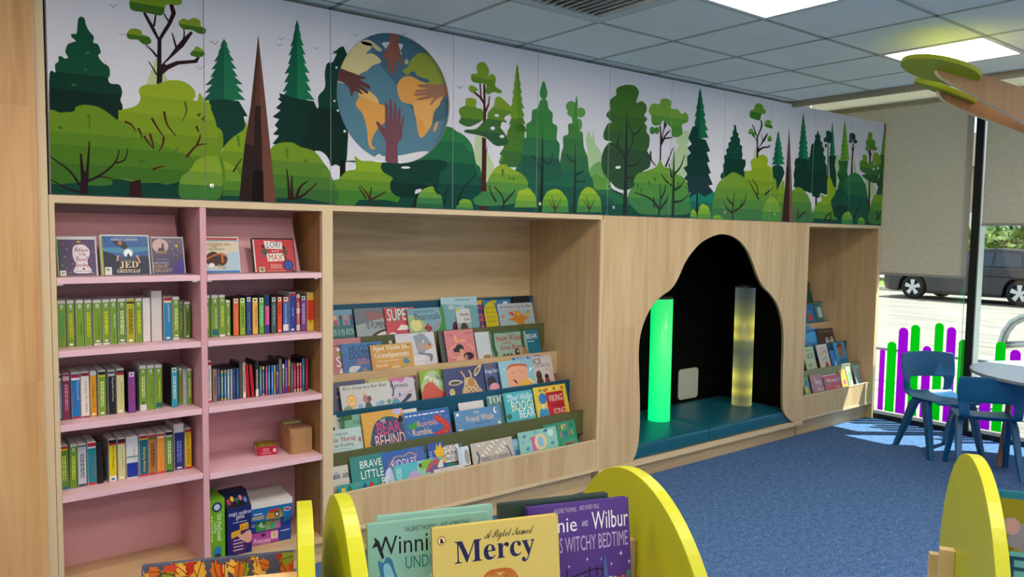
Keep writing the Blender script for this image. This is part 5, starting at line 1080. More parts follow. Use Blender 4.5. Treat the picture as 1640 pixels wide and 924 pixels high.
def c3(A): A.poly([(0, .85), (.3, .9), (.5, .8), (.7, 1), (1, .9), (1, 1), (0, 1)], '#c86a98'); A.line([(.06, .9), (.1, .72), (.12, .5), (.06, .3)], .05, '#2a2a30', sm=True); A.text('Shyness', -.1, .56, .72, .8, '#24242a'); A.ellipse(.35, .34, .05, .08, '#4a90c8'); A.line([(.0, .2), (.5, .3), (.9, .45)], .02, '#c05a70'); A.blob([(.3, 0), (.5, .14), (.7, .32), (.82, .3), (.8, .2), (.6, .06), (.5, 0)], '#3a4450'); A.blob([(0, 0), (.05, .16), (.2, .2), (.35, .05), (.35, 0)], '#5a9ac0')
def c3b(A): A.text('O', .4, .72, .8, .88, '#d8d8c8')
def c4(A): A.blob([(0, .5), (.3, .9), (.7, .95), (1, .6), (1, 1.1), (0, 1.1)], '#86b03a'); [A.ellipse(.3+.12*i, .75-.05*i, .12, .05, '#d8e0c8', 2) for i in range(4)]; A.blob([(.05, 0), (.1, .4), (.3, .56), (.5, .55), (.7, .35), (.95, .15), (1, 0)], '#c8574a'); A.line([(.35, .5), (.32, .66), (.36, .75)], .03, '#c8574a'); A.line([(.5, .5), (.53, .68)], .03, '#c8574a'); A.text(S('Sir'), .68, .62, .98, .82, '#2a5a70'); A.ellipse(.72, .5, .04, .06, '#f0f0e0'); A.text(S('Charlie'), .7, .42, 1.3, .58, '#c8e8e0')
def c5(A): [A.ellipse(x, y, .004, .01, '#c8c8d8', 1) for x, y in ((.1, .9), (.25, .7), (.62, .84), (.85, .5), (.9, .2), (.12, .5))]; A.blob([(.43, .0), (.48, .35), (.5, .55), (.64, .6), (.76, .5), (.84, .2), (.9, 0)], '#c9b08a'); A.line([(.54, .55), (.49, .72), (.44, .86)], .04, '#c8a878'); A.line([(.68, .55), (.68, .72), (.65, .86)], .04, '#c8a878'); A.blob([(.1, .44), (.18, .55), (.35, .54), (.45, .44), (.3, .36), (.16, .38)], '#d8d0b8'); A.blob([(.14, .44), (.2, .51), (.34, .5), (.41, .44), (.3, .39), (.18, .4)], '#54543a'); A.blob([(.76, .62), (.8, .86), (.92, 1), (.97, .98), (.92, .8), (.82, .64)], '#d8c8a0'); A.blob([(.79, .68), (.83, .86), (.92, .95), (.9, .82)], '#7a6a4a'); A.blob([(.58, .34), (.62, .55), (.72, .52), (.74, .3), (.66, .25)], '#b8873f'); [A.ellipse(x, y, .016, .03, '#4a3020', 8) for x, y in ((.58, .16), (.68, .12), (.76, .22), (.62, .06), (.82, .12), (.54, .28), (.72, .04))]; A.ellipse(.16, .12, .065, .13, '#d8cf9a'); A.scrib(.12, .06, .2, .2, '#8a8050', 3)
def c6(A): A.text(S("Frog's Ball"), .05, .6, 1.0, .78, '#e0e4ec'); A.ellipse(.4, .9, .18, .06, '#8a5a3a'); A.ellipse(.4, .3, .32, .22, '#2f3744'); A.ellipse(.55, .1, .35, .16, '#d89aa4')
def c7(A): A.blob([(.25, .0), (.2, .4), (.23, .7), (.5, .8), (.75, .72), (.8, .4), (.75, 0)], '#e0a584'); A.blob([(.2, .62), (.28, .82), (.5, .86), (.78, .8), (.8, .68), (.74, .74), (.5, .78), (.3, .74)], '#c0623c'); A.ellipse(.21, .42, .05, .09, '#e0a584'); A.ellipse(.37, .52, .012, .02, '#202020'); A.ellipse(.63, .5, .012, .02, '#202020'); A.blob([(.36, .3), (.38, .2), (.46, .1), (.44, .2)], '#2a2430'); A.blob([(.46, .0), (.55, .16), (.75, .26), (.95, .18), (.9, .05), (.8, 0)], '#dfb04a'); A.line([(.78, .26), (.95, .06)], .04, '#d8e0e0'); A.blob([(.86, .52), (.88, .62), (.95, .66), (.94, .6)], '#eef4f4'); A.line([(.1, .72), (.18, .66)], .02, '#eef4f4'); A.line([(.22, .64), (.24, .58)], .02, '#eef4f4')
def c8(A): A.text('Only', .1, .82, .5, .97, '#e0ecf4'); A.line([(.55, .9), (.8, .95)], .02, '#d0e4f0')
def c9(A): A.text('ICE', .05, .72, .46, .92, '#1d1a1a'); A.text('JUST LIKE YOU', .1, .56, .9, .7, '#2a2626', arc=.0); A.ellipse(.24, .3, .14, .18, '#3f2820'); A.ellipse(.24, .38, .09, .09, '#6a4430'); A.blob([(.1, 0), (.14, .2), (.36, .2), (.4, 0)], '#4a3a2a'); A.ellipse(.62, .22, .1, .1, '#3a241c'); A.blob([(.5, 0), (.55, .14), (.72, .14), (.74, 0)], '#8a3a34'); [A.line([(x, y), (x+.1, y+.06), (x+.2, y)], .02, '#a8a878', 7) for x, y in ((.45, .95), (.75, .88), (.6, .45), (.8, .4))]; A.ellipse(.9, .2, .1, .2, '#d8b8b0')
T3 = [('navy picture book with gold lettering at the left post, third row', '#3b4160', 519, 615, 590, 1, c1), ('cream edged book peeping over the long white one, third row', '#b8b86a', 589, 609, 632, 0, None),
      ('long white picture book with a gold medal and two walking figures', '#c6c9c2', 543, 619.5, 628, 3, c2), ('grey picture book with pink splashes and a whale', '#c1bcc4', 622, 607, 667, 2, c3),
      ('dark book with one pale letter behind the whale book', '#2a3630', 655, 602.5, 671, 0, c3b), ('green picture book with a red horned creature', '#a9c48a', 670, 595, 714.5, 1, c4),
      ('navy picture book with a giraffe head', '#323c6c', 707.5, 592, 778, 3, c5), ('slate blue picture book with a pink nosed creature beside the giraffe', '#4d5f8c', 773, 583, 803, 1, c6),
      ('bright blue book standing behind the baby and the white book', '#1d74b4', 819, 570.5, 873, 0, c8), ('pale blue picture book with a large red haired baby face', '#8ec0cc', 797, 580, 858.5, 3, c7), ('white picture book with dark haired children, right end of the third row', '#cfc8c2', 850, 572, 888.5, 1, c9)]
tier_books(0, 3, T3, '', 'picture books in the third row of the wide bay')
def d1(A): A.rect(0, 0, 1, 1, '#c3cbbf'); A.scrib(.1, .8, .5, .9, '#6a7a70', 1); A.line([(.7, .8), (.9, .95)], .03, '#3a4a34')
def d1b(A): A.ellipse(.6, .6, .15, .1, '#2a2420'); A.blob([(.4, 0), (.5, .5), (.7, .55), (.8, .2), (.75, 0)], '#3a3028')
def d1c(A): [A.blob([(x, 0), (x-.03, .6), (x+.05, 1), (x+.15, .9), (x+.08, .4), (x+.1, 0)], '#2f6a40', 1) for x in (.03,)]; A.rect(0, .86, .6, 1, '#356a3c'); A.text(S('Snow'), .32, .25, 1.1, .62, '#a8302c'); A.text('MICHAEL', .62, .72, 1.05, .84, '#2f6a54')
def d2(A): A.text(S('Mairi Hedderwick'), .12, .74, .62, .86, '#4a6270'); A.text(S('Katie Morag'), .0, .4, .82, .68, '#a83a48'); A.text(S('and the Wedding'), .03, .2, .74, .38, '#7a6a6a'); A.ellipse(.93, .44, .04, .12, '#a86a80'); A.line([(.03, .12), (.4, .16), (.7, .1)], .02, '#6a98b0')
def d3(A): A.blob([(.2, 0), (.18, .3), (.3, .65), (.5, .8), (.75, .78), (.93, .6), (.98, .3), (.95, 0)], '#32506e'); [A.ellipse(x, y, .01, .015, '#e8d8a0', 2) for x, y in ((.1, .5), (.2, .7), (.5, .9), (.08, .3))]; A.text('THE', .42, .66, .55, .76, '#e8e4d8'); A.text('BEAR', .33, .32, .9, .66, '#d83a78'); A.text('BEHIND', .26, -.06, .98, .3, '#e8b8b0'); A.ellipse(.86, .92, .1, .1, '#b8b0e0'); A.blob([(.85, .6), (.9, .78), (.97, .74), (.97, .6)], '#201c28')
def d4(A): A.scrib(.04, .82, .9, .9, '#e8e8f0', 1); A.text('Rumble.', .3, .42, .74, .64, '#e8a080'); A.text('Rumble.', .18, .12, .6, .36, '#f0d090'); A.blob([(.1, .46), (.16, .6), (.22, .56), (.28, .7), (.3, .5), (.24, .36), (.18, .4)], '#3a9a48'); A.blob([(.62, .12), (.75, .18), (.84, .3), (.8, .42), (.68, .58), (.66, .72), (.72, .78), (.82, .66), (.92, .5), (.97, .3), (.96, .1), (.8, .04), (.64, .06)], '#c03a38'); [A.ellipse(x, y, .015, .03, '#f0b850', 5) for x, y in ((.72, .68), (.78, .58), (.85, .48), (.9, .34), (.92, .2), (.88, .12))]; [A.ellipse(x, y, .012, .02, '#d89ab0', 5) for x, y in ((.1, .3), (.12, .2), (.45, .7), (.8, .74), (.92, .66))]
def d5(A): A.ellipse(.07, .82, .03, .08, '#e8ecf0'); A.text('My', .42, .72, .54, .88, '#e8d8b8'); A.text('Friend Whale', .24, .38, .84, .68, '#e8d0a0'); A.scrib(.42, .22, .76, .28, '#3a5a80', 1); A.ellipse(.9, .78, .05, .16, '#eef0ee'); A.ellipse(.925, .8, .045, .15, '#5d90bb'); A.poly([(.9, .1), (.93, .2), (.98, .24), (.96, .14), (.99, .06)], '#e8d8b0'); A.blob([(.05, 0), (.05, .1), (.14, .08), (.12, 0)], '#d8e0e8'); A.ellipse(.36, .02, .02, .04, '#d89a8a')
def d5b(A): A.scrib(.4, .4, .7, .6, '#3a8a88', 2)
def d6(A): A.text(S('TOGETHER'), .05, .66, 1.5, .88, '#d4ded6'); A.rect(0, .93, 1, 1, '#a8b4b4')
def d7(A): A.rect(0, 0, .98, 1, '#4fb0b8'); A.text('David Walliams', .15, .7, 1.1, .92, '#dff0ee', shear=.1); A.text('BOOGIE', .22, .36, 1.1, .68, '#f0e8b8'); A.text('BEAR', .45, .1, .98, .36, '#e8f0e8'); A.ellipse(.1, .2, .09, .1, '#3a6a58'); A.ellipse(.2, .88, .1, .06, '#9ad8d8')
def d8(A): A.rect(.35, .0, .88, .78, '#b02030'); A.text('VIKING', .42, .46, .84, .68, '#e8d8c8'); A.text('ICING', .52, .04, .86, .22, '#e8d0b8'); A.scrib(.5, .3, .8, .36, '#6a1420', 1); [A.rect(.36+.12*i, .84, .42+.12*i, .92, c, 3) for i, c in enumerate(('#c0303a', '#e8c8a8', '#b82a34', '#e8c8a8', '#c0303a'))]; A.ellipse(.24, .6, .12, .18, '#2f78b8'); A.blob([(.08, 0), (.12, .25), (.3, .28), (.36, .0)], '#3a90b8'); A.rect(.2, .24, .25, .42, '#d8e0e0'); A.poly([(.14, .92), (.2, .8), (.26, .9)], '#4a9a4a'); A.poly([(.26, .9), (.33, .78), (.38, .86)], '#c04a3a')
T4 = [('cream book at the back left of the fourth row', '#c3cbbf', 519, 668.5, 585.5, 0, d1), ('book with a dark figure behind the pale green one, fourth row', '#b8bcae', 519, 667.5, 546, 1, d1b),
      ('dark leaved green book with red letters, left part of the fourth row', '#6aa58c', 545, 667.5, 582, 2, d1c), ('pale mint picture book with red serif lettering, far left of the fourth row', '#b3cfc8', 519, 692, 582, 3, d2),
      ('white corner of a book between the yellow and dinosaur ones', '#cfd0c4', 640, 657.5, 673.5, 0, None), ('yellow picture book with a dark blue bear outline and pink capitals', '#d09f34', 577, 663, 651, 2, d3, dict(spine='#b8583a')),
      ('blue picture book with a red spotted dinosaur', '#2166a8', 641.5, 663, 724, 2, d4, dict(spine='#c8603a')), ('white book with a red spine behind the whale and moon book', '#d0d0cc', 733, 646.5, 780, 0, d5b, dict(spine='#a8203a')),
      ('light blue picture book with a white crescent moon', '#5688b4', 726, 660, 804, 3, d5), ('grey green book with pale capitals behind the aqua one', '#54807c', 777, 630, 832, 0, d6), ('shiny aqua picture book with cream capitals', '#48a4ae', 804.5, 630.5, 858.5, 2, d7),
      ('yellow picture book with a red panel and a balloon, end of the fourth row', '#d9bf3a', 852.5, 621.5, 912.5, 2, d8)]
tier_books(0, 4, T4, '', 'picture books in the fourth row of the wide bay')
def e1(A): A.rect(0, .88, 1, 1, '#3a9a98'); A.text(S('Boris and'), .0, .45, 1.15, .66, '#3a4046'); A.text(S('ris'), .28, .45, .52, .66, '#3a6aa0'); A.ellipse(.3, .04, .25, .2, '#a8b0a8')
def e2(A): A.text('BRAVE', .26, .62, .86, .84, '#dfeae6'); A.text('LITTLE', .26, .3, .88, .54, '#dfeae6'); A.text('BEAR', .8, .02, 1.3, .24, '#dfeae6')
def e3(A): [A.ellipse(x, y, .02, .1, '#6a4030', 2) for x, y in ((.13, .72), (.27, .76), (.66, .8), (.83, .82))]; [A.blob([(x-.05, .2), (x-.03, .62), (x+.03, .62), (x+.05, .2)], c, 2) for x, c in ((.13, '#d8c030'), (.28, '#1f6a3a'), (.66, '#24508a'), (.83, '#c02a30'))]; A.ellipse(.48, .7, .04, .08, '#c86a3a'); A.rect(.8, .12, .9, .3, '#e0b030'); [A.ellipse(.05+.06*i, .5+.3*math.sin(i*2), .006, .02, '#0f5a58', 3) for i in range(16)]
def e4(A): A.blob([(0, .5), (.2, .8), (.5, .7), (.7, 1), (1, .9), (1, 1.1), (0, 1.1)], '#2f62a8'); A.blob([(0, 0), (.05, .4), (.18, .5), (.24, .2), (.2, 0)], '#b9c4e0'); A.text('RIDDLES', .18, .42, .82, .72, '#5a3a4a'); A.text('RIDDLES', .2, .44, .8, .7, '#e4d6e0'); A.line([(.15, .55), (.3, .8), (.5, .78), (.65, .86), (.82, .72)], .03, '#c89a6a'); A.text('J', .12, .02, .24, .26, '#e8eaf4')
def e5(A): A.poly([(.35, .75), (.5, .78), (.55, .98), (.65, .84), (.82, 1), (.84, .8), (1, .82), (.95, .5), (1, .3), (.8, .35), (.8, .1), (.6, .35)], '#e0b52a'); A.text('SPECTACULAR', -.6, .34, .84, .56, '#b82a34', shear=.1); [A.line([(.05, .7-.08*i), (.25, .74-.08*i)], .02, '#c8d4e8', 5) for i in range(3)]
def e6(A): A.rect(.06, .0, .94, .88, '#26324a'); A.rect(.08, .28, .92, .84, '#d8d8d4'); A.text('MARVELLOUS', -.25, .67, .84, .8, '#24242a'); A.text('REMARKABLE', -.2, .5, .98, .63, '#24242a'); A.text('CREATURES', -.1, .33, .8, .46, '#24242a'); A.rect(.4, .0, .92, .24, '#2a7a6a'); A.blob([(.78, 0), (.8, .24), (.88, .2), (.88, 0)], '#b8503a')
def e7(A): A.poly([(0, 0), (.4, 0), (.5, 1), (0, 1)], '#52b4bc'); A.poly([(.5, 1), (.4, 0), (.7, 0), (.75, 1)], '#8fc4b0'); A.blob([(.52, .5), (.58, .9), (.75, .95), (.74, .55)], '#7ab83a'); A.blob([(.62, .2), (.74, .8), (.92, .95), (.9, .5)], '#a85a62'); A.blob([(.7, .2), (.76, .5), (.9, .6), (1, .5), (.95, .2)], '#6a5a8a'); A.blob([(.88, .4), (.93, .7), (1, .8), (1, .4)], '#d8d4c8'); A.ellipse(.53, .72, .03, .14, '#4a3060'); A.blob([(.25, .1), (.35, .45), (.45, .4), (.5, .1)], '#b8a0d0'); A.rect(.3, 0, .85, .1, '#a83a50'); A.text('AVOCADO', .04, .1, .14, .8, '#d8f0ee', rot=90)
def e8(A): A.scrib(.2, .55, .8, .7, '#7a7070', 1); A.scrib(.4, .2, .9, .36, '#4a4444', 1)
def e9(A): A.poly([(0, 0), (.3, 0), (.4, 1), (0, 1)], '#b4c8d8'); A.ellipse(.75, .5, .2, .35, '#9a9a90'); A.rect(.4, 0, 1, .12, '#8a7a4a')
def e10(A): [A.ellipse(.15+.7*((i*37) % 41)/41, .35+.6*((i*23) % 29)/29, .025, .035, '#dfe0d4', 1) for i in range(40)]; A.scrib(.38, .8, .64, .86, '#8a8078', 1); A.line([(.1, 0), (.16, .3), (.12, .6)], .04, '#3a5a68'); A.line([(.94, .1), (.9, .4), (.84, .65)], .03, '#46545c'); A.text(S('WHEN IT SNOWS'), .2, .1, .9, .3, '#3f4a5c')
def e11(A): A.rect(.2, .1, .8, .4, '#3a6a90'); A.rect(.1, .6, .9, .9, '#8ab4cc')
def e12(A): A.rect(.32, .1, .42, .72, '#c85a9a'); A.poly([(.26, .6), (.36, .74), (.4, .6)], '#c85a9a'); A.ellipse(.55, .45, .16, .35, '#d8c890'); A.ellipse(.55, .45, .08, .24, '#8ab4d0'); A.ellipse(.84, .76, .08, .15, '#b8dcd0'); [A.blob([(x, y), (x+.04, y+.12), (x+.1, y+.08), (x+.08, y-.02)], c, 4) for x, y, c in ((.1, .75, '#5a78b8'), (.4, .84, '#6aa0c0'), (.66, .85, '#4a68a8'), (.15, .2, '#3a8ab0'), (.8, .25, '#4a90b8'), (.05, .5, '#7aa8c8'))]; A.rect(.5, .0, .7, .08, '#c8a84a')
def e13(A): A.text('THE', .2, .74, .42, .88, '#123c38'); x = .47; cs = ('#c83a30', '#e0b030', '#e8e4d8', '#d8703a', '#2a6ab0', '#1d2a30'); [A.text(ch, .47+.075*i, .68+.012*i, .53+.075*i, .88+.008*i, cs[i], 3) for i, ch in enumerate('LITTLE')]; [A.text(ch, .48+.09*i, .4+.01*i, .54+.09*i, .58+.01*i, cs[(i+3) % 6], 3) for i, ch in enumerate('BIRDS')]; A.text('Y', .32, .42, .4, .58, '#d8b030'); A.blob([(.5, 0), (.55, .2), (.75, .3), (.95, .25), (1, 0)], '#2f9a7a'); [A.ellipse(x, .14, .03, .05, '#c83a34', 6) for x in (.62, .72, .86)]; A.blob([(.55, 0), (.62, .1), (.78, .1), (.85, 0)], '#0f3a34')
T5 = [('white picture book with grey serif words, far left of the front bin', '#c6c4bb', 519, 741, 562, 0, e1), ('teal picture book with three rows of white capitals', '#1f7d78', 558.5, 734, 624, 1, e2),
      ('small teal book with running children at the front bin edge', '#16918c', 540, 778.5, 606, 3, e3), ('teal framed book with a white panel of black lettering', '#3a8c8a', 677, 711, 744, 0, e6),
      ('shiny blue picture book with a pale title cloud', '#3c5fa8', 610, 726, 684, 1, e4), ('blue picture book with a yellow starburst', '#2450a0', 683, 712, 716.5, 1, e5),
      ('low wide aqua and mauve book lying in front of the blue one', '#58b0b8', 629.5, 746.5, 711, 2, e7), ('small white book at the front bin edge', '#cfccd0', 694, 753, 741, 3, e8, dict(spine='#a83a3a')),
      ('glossy white book in a loose plastic sleeve', '#c8d4de', 731, 717.5, 754.5, 2, e9, dict(spine='#a83a3a')), ('blue sliver of a book beside the snowy one', '#6a9cba', 819, 704, 834, 1, e11), ('pale beige snowy picture book with dark capitals', '#b9b1a4', 752.6, 711.5, 824, 2, e10),
      ('green picture book with multicoloured letters, right end of the front bin', '#1f8a66', 868.5, 681.5, 926, 1, e13), ('aqua picture book with pink and gold numerals', '#86bfae', 828, 694, 895, 2, e12)]
tier_books(0, 5, T5, '', 'picture books in the front bin of the wide bay')
# narrow bay by the window
def n1(A): A.ellipse(.5, .3, .2, .2, '#c8543a'); A.ellipse(.6, .6, .25, .1, '#3a90c8')
def n2(A): A.rect(.3, .25, .85, .75, '#d8dcdc'); A.rect(.1, .85, .6, .92, '#2a5a54')
def n3(A): A.blob([(.1, .3), (.2, .8), (.7, .9), (.9, .5), (.7, .2)], '#4aa8dc'); A.line([(.2, .8), (.5, .9), (.85, .85)], .06, '#1d3a6a')
def n4(A): A.text('THE GHOSTS', .15, .74, .85, .86, '#a89a88'); [A.blob([(x-.1, 0), (x-.09, .3), (x, .42), (x+.09, .3), (x+.1, 0)], '#c8c0ae', 2) for x in (.52, .8)]; [A.ellipse(x, .28, .02, .04, '#2a2420', 3) for x in (.48, .56, .76, .84)]; A.ellipse(.9, .75, .07, .1, '#8a2a34')
def n5(A): A.text(S('ALF'), .15, .5, .85, .72, '#4a5a3a'); A.scrib(.2, .8, .8, .88, '#5a6a5a', 1); A.ellipse(.4, .2, .18, .08, '#8aa868')
def n6(A): A.text('LLAMA', .2, .56, .9, .76, '#c85a34', shear=.1); A.text('LLAMA', .3, .32, .8, .48, '#3a8a6a', shear=.1); A.scrib(.25, .8, .7, .88, '#8a9ab0', 1); A.blob([(.5, 0), (.55, .2), (.7, .25), (.8, .1), (.8, 0)], '#c04a3a')
def n7(A): A.blob([(.3, .35), (.35, .7), (.5, .85), (.65, .75), (.62, .4)], '#a86a50'); A.blob([(.25, .78), (.45, .98), (.7, .88), (.6, .78)], '#6a4a2a'); A.text('PIRATES', .25, .06, .95, .26, '#1d2a44'); A.ellipse(.75, .7, .06, .14, '#c83a34')
def n8(A): A.text('Big', .35, .4, .85, .7, '#e8e4f0'); A.text('Blue', .45, .1, .95, .32, '#e0dcec'); A.ellipse(.3, .8, .15, .1, '#c890a8')
def n9(A): A.rect(0, .0, 1, 1, '#d8c8d0'); A.scrib(.2, .6, .9, .85, '#a83a6a', 2)
def n10(A): A.text('Bluey', .18, .5, .75, .82, '#e0e4ea'); A.ellipse(.84, .66, .08, .18, '#6ab0c0'); A.ellipse(.12, .55, .08, .16, '#4a9a68'); A.scrib(.6, .1, .85, .25, '#e8c8c0', 1)
def n11(A): A.blob([(.1, .1), (.3, .6), (.6, .5), (.9, .9), (.9, .1)], '#e0b84a'); A.ellipse(.5, .3, .25, .15, '#c85a8a')
def n12(A): A.blob([(.1, 0), (.3, .8), (.7, .9), (.6, .2)], '#8ab890'); A.scrib(.5, .3, .9, .7, '#4a7a6a', 3)
def n13(A): [A.text(t, .35, .66-.2*i, .95, .82-.2*i, '#b83a3a') for i, t in enumerate(('WHO', 'ATE', 'STEVE'))]
def n14(A): A.blob([(.2, .1), (.4, .9), (.8, .8), (.8, .2)], '#3a8ac0'); A.ellipse(.4, .3, .25, .2, '#d8c83a')
tier_books(1, 1, [('dark green book at the top of the narrow bay', '#1d5a40', 1284, 466, 1302, 1, None)], '', 'books in the narrow bay')
tier_books(1, 2, [('blue book with a red figure in the narrow bay, second row', '#2b74a8', 1284, 488, 1308, 2, n1), ('teal book with a pale square in the narrow bay', '#3a8a88', 1302, 485, 1321, 1, n2)], '', 'books in the narrow bay')
tier_books(1, 3, [('bright blue book with a whale shape in the narrow bay', '#2b86cc', 1284, 529, 1319, 1, n3), ('dark brown book with two pale ghosts in the narrow bay', '#3c3230', 1306, 528, 1338, 2, n4), ('blue corner of a book behind the whale one in the narrow bay', '#4a98d0', 1284, 521, 1304, 0, None)], '', 'books in the narrow bay')
tier_books(1, 4, [('pale green book with serif capitals in the narrow bay', '#b3c4a0', 1284, 557, 1309, 1, n5), ('white book with slanted orange capitals in the narrow bay', '#d0cbc0', 1306, 553, 1331, 1, n6), ('thin blue book leaning beside the pirate one', '#3f7cc8', 1328, 562, 1340, 2, None), ('sky blue pirate book in the narrow bay', '#3f9ccc', 1333, 549.5, 1359, 1, n7)], '', 'books in the narrow bay')
tier_books(1, 5, [('yellow green book at the left of the narrow front bin', '#8ab06a', 1284, 605, 1299, 1, n14), ('white and pink book behind the mauve and coral ones', '#d8c8d0', 1313, 594, 1343, 0, n9), ('mauve book with pale script in the narrow front bin', '#a5808c', 1295.5, 601, 1321.5, 2, n8),
                  ('orange and yellow book in the narrow front bin', '#d8a060', 1343, 593, 1359, 1, n11), ('coral pink landscape book in the narrow front bin', '#c25a70', 1317.5, 604, 1349.5, 3, n10), ('white and green book in the narrow front bin', '#b8d0bc', 1353, 588, 1367, 1, n12), ('sky blue book with red capitals, last of the narrow front bin', '#8fb4c4', 1365, 586, 1382, 1, n13)], '', 'books in the narrow bay')
# cases face out on the top pink shelf, leaning on the sloping boards
def f1(A): A.rect(.0, .0, .06, 1, '#1d5a34'); [A.ellipse(.1+.86*((i*29) % 37)/37, .03+.9*((i*17) % 31)/31, .03, .012, c, 2) for i, c in enumerate(('#a03a78', '#7a2a6a', '#c8962a', '#4a2a5a', '#b84a8a')*9)]; A.blob([(.4, .08), (.46, .3), (.42, .42), (.38, .6), (.42, .8), (.55, .86), (.7, .85), (.82, .75), (.84, .58), (.78, .45), (.78, .3), (.86, .08)], '#ddd8dc'); [A.text(S(t, 's'), a, b, c, d, '#8a2250', 4) for t, a, b, c, d in (('Return', .42, .66, .8, .8), ('to the', .55, .55, .74, .65), ('Secret', .44, .4, .78, .54), ('Garden', .42, .24, .82, .38))]; A.text('Holly Webb', .42, .08, .84, .15, '#6a6a70'); A.blob([(.62, .17), (.65, .21), (.7, .2), (.67, .16)], '#a82a4a'); A.rect(.03, .0, .19, .14, '#d8dad2'); A.rect(.06, .05, .15, .1, '#8a9a80'); A.ellipse(.56, .94, .06, .025, '#c8b02a')
def f2(A): A.rect(.0, 0, .035, 1, '#8aa81e'); A.rect(.035, .5, 1, 1, '#245a94'); A.poly([(.035, .6), (.5, .55), (1, .62), (1, .72), (.035, .7)], '#3f86a8'); A.poly([(.035, .0), (.035, .62), (.2, .55), (.4, .42), (.7, .42), (.9, .5), (1, .44), (1, 0)], '#17233c'); A.ellipse(.56, .56, .1, .11, '#cfe0e4'); A.ellipse(.56, .56, .06, .08, '#eef4f2'); A.blob([(.52, .42), (.54, .52), (.56, .56), (.59, .5), (.61, .42), (.56, .44)], '#14202c'); A.blob([(.24, .86), (.4, .72), (.5, .66), (.56, .74), (.5, .84), (.38, .9)], '#20242c'); A.ellipse(.4, .82, .05, .06, '#9a6a4a'); A.text(S('KIERAN LARWOOD'), .22, .88, .78, .94, '#c8ccd0'); A.scrib(.22, .955, .78, .97, '#a8b4c0', 1); A.text(S('JED'), .36, .16, .76, .34, '#d8c8a0'); A.text(S('GREENLEAF'), .3, .05, .8, .14, '#d8cca8'); A.line([(.32, .36), (.34, .5)], .04, '#c89a7a'); A.line([(.74, .5), (.8, .3)], .04, '#c89a7a'); A.rect(.05, .0, .19, .2, '#dadcd8'); A.rect(.08, .1, .15, .17, '#8a9a80'); A.scrib(.3, .37, .72, .39, '#b8a080', 1)
def f3(A): A.ellipse(.28, .78, .26, .2, '#c8a8a0'); A.blob([(.2, .6), (.22, .72), (.3, .72), (.34, .85), (.38, .85), (.4, .66), (.46, .6)], '#2a2438'); A.blob([(.1, .58), (.25, .64), (.45, .62), (.5, .58), (.3, .56)], '#8a6a5a'); [A.ellipse(x, y, .012, .01, '#c8c8d8', 3) for x, y in ((.6, .9), (.66, .7), (.72, .8), (.84, .66), (.8, .5), (.92, .6), (.7, .55), (.9, .88))]; A.ellipse(.8, .78, .05, .05, '#b89a3a'); A.text('HILARY MCKAY', -.05, .28, .52, .33, '#d0ccd8'); A.text('ROSA BY', .0, .17, .5, .26, '#c8a86a'); A.text('STARLIGHT', -.08, .05, .6, .15, '#c8a86a'); A.scrib(.12, .38, .5, .42, '#8a84a0', 2); A.blob([(.6, 0), (.75, .3), (1, .36), (1, 0)], '#40308a')
def f4(A): A.rect(0, .93, 1, .985, '#b02a34'); A.rect(0, .895, 1, .925, '#6a9ab0'); A.rect(0, .0, 1, .06, '#3f78b8'); A.poly([(0, .45), (1, .6), (1, .06), (0, .06)], '#a9c4d0'); A.text("THE LION CHILDREN'S BIBLE", -.25, .76, .8, .84, '#8a4a2a', arc=-.02); A.text('THE', .27, .7, .4, .75, '#3a3a2a'); A.text('OLD TESTAMENT', -.05, .63, .62, .69, '#3a3a2a'); A.blob([(.05, .3), (.12, .52), (.3, .6), (.45, .52), (.6, .48), (.68, .4), (.58, .22), (.3, .2)], '#4a2a24'); A.line([(.06, .36), (.25, .47), (.52, .54), (.66, .46)], .04, '#b8682a'); A.rect(.5, .28, .56, .56, '#b8682a'); [A.ellipse(x, y, .07, .05, c, 6) for x, y, c in ((.18, .18, '#dcd8cc'), (.32, .15, '#c8c0b4'), (.45, .14, '#b8b0a0'), (.56, .14, '#a8a094'))]; A.ellipse(.22, .22, .08, .06, '#efece4'); A.ellipse(.42, .22, .06, .025, '#5a8a3a')
def f5(A): A.rect(0, 0, .03, 1, '#d8cfc0'); A.poly([(.27, .96), (.72, .93), (.72, .7), (.3, .72)], '#e0dccb'); A.text('LORI', .34, .74, .66, .94, '#2f4a96', shear=.05); A.text('and', .44, .61, .62, .69, '#e8c0b0'); A.poly([(.31, .56), (.74, .58), (.74, .34), (.33, .32)], '#e0dccb'); A.text('MAX', .36, .35, .7, .54, '#a8203a'); [A.blob([(x, .45), (x+.02, .62), (x+.07, .78), (x+.13, .66), (x+.12, .5), (x+.05, .55)], c, 5) for x, c in ((.19, '#3a5a3a'), (.7, '#6a4a30'))]; A.ellipse(.24, .79, .035, .05, '#2a2420'); A.ellipse(.75, .75, .035, .05, '#2a2420'); A.line([(.22, .55), (.2, .42)], .03, '#5a5a9a'); A.line([(.76, .5), (.8, .38)], .03, '#3a2a24'); A.scrib(.38, .1, .66, .24, '#e0a898', 4); A.ellipse(.83, .2, .13, .17, '#1d2230'); A.ellipse(.83, .2, .105, .14, '#2f4a9a'); A.line([(.92, .06), (1, -.05)], .05, '#1d2230'); A.rect(.1, .0, .23, .15, '#d8d8c8'); A.ellipse(.165, .08, .05, .06, '#6a8a2a'); A.text('CATHERINE JINKS', .3, -.02, .74, .05, '#d8a898')
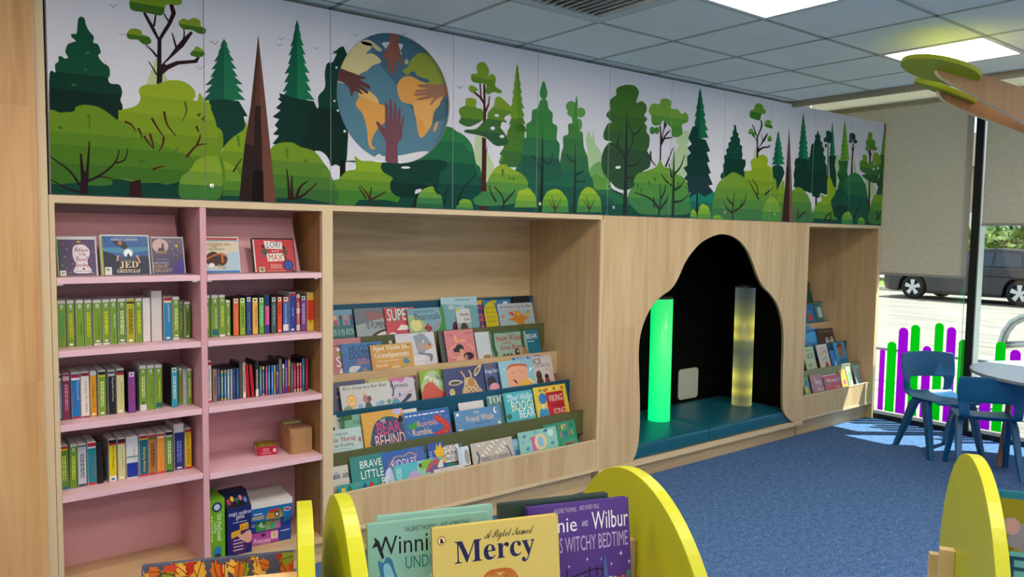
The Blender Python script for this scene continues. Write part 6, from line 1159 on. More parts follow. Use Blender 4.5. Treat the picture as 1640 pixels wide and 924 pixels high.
def leaner(lab, base, x0, ytop, x1, art, y0, th, case, top=.06):
    ang = math.radians(14); nrm = (0, -math.cos(ang), math.sin(ang)); o = (0, y0, 1.5325)
    tl = on_plane(x0, ytop, o, nrm); br = on_plane(x1, 439, o, nrm); h = (tl[2]-1.5325)/math.cos(ang); w = br[0]-tl[0]
    e = tag(empty('audiobook_case', (tl[0]+w/2, y0, 1.5328), (-ang, 0, 0)), lab, 'audiobook', 'cases facing out on the top pink shelf')
    m = MB(); m.box((-w/2, 0, 0), (w/2, th, h), flat(case, .3)); m.build('case', e, bevel=.004)
    m = MB(); hh = h*(1-top)-.003; a, b = -w/2+.004, w/2-.007
    m.box((a, -.0006, .002), (b, .0005, hh), flat(base, .28))
    A = Art(m, lambda u, v, q: (a+u*(b-a), -.0006-q, .002+v*(hh-.002)), .0001, rough=.28, clip=lambda t: [clip_half(clip_half(clip_half(clip_half(t, 1, 0, 1), -1, 0, 0), 0, 1, 1), 0, -1, 0)])
    art(A); m.build('cover_insert', e)
leaner('magenta and navy audiobook with a white keyhole shape', '#43305a', 89, 378, 158, f1, .082, .026, '#c9cbc6', .07)
leaner('blue audiobook with a glowing moon and cream title, middle of the top left shelf', '#1c4680', 158.5, 375, 243, f2, .072, .03, '#c4c8c8', .03)
leaner('indigo audiobook with a pinkish full moon', '#2a2250', 240, 378.5, 298.5, f3, .085, .022, '#b8b4b8', .03)
leaner('cream and blue audiobook showing a wooden ark', '#cfc9a8', 321, 378.5, 387, f4, .082, .022, '#c8ccc8', .01)
leaner('red audiobook with a magnifying glass in a black case', '#bb2a30', 402.5, 381, 476, f5, .08, .024, '#0c0c0e', .03)

# ---- boxes on the two lower right shelves
def box_thing(name, lab, cat, loc, rz, w, d, h, body, lid_z, lid_mat, arts=(), grp=None, lidname='lid', over=.0):
    e = tag(empty(name, loc, (0, 0, rz)), lab, cat, grp)
    m = MB(); m.box((-w/2, -d/2, 0), (w/2, d/2, lid_z), body)
    for face, base, art in arts:
        if face == 'f': to = lambda u, v, q: (-w/2+u*w, -d/2-over-q, v*h)
        elif face == 'l': to = lambda u, v, q: (-w/2-over-q, d/2-u*d, v*h)
        else: to = lambda u, v, q: (-w/2+u*w, -d/2+v*d, h+q)
        if base: A0 = Art(m, to, .0002); A0.rect(0, 0, 1, 1, base)
        A = Art(m, to, .0002, clip=lambda t: [clip_half(clip_half(clip_half(clip_half(t, 1, 0, 1), -1, 0, 0), 0, 1, 1), 0, -1, 0)]); A.L = 1; art(A)
    m.build('box_body', e)
    if lid_z < h:
        m = MB(); m.box((-w/2-over, -d/2-over, lid_z), (w/2+over, d/2+over, h), lid_mat); m.build(lidname, e, bevel=.001)
    return e
P0 = on_z(462, 728, .588); P1 = on_z(480, 724, .588)
c = on_z(461, 729, .588)
def wb_top(A): [A.ellipse(.2+.14*i, .25, .05, .05, c_, 2) for i, c_ in enumerate(('#b83a34', '#b84a3a', '#c0443a'))]; [A.ellipse(.12+.16*i, .55+.12*(i % 2), .05, .05, '#5a5a30', 2) for i in range(4)]; A.rect(.55, .35, .95, .7, '#b8a8a0'); A.scrib(.58, .38, .92, .66, '#6a5a58', 4)
e = box_thing('wooden_box', 'plain wooden finger jointed box with coloured dots on its sliding lid', 'box', (float(c[0])+.075, float(c[1])+.075, .589), math.radians(-3), .115, .16, .13, PLYF, .118, PLYF, [('t', None, wb_top)])
m = MB()
for k in range(9): m.box((-.0578, -.0806, .006+.012*k), (-.045, -.0798, .012+.012*k), '#8a6238')
m.build('finger_joint', e)['kind'] = 'stuff'
m = MB(); m.box((-.05, .04, .131), (.04, .09, .142), flat('#a8a878', .6)); m.build('striped_tab', e)
def rb_f(A): A.rect(0, 0, 1, 1, '#b01a3a'); A.rect(.02, .1, .62, .9, '#c8b8a8', 2) if False else None; A.text('GO', .3, .45, .6, .8, '#e8dcd8'); A.scrib(.2, .15, .7, .35, '#e0a8b0', 2); A.rect(.8, .3, .95, .7, '#e0c8c0')
def rb_l(A): A.rect(0, .06, 1, .94, '#c9c0b4'); A.rect(.05, .15, .22, .85, '#2a3a44'); A.scrib(.4, .4, .9, .6, '#8a8480', 2)
def rb_t(A): A.rect(0, 0, 1, 1, '#a8982a'); [A.ellipse(.1+.2*(i % 5), .15+.25*(i//5), .06, .06, c_, 3) for i, c_ in enumerate(('#5a3a2a', '#c8b84a', '#3a3a2a', '#b83a34', '#7a6a2a')*3)]
c2 = on_z(412, 731, .588)
box_thing('card_game_box', 'small red and yellow card game box beside the wooden box', 'box', (float(c2[0])+.06, float(c2[1])+.05, .589), math.radians(-12), .10, .12, .045, flat('#a81a34', .4), .045, None, [('f', None, rb_f), ('l', None, rb_l), ('t', None, rb_t)])
zb = .1505
def fit(px, py): q = on_z(px, py, zb); return float(q[0]), float(q[1])
# green game box, spine out
def gl_f(A): A.ellipse(.5, .87, .32, .08, '#1d2a5a'); A.ellipse(.5, .87, .2, .05, '#b8c8d8'); A.text('Old MacDonald', .5, .32, .78, .76, '#e8f0c8', rot=-90); A.text('Lotto', .28, .45, .5, .62, '#e8f0c8', rot=-90); A.scrib(.1, .3, .24, .75, '#c8e07a', 1, vert=True); A.blob([(.25, .06), (.3, .2), (.7, .22), (.75, .06), (.5, .0)], '#2a7aa0'); A.blob([(.3, .0), (.35, .1), (.65, .1), (.7, 0)], '#3a3a2a'); A.rect(0, 0, .06, 1, '#d8b030')
box_thing('board_game', 'bright green game box standing upright against the pink divider', 'game', (.660, .165, zb), 0, .072, .26, .30, flat('#6aa81e', .35), .30, None, [('f', '#6aa81e', gl_f)], 'games on the bottom right pink shelf')
# navy cauldron game, with a handle shaped top
def mc_f(A): A.text('magic cauldron', .08, .82, .98, .93, '#e8e6f0'); A.text('game', .36, .73, .7, .83, '#e8e6f0'); A.scrib(.2, .68, .8, .71, '#c8c8dc', 1); A.ellipse(.5, .27, .4, .26, '#4a1f5c'); A.poly([(.5, .64), (.85, .66), (.88, .52), (.52, .5)], '#e0a820'); A.text('5-2', .56, .54, .82, .62, '#3a2420'); A.poly([(.15, .5), (.52, .54), (.55, .42), (.16, .37)], '#d8a020'); A.blob([(.42, .44), (.6, .42), (.85, .48), (.98, .44), (.98, .25), (.8, .22), (.6, .3), (.45, .38)], '#d8a088'); [A.scrib(.2, .3-.07*i, .65, .34-.07*i, '#d8d0e0', 1) for i in range(4)]
e = box_thing('board_game', 'navy magic themed game box with a pitched handle top', 'game', (.768, .15, zb), 0, .118, .22, .235, flat('#1d2566', .35), .235, None, [('f', '#1d2566', mc_f)], 'games on the bottom right pink shelf')
m = MB(); m.prism([(-.11, .235), (.11, .235), (.03, .297), (-.03, .297)], lambda u, v: (-.059, u, v), lambda u, v: (.059, u, v), flat('#181a3e', .35))
A = Art(m, lambda u, v, q: (-.059+u*.118, -.11+.08*v-q, .235+.062*v+q), .0004)
for i, cc in enumerate(('#b83a34', '#d8b030', '#3a8a5a', '#c86a8a', '#5a78b8')): A.ellipse(.15+.17*i, .4+.15*(i % 2), .07, .16, cc, 1)
A.blob([(.2, .1), (.4, .4), (.6, .4), (.8, .1)], '#0c0c18'); m.build('handle_top', e)
# stack of three
def st1(A): A.rect(0, 0, 1, 1, '#1b66a8'); A.blob([(.4, .1), (.42, .5), (.5, .7), (.6, .6), (.66, .85), (.74, .5), (.74, .1)], '#b8862a'); A.rect(.46, .5, .7, .8, '#a83a2a'); A.ellipse(.64, .35, .06, .22, '#202428'); A.ellipse(.64, .35, .035, .13, '#c8c8c0'); A.rect(.1, .55, .3, .62, '#d8e0e8'); A.scrib(.05, .15, .34, .45, '#d8c050', 3); A.ellipse(.88, .62, .09, .16, '#c8c4cc'); A.ellipse(.88, .62, .07, .1, '#a83a4a'); A.rect(.76, .1, .8, .9, '#2a8a6a')
def st2(A): A.rect(0, 0, 1, 1, '#1d3a8a'); A.rect(.14, .06, .38, .94, '#3a8a44'); A.text('4', .2, .3, .3, .85, '#e8e8d8'); A.text('in', .3, .3, .36, .6, '#e8e8d8'); A.rect(.38, .06, .74, .94, '#8a9a5a'); A.blob([(.48, .1), (.52, .7), (.62, .7), (.64, .1)], '#3aa86a'); A.blob([(.6, .1), (.62, .6), (.7, .7), (.73, .1)], '#b86a9a'); A.ellipse(.55, .75, .03, .15, '#c84a3a'); A.text('game', .82, .5, .97, .8, '#6ad0d0'); A.scrib(.02, .5, .12, .8, '#c8d0e8', 2)
def st3(A): A.rect(0, 0, .7, 1, '#7a2468'); A.rect(.02, .1, .7, .92, '#b04a98'); A.rect(.7, 0, 1, 1, '#24408a'); A.ellipse(.34, .72, .06, .14, '#4a1a58'); A.text('Princess', .12, .12, .5, .52, '#ecd0e8'); A.rect(.52, .3, .68, .86, '#d8c8c0'); A.ellipse(.6, .6, .05, .2, '#d8b070'); A.scrib(.74, .7, .96, .85, '#c8d0e8', 1); A.scrib(.05, .02, .5, .08, '#d8a0cc', 1)
x0s = .838
e = box_thing('jigsaw_box', 'magenta and navy jigsaw box at the bottom of the stack of three', 'game', (x0s+.108, .19, zb), math.radians(-4), .213, .20, .068, flat('#5a2a70', .4), .068, None, [('f', None, st3)], 'games on the bottom right pink shelf')
e = box_thing('jigsaw_box', 'dark blue boxed game in the middle of the stack of three', 'game', (x0s+.108, .19, zb+.0685), math.radians(-2), .21, .20, .06, flat('#1d3a8a', .4), .06, None, [('f', None, st2)], 'games on the bottom right pink shelf')
e = box_thing('jigsaw_box', 'white lidded blue train box on top of the stack of three', 'game', (x0s+.108, .18, zb+.129), math.radians(-5), .216, .225, .068, flat('#1b66a8', .4), .068, None, [('f', None, st1)], 'games on the bottom right pink shelf')
m = MB(); m.box((-.110, -.1145, .0685), (.110, .1145, .097), flat('#d9d6cf', .6)); m.build('lid', e, bevel=.002)
# ================================================================== FOREGROUND BOOK BROWSERS
def frame_of(az):
    a = math.radians(az); return np.array([math.cos(a), math.sin(a), 0]), np.array([-math.sin(a), math.cos(a), 0])
AZ = -22.; R1, D1 = frame_of(AZ); O1 = np.array([.614, -2.652, 1.276])
def leaf_profile(sc, zt, a=.30, b=.36):
    zc = zt-b; pts = [(sc+a*math.sin(t)*(1 if abs(t) < 1 else 1), zc+b*math.cos(t)) for t in [math.radians(-100+200*i/40) for i in range(41)]]
    return pts+[(sc+.19, .0), (sc-.19, .0)]
def browser(name, label, org, az, panels, shelf, sc, zt, rails, rz=.975):
    """panels: local x of each yellow end (its left face); shelf: (x0, x1)"""
    e = tag(empty(name, (org[0], org[1], 0), (0, 0, math.radians(az))), label, 'book browser', 'wooden book browsers with yellow ends')
    for x in panels:
        m = MB(); m.prism(leaf_profile(sc, zt), lambda u, v: (x, u, v), lambda u, v: (x+.025, u, v), YEL); m.build('end_panel', e, bevel=.003, seg=3)
    x0, x1 = shelf
    m = MB(); m.box((x0, sc-.22, .955), (x1, sc+.22, .975), WOODX); m.build('shelf', e)
    m = MB(); m.box((x0, sc-.01, .975 if rz > .9 else .86), (x1, sc+.006, rz+.08), WOODX); m.build('divider_board', e)
    m = MB(); m.box((x0, sc-.2, .12), (x1, sc+.2, .14), WOODX); m.build('lower_shelf', e)
    for s in (-.225, .21): m = MB(); m.box((x0, sc+s, rz), (x1, sc+s+.015, rz+.055), WOODX); m.build('rail', e)
    for bx in rails:
        m = MB(); m.box(*bx, WOODX); m.build('post', e, bevel=.0015)
    return e
AB = -18.5; RB, DB = frame_of(AB)
q1 = on_plane(1016, 862, O1, RB)-O1; s1 = float(q1@DB)
browser('book_browser', 'book browser with two tall yellow ends, front centre', O1, AB, (-.548, 0.), (-.523, 0.), -.045, 1.29, [((-.012, s1-.008, .975), (0, s1+.008, float(q1[2])+O1[2]))])
ql = on_plane(455, 919, O1+D1*-.17, D1)-O1
eA = browser('book_browser', 'book browser partly in view at lower left, one yellow end showing', O1, AZ, (-.609, -1.165), (-1.14, -.609), -.06, 1.276, [])
m = MB(); m.box((-1.13, -.185, float(ql[2])+O1[2]-.03), (-.61, -.165, float(ql[2])+O1[2]), WOODW); m.build('top_rail', eA)
AC = -58.; RC, DC = frame_of(AC); OC = np.array([1.31, -3.01, 1.272])
p1 = on_plane(1527, 877, OC, RC)-OC; p2 = on_plane(1514, 895, OC, RC)-OC
browser('book_browser', 'book browser at lower right with a narrow yellow end and two wooden posts', OC, AC, (0., .56), (.025, .56), 0., 1.274,
        [((-.03, float(p1@DC)-.024, .6), (0, float(p1@DC)+.0, float(p1[2])+OC[2])), ((-.03, float(p2@DC)+.02, .6), (0, float(p2@DC)+.042, float(p2[2])+OC[2]-.0))], rz=.86)
def big_book(name, label, org, r, d, az, x0, x1, s, zt, h, th, base, art, lean=8, edge='#e8e2d2', spine=None, film=False):
    """front cover's top edge runs x0..x1 in the browser frame at depth s"""
    a = math.radians(lean); xc = (x0+x1)/2
    s0 = s-h*math.sin(a)
    P = org+r*xc+d*s0; z0 = zt-h*math.cos(a)
    e = face_book(name, label, 'book', 'big picture books in the front browsers', (float(P[0]), float(P[1]), z0), (-a, 0, math.radians(az)), x1-x0, h, th, base, art, 0., edge, spine)
    return e
def m1(A):
    A.text(S('Mercy'), .165, .745, .80, .91, '#1c1c4a'); A.text(S('A Piglet Named', 's'), .40, .885, .79, .955, '#1d1d2a', shear=.05)
    A.ellipse(.07, .925, .032, .026, '#9a4a30'); A.ellipse(.07, .925, .026, .021, '#ead9a0'); A.blob([(.06, .912), (.06, .935), (.07, .94), (.08, .926), (.085, .912)], '#20202a')
    for cx in (.46, .56): A.line([(cx+.055*math.cos(t)*(1-t/16), .655+.045*math.sin(t)*(1-t/16)) for t in [i*.5 for i in range(22)]], .013, '#b5641f', sm=False)
    A.line([(.355, .5), (.36, .62), (.41, .7), (.51, .715), (.61, .7), (.66, .62), (.665, .5)], .022, '#b5641f')
    for cx in (.4, .46, .56, .62): A.line([(cx, .3), (cx, .6)], .014, '#b5641f')
    A.blob([(.3, .0), (.32, .35), (.4, .45), (.6, .45), (.7, .34), (.72, .0)], '#e0a8a0')
    A.blob([(.36, .42), (.34, .5), (.42, .46)], '#d09088'); A.blob([(.6, .46), (.68, .5), (.66, .42)], '#d09088')
def m2(A):
    A.text('VALERIE THOMAS', .30, .935, .56, .965, '#2c3a40'); A.text('AND KORKY PAUL', .6, .938, .86, .968, '#2c3a40'); A.text('Winnie', .05, .81, .58, .92, '#12181c'); A.text('AND WILBUR', .62, .83, 1.1, .89, '#12181c')
    A.poly([(.03, .86), (.07, .91), (.09, .9), (.13, .8), (.11, .79), (.08, .87)], '#12181c')
    A.text('UNDER THE SEA', .30, .715, .96, .79, '#1d7a80')
    A.blob([(.08, .78), (.12, .77), (.15, .8), (.19, .78), (.22, .7), (.28, .6), (.3, .4), (.1, .4), (.1, .66)], '#2f6f98'); A.blob([(.12, .74), (.16, .76), (.2, .7), (.24, .56), (.16, .6)], '#7ab0c8')
    A.ellipse(.52, .66, .02, .015, '#b8ded8'); A.ellipse(.66, .69, .014, .011, '#b8ded8'); A.blob([(.5, .4), (.55, .6), (.7, .62), (.8, .5), (.75, .35)], '#b8483a')
def m3(A):
    A.text('VALERIE THOMAS', .25, .945, .47, .975, '#b9aac8'); A.text('AND KORKY PAUL', .50, .95, .70, .98, '#b9aac8')
    A.text('Winnie', -.02, .82, .47, .915, '#e6e2ea'); A.text('AND', .52, .845, .58, .88, '#d8d2e0'); A.text('Wilbur', .62, .815, .985, .93, '#ece8f0')
    A.text("WINNIE'S WITCHY BEDTIME", .0, .69, .975, .79, '#b7a4cc')
    for x, y, r in ((.2, .62, .014), (.38, .6, .012), (.56, .63, .012), (.7, .62, .01), (.9, .64, .018), (.8, .58, .012), (.5, .52, .012), (.98, .58, .016)): A.poly([(x-r, y), (x-r*.2, y+r*.25), (x, y+r*1.2), (x+r*.2, y+r*.25), (x+r, y), (x+r*.2, y-r*.25), (x, y-r*1.2), (x-r*.2, y-r*.25)], '#dcd4e8', 3)
    A.line([(.25, .5), (.6, .56), (.75, .55)], .008, '#201830'); [A.line([(x, .42), (x, .58)], .01, '#201830', 5) for x in (.28, .36, .58, .65, .71)]
    A.blob([(.72, .45), (.72, .6), (.735, .64), (.75, .6), (.76, .45)], '#4a5a9a'); A.blob([(.93, .44), (.95, .52), (.99, .52), (1.0, .44)], '#4a6a60')
    A.ellipse(.87, .44, .07, .05, '#d8a82a'); A.ellipse(.87, .44, .05, .036, '#e8e0d0'); A.ellipse(.83, .485, .02, .015, '#d8b040'); A.ellipse(.91, .485, .02, .015, '#c84a3a')
    A.blob([(.7, .4), (.7, .47), (.8, .5), (.82, .4)], '#b8c4d8'); A.rect(.0, 0, 1, .38, '#7a3a8a'); A.poly([(.2, .46), (.28, .54), (.46, .5), (.46, .42), (.28, .4)], '#c8a020'); A.poly([(.26, .53), (.32, .53), (.32, .4), (.26, .4)], '#3a7ab8')
def m4(A): A.blob([(.3, .92), (.4, .97), (.6, .95), (.55, .9)], '#3a5a50')
big_book('picture_book', 'sea green witch picture book leaning at the left of the front browser', O1, RB, DB, AB, -.509, -.309, -.10, 1.268, .268, .014, '#7fb0a0', m2)
big_book('picture_book', 'thin green book stacked behind the sea green one in the front browser', O1, RB, DB, AB, -.49, -.292, -.080, 1.272, .27, .01, '#8ab8a8', None)
big_book('picture_book', 'dark green book with pale edges behind the purple one', O1, RB, DB, AB, -.28, -.072, -.078, 1.270, .268, .014, '#243a34', m4, edge='#e8d8c8')
big_book('picture_book', 'purple picture book with white stars and lilac capitals', O1, RB, DB, AB, -.236, -.042, -.10, 1.266, .268, .014, '#4a2a7c', m3)
big_book('picture_book', 'buff yellow picture book with navy serif title, nearest the viewer', O1, RB, DB, AB, -.418, -.205, -.162, 1.274, .27, .011, '#cdb95e', m1, spine='#a86a2a')
# autumn leaf book, lower left
LV = on_plane(228, 909, O1+D1*-.10, D1)-O1; RV = on_plane(470, 879, O1+D1*-.10, D1)-O1
def oak(A, x, y, s, a, col, L):
    pts = []
    for i in range(18):
        t = i/17*2*math.pi; rr = s*(.82+.17*math.cos(7*t))*(.62+.38*abs(math.cos(t/2)))
        pts.append((x+(rr*math.cos(t)*math.cos(a)-rr*.6*math.sin(t)*math.sin(a))*.62, y+(rr*math.cos(t)*math.sin(a)+rr*.6*math.sin(t)*math.cos(a))*1.0))
    A.blob(pts, col, L); A.line([(x-s*.5*math.cos(a), y-s*.7*math.sin(a)), (x+s*.5*math.cos(a), y+s*.7*math.sin(a))], .006, '#6a3a14', L+.4, sm=False)
def lf(A):
    rn = random.Random(5); cs = ['#d8782a', '#d9a83a', '#8a9a2a', '#c8482a', '#b8301f', '#e0b048', '#c86a20']
    for i in range(60): oak(A, .03+.96*rn.random(), .66+.32*rn.random(), .085+.05*rn.random(), rn.random()*6.28, cs[i % 7], 1+i*.3)
big_book('picture_book', 'landscape book covered in autumn leaves, lower left corner', O1, R1, D1, AZ, float(LV@R1), float(RV@R1), -.10, float(RV[2])+O1[2]-.003, .22, .012, '#4a5266', lf, edge='#e8e2da')
# elephant book, lower right
FV = on_plane(1589, 783, OC+DC*.03, DC)-OC
def ef(A):
    A.rect(.0, .95, 1, 1, '#1d6a80'); A.rect(.03, .5, 1, .94, '#7f7a14'); A.rect(.0, 0, 1, .5, '#5aa0a8'); A.blob([(.12, .56), (.14, .64), (.2, .72), (.3, .76), (.42, .74), (.52, .66), (.52, .56), (.46, .52), (.4, .55), (.28, .55), (.26, .5), (.2, .52)], '#7a7a86')
    A.ellipse(.15, .71, .07, .075, '#9a8890'); A.ellipse(.15, .71, .045, .052, '#b08a84'); A.line([(.4, .70), (.44, .675)], .012, '#3a2a34'); A.ellipse(.46, .56, .04, .02, '#b8584a'); A.rect(.24, .5, .29, .56, '#74747f'); A.rect(.38, .5, .43, .56, '#74747f')
    [A.line([(.04+.02*i, .48), (.05+.03*i, .53)], .006, '#24240c', 5) for i in range(5)]; A.text('F', .13, .24, .30, .46, '#16405f'); A.text('riends', .34, .24, 1, .46, '#16405f')
fx = float(FV@RC)
big_book('picture_book', 'olive and blue picture book with a grey elephant, lower right corner', OC, RC, DC, AC, fx, fx+.24, .03, float(FV[2])+OC[2], .25, .016, '#1d6a80', ef, lean=6, edge='#e4e0d8')

# ================================================================== TABLE AND CHAIRS
e = tag(empty('round_table', (6.29, -1.83, 0)), 'pale blue grey round table beside the window, cut by the right edge', 'table')
m = MB(); m.lathe([(0, .732), (.672, .732), (.69, .74), (.69, .756), (.684, .76), (0, .76)], (0, 0, 0), flat('#a9c0d8', .3), 64); m.build('table_top', e)
m = MB(); m.lathe([(.688, .735), (.693, .738), (.693, .756), (.688, .758)], (0, 0, 0), flat('#7f8790', .5), 64); m.build('edge_band', e)
for k in range(4):
    t = math.radians(20+90*k); m = MB(); m.tube([(.40*math.cos(t), .40*math.sin(t), .732), (.46*math.cos(t), .46*math.sin(t), 0)], .022, flat('#8a6a58', .45), 14); m.build('leg', e)
def chair(x, y, az, label, sc=1.0):
    """one-piece moulded plastic chair; local -y is the way it faces"""
    e = tag(empty('plastic_chair', (x, y, 0), (0, 0, math.radians(az))), label, 'chair', 'blue moulded chairs'); e.scale = (sc,)*3
    prof = [(-.215, .415, .18), (-.20, .432, .195), (-.15, .437, .207), (-.05, .43, .212), (.05, .426, .212), (.12, .43, .212), (.165, .447, .212), (.186, .470, .213), (.198, .515, .216), (.207, .576, .223), (.214, .60, .230), (.222, .65, .235), (.23, .70, .236), (.237, .755, .232), (.24, .78, .222)]
    nx = 13; vs = []; fs = []
    for i, (py, pz, w) in enumerate(prof):
        for j in range(nx):
            u = j/(nx-1)*2-1; back = max(0, min(1, (pz-.45)/.12)) if py > .1 else 0
            vs.append((u*w, py-back*.045*u*u-(.02*(1-abs(u)**2) if 0 else 0), pz+(0 if back else .012*u*u)-(.012*u*u if i == len(prof)-1 else 0)))
    for i in range(len(prof)-1):
        for j in range(nx-1):
            if i in (7, 8) and 2 <= j < nx-3: continue
            fs.append((i*nx+j, i*nx+j+1, (i+1)*nx+j+1, (i+1)*nx+j))
    m = MB(); m.mesh(vs, fs, CHAIRB); o = m.build('seat_shell', e, smooth=True)
    md = o.modifiers.new('thick', 'SOLIDIFY'); md.thickness = .012; md.offset = 0
    md = o.modifiers.new('round', 'SUBSURF'); md.levels = 1; md.render_levels = 2
    for sx in (-1, 1):
        for nm, (ty, by) in (('front', (-.075, -.215)), ('rear', (.035, .235))):
            m = MB(); tx, bx = .176*sx, .215*sx; n = 8
            top = [(-.02, -.024), (.02, -.024), (.02, .024), (-.02, .024)]
            def sec(cx, cy, z, a, b): return [(cx-a, cy-b, z), (cx+a, cy-b, z), (cx+a, cy+b, z), (cx-a, cy+b, z)]
            s = [sec(tx, ty, .432, .022, .042), sec(tx+.012*sx, ty+(by-ty)*.18, .375, .022, .038), sec(tx+(bx-tx)*.6, ty+(by-ty)*.6, .18, .02, .028), sec(bx, by, 0, .018, .021)]
            v = [p for q in s for p in q]; f = [(4*i+j, 4*i+(j+1) % 4, 4*i+4+(j+1) % 4, 4*i+4+j) for i in range(3) for j in range(4)]+[(3, 2, 1, 0), (12, 13, 14, 15)]
            m.mesh(v, f, CHAIRB); m.build('leg', e, bevel=.007, seg=3)
    return e
c1x, c1y = 6.17, -.935
chair(c1x, c1y, math.degrees(math.atan2(-.43, -.27))+90, 'blue plastic chair near the window, its back towards the picket stickers', 1.03)
w2 = np.array([.55, -.835]); f2 = np.array([.835, .55])
ctr = np.array([5.56, -1.29])+w2*.24+f2*.22
chair(float(ctr[0]), float(ctr[1]), math.degrees(math.atan2(f2[1], f2[0]))+90, 'blue plastic chair seen from behind at the right edge, by the round table', .97)

# ================================================================== PLYWOOD TREE WITH BOARD LEAVES
def at(px, py, dep):
    d = ray(px, py); return CAM+d*(dep/(d@FW))
t0 = at(1860, 300, 4.3)
tree = tag(empty('plywood_tree', (float(t0[0]), float(t0[1]), 0)), 'plywood tree whose branches and green board leaves hang below the ceiling', 'tree decoration')
tb = np.array([t0[0], t0[1], 0])
hd = np.array([FW[0], FW[1], 0]); hd /= np.linalg.norm(hd)
def branch(pts, dep, name='branch'):
    o = at(1560, 150, dep); n = hd; P = [on_plane(px, py, o, n) for px, py in pts]
    k = len(P); m = MB(); a = [p-tb for p in P]; b = [p-tb+hd*.03 for p in P]
    tri_ = tessellate_polygon([[Vector((px, py, 0)) for px, py in pts]])
    m.mesh(a+b, [(i, (i+1) % k, k+(i+1) % k, k+i) for i in range(k)], flat('#e8d6b2', .5))  # edges coloured pale for the light thrown up from the floor
    m.mesh(a, [tuple(t) for t in tri_], WOODBR); m.mesh(b, [tuple(t) for t in tri_], WOODBR); return m.build(name, tree)
WOODBR = wood('branch_maple', '#80603a', '#99744a', '#ab8558', 'z', .5, .1)
up_pts = smooth_open([(1498, 108.5), (1503, 118), (1512, 126), (1530, 137)], 4)+[(1560, 152), (1640, 196), (1760, 262), (1860, 320), (1895, 300), (1895, 260), (1760, 186), (1640, 141), (1562, 115.5), (1520, 110)]
branch(up_pts, 4.2)
lo_pts = smooth_open([(1505, 139), (1505, 150), (1510, 158), (1520, 165)], 4)+[(1560, 183), (1640, 213), (1760, 270), (1860, 330), (1890, 300), (1760, 210), (1640, 172), (1560, 152)]
branch(lo_pts, 4.42)
def bleaf(pa, pb, dep, half, tilt, lab):
    A_, B_ = at(*pa, dep), at(*pb, dep); L = (B_-A_)/2; c = (A_+B_)/2; ln = L/np.linalg.norm(L)
    w = np.array(hd)+np.array([0, 0, tilt]); w -= ln*(w@ln); w /= np.linalg.norm(w); n = np.cross(ln, w)
    hl = np.linalg.norm(L)
    m = MB(); P = [(math.cos(t)*hl, math.sin(t)*half) for t in [2*math.pi*i/48 for i in range(48)]]
    f = lambda h: (lambda u, v: tuple(c-tb+ln*u+w*v+n*h))
    m.prism(P, f(-.013), f(.013), flat('#9aa812', .45)); m.build('leaf', tree, bevel=.002)['label'] = lab
bleaf((1446, 95), (1567, 127), 4.2, .125, -.17, 'larger green board leaf')
bleaf((1466, 127.5), (1562, 163), 4.42, .09, .19, 'thin green board leaf seen edge on')
m = MB(); z0 = float(t0[2]); m.box((-.12, -.02, 0), (.12, .02, z0+.25), WOODBR); m.box((-.02, -.12, 0), (.02, .12, z0+.25), WOODBR); m.build('trunk', tree)

# ================================================================== PICKET STICKERS ON THE GLASS
GF = film_mat('green_film', '#12d63a', .35); PF = film_mat('purple_film', '#c02be0', .35)
PK = [('p', 1408.4, 1416.8, 559, 'purple', 'shortest by the joinery'), ('g', 1420.6, 1435, 547, 'green', 'short, second from the joinery'), ('p', 1438.8, 1454, 524.5, 'purple', 'tall, third from the joinery'), ('g', 1458.5, 1473, 520, 'green', 'tall, left behind the chair back'),
      ('p', 1477, 1490.7, 554, 'purple', 'low, peeping over the chair back'), ('g', 1496.8, 1510.8, 517, 'green', 'tallest of the left pane'), ('p', 1515.7, 1530.5, 523.7, 'purple', 'tall, right above the chair back'), ('g', 1534.7, 1549, 544, 'green', 'against the black mullion'),
      ('p', 1570, 1588, 592, 'purple', 'low, right of the mullion'), ('g', 1594, 1610, 547, 'green', 'right pane, in front of the steel hoop'), ('p', 1617, 1634, 560, 'purple', 'right pane, behind the table'), ]
for k, (c_, xa, xb, yt, cn, where) in enumerate(PK):
    P = on_x((xa+xb)/2, yt, XW-.005); ya, yb_ = on_x(xb, yt+25, XW-.005)[1], on_x(xa, yt+25, XW-.005)[1]
    yc, h = (ya+yb_)/2, float(P[2]); w = yb_-ya
    e = tag(empty('picket_sticker', (XW-.005, float(yc), .075)), '%s picket sticker on the window, %s' % (cn, where), 'window sticker', 'picket fence stickers on the glass')
    m = MB(); H = h-.075; pts = [(-w/2, 0), (w/2, 0)]+[(w/2*math.cos(t), H-w/2+w/2*math.sin(t)) for t in [math.pi*i/14 for i in range(15)]]
    m.prism(pts, lambda u, v: (-.0015, u, v), lambda u, v: (.0015, u, v), GF if c_ == 'g' else PF); m.build('film', e)

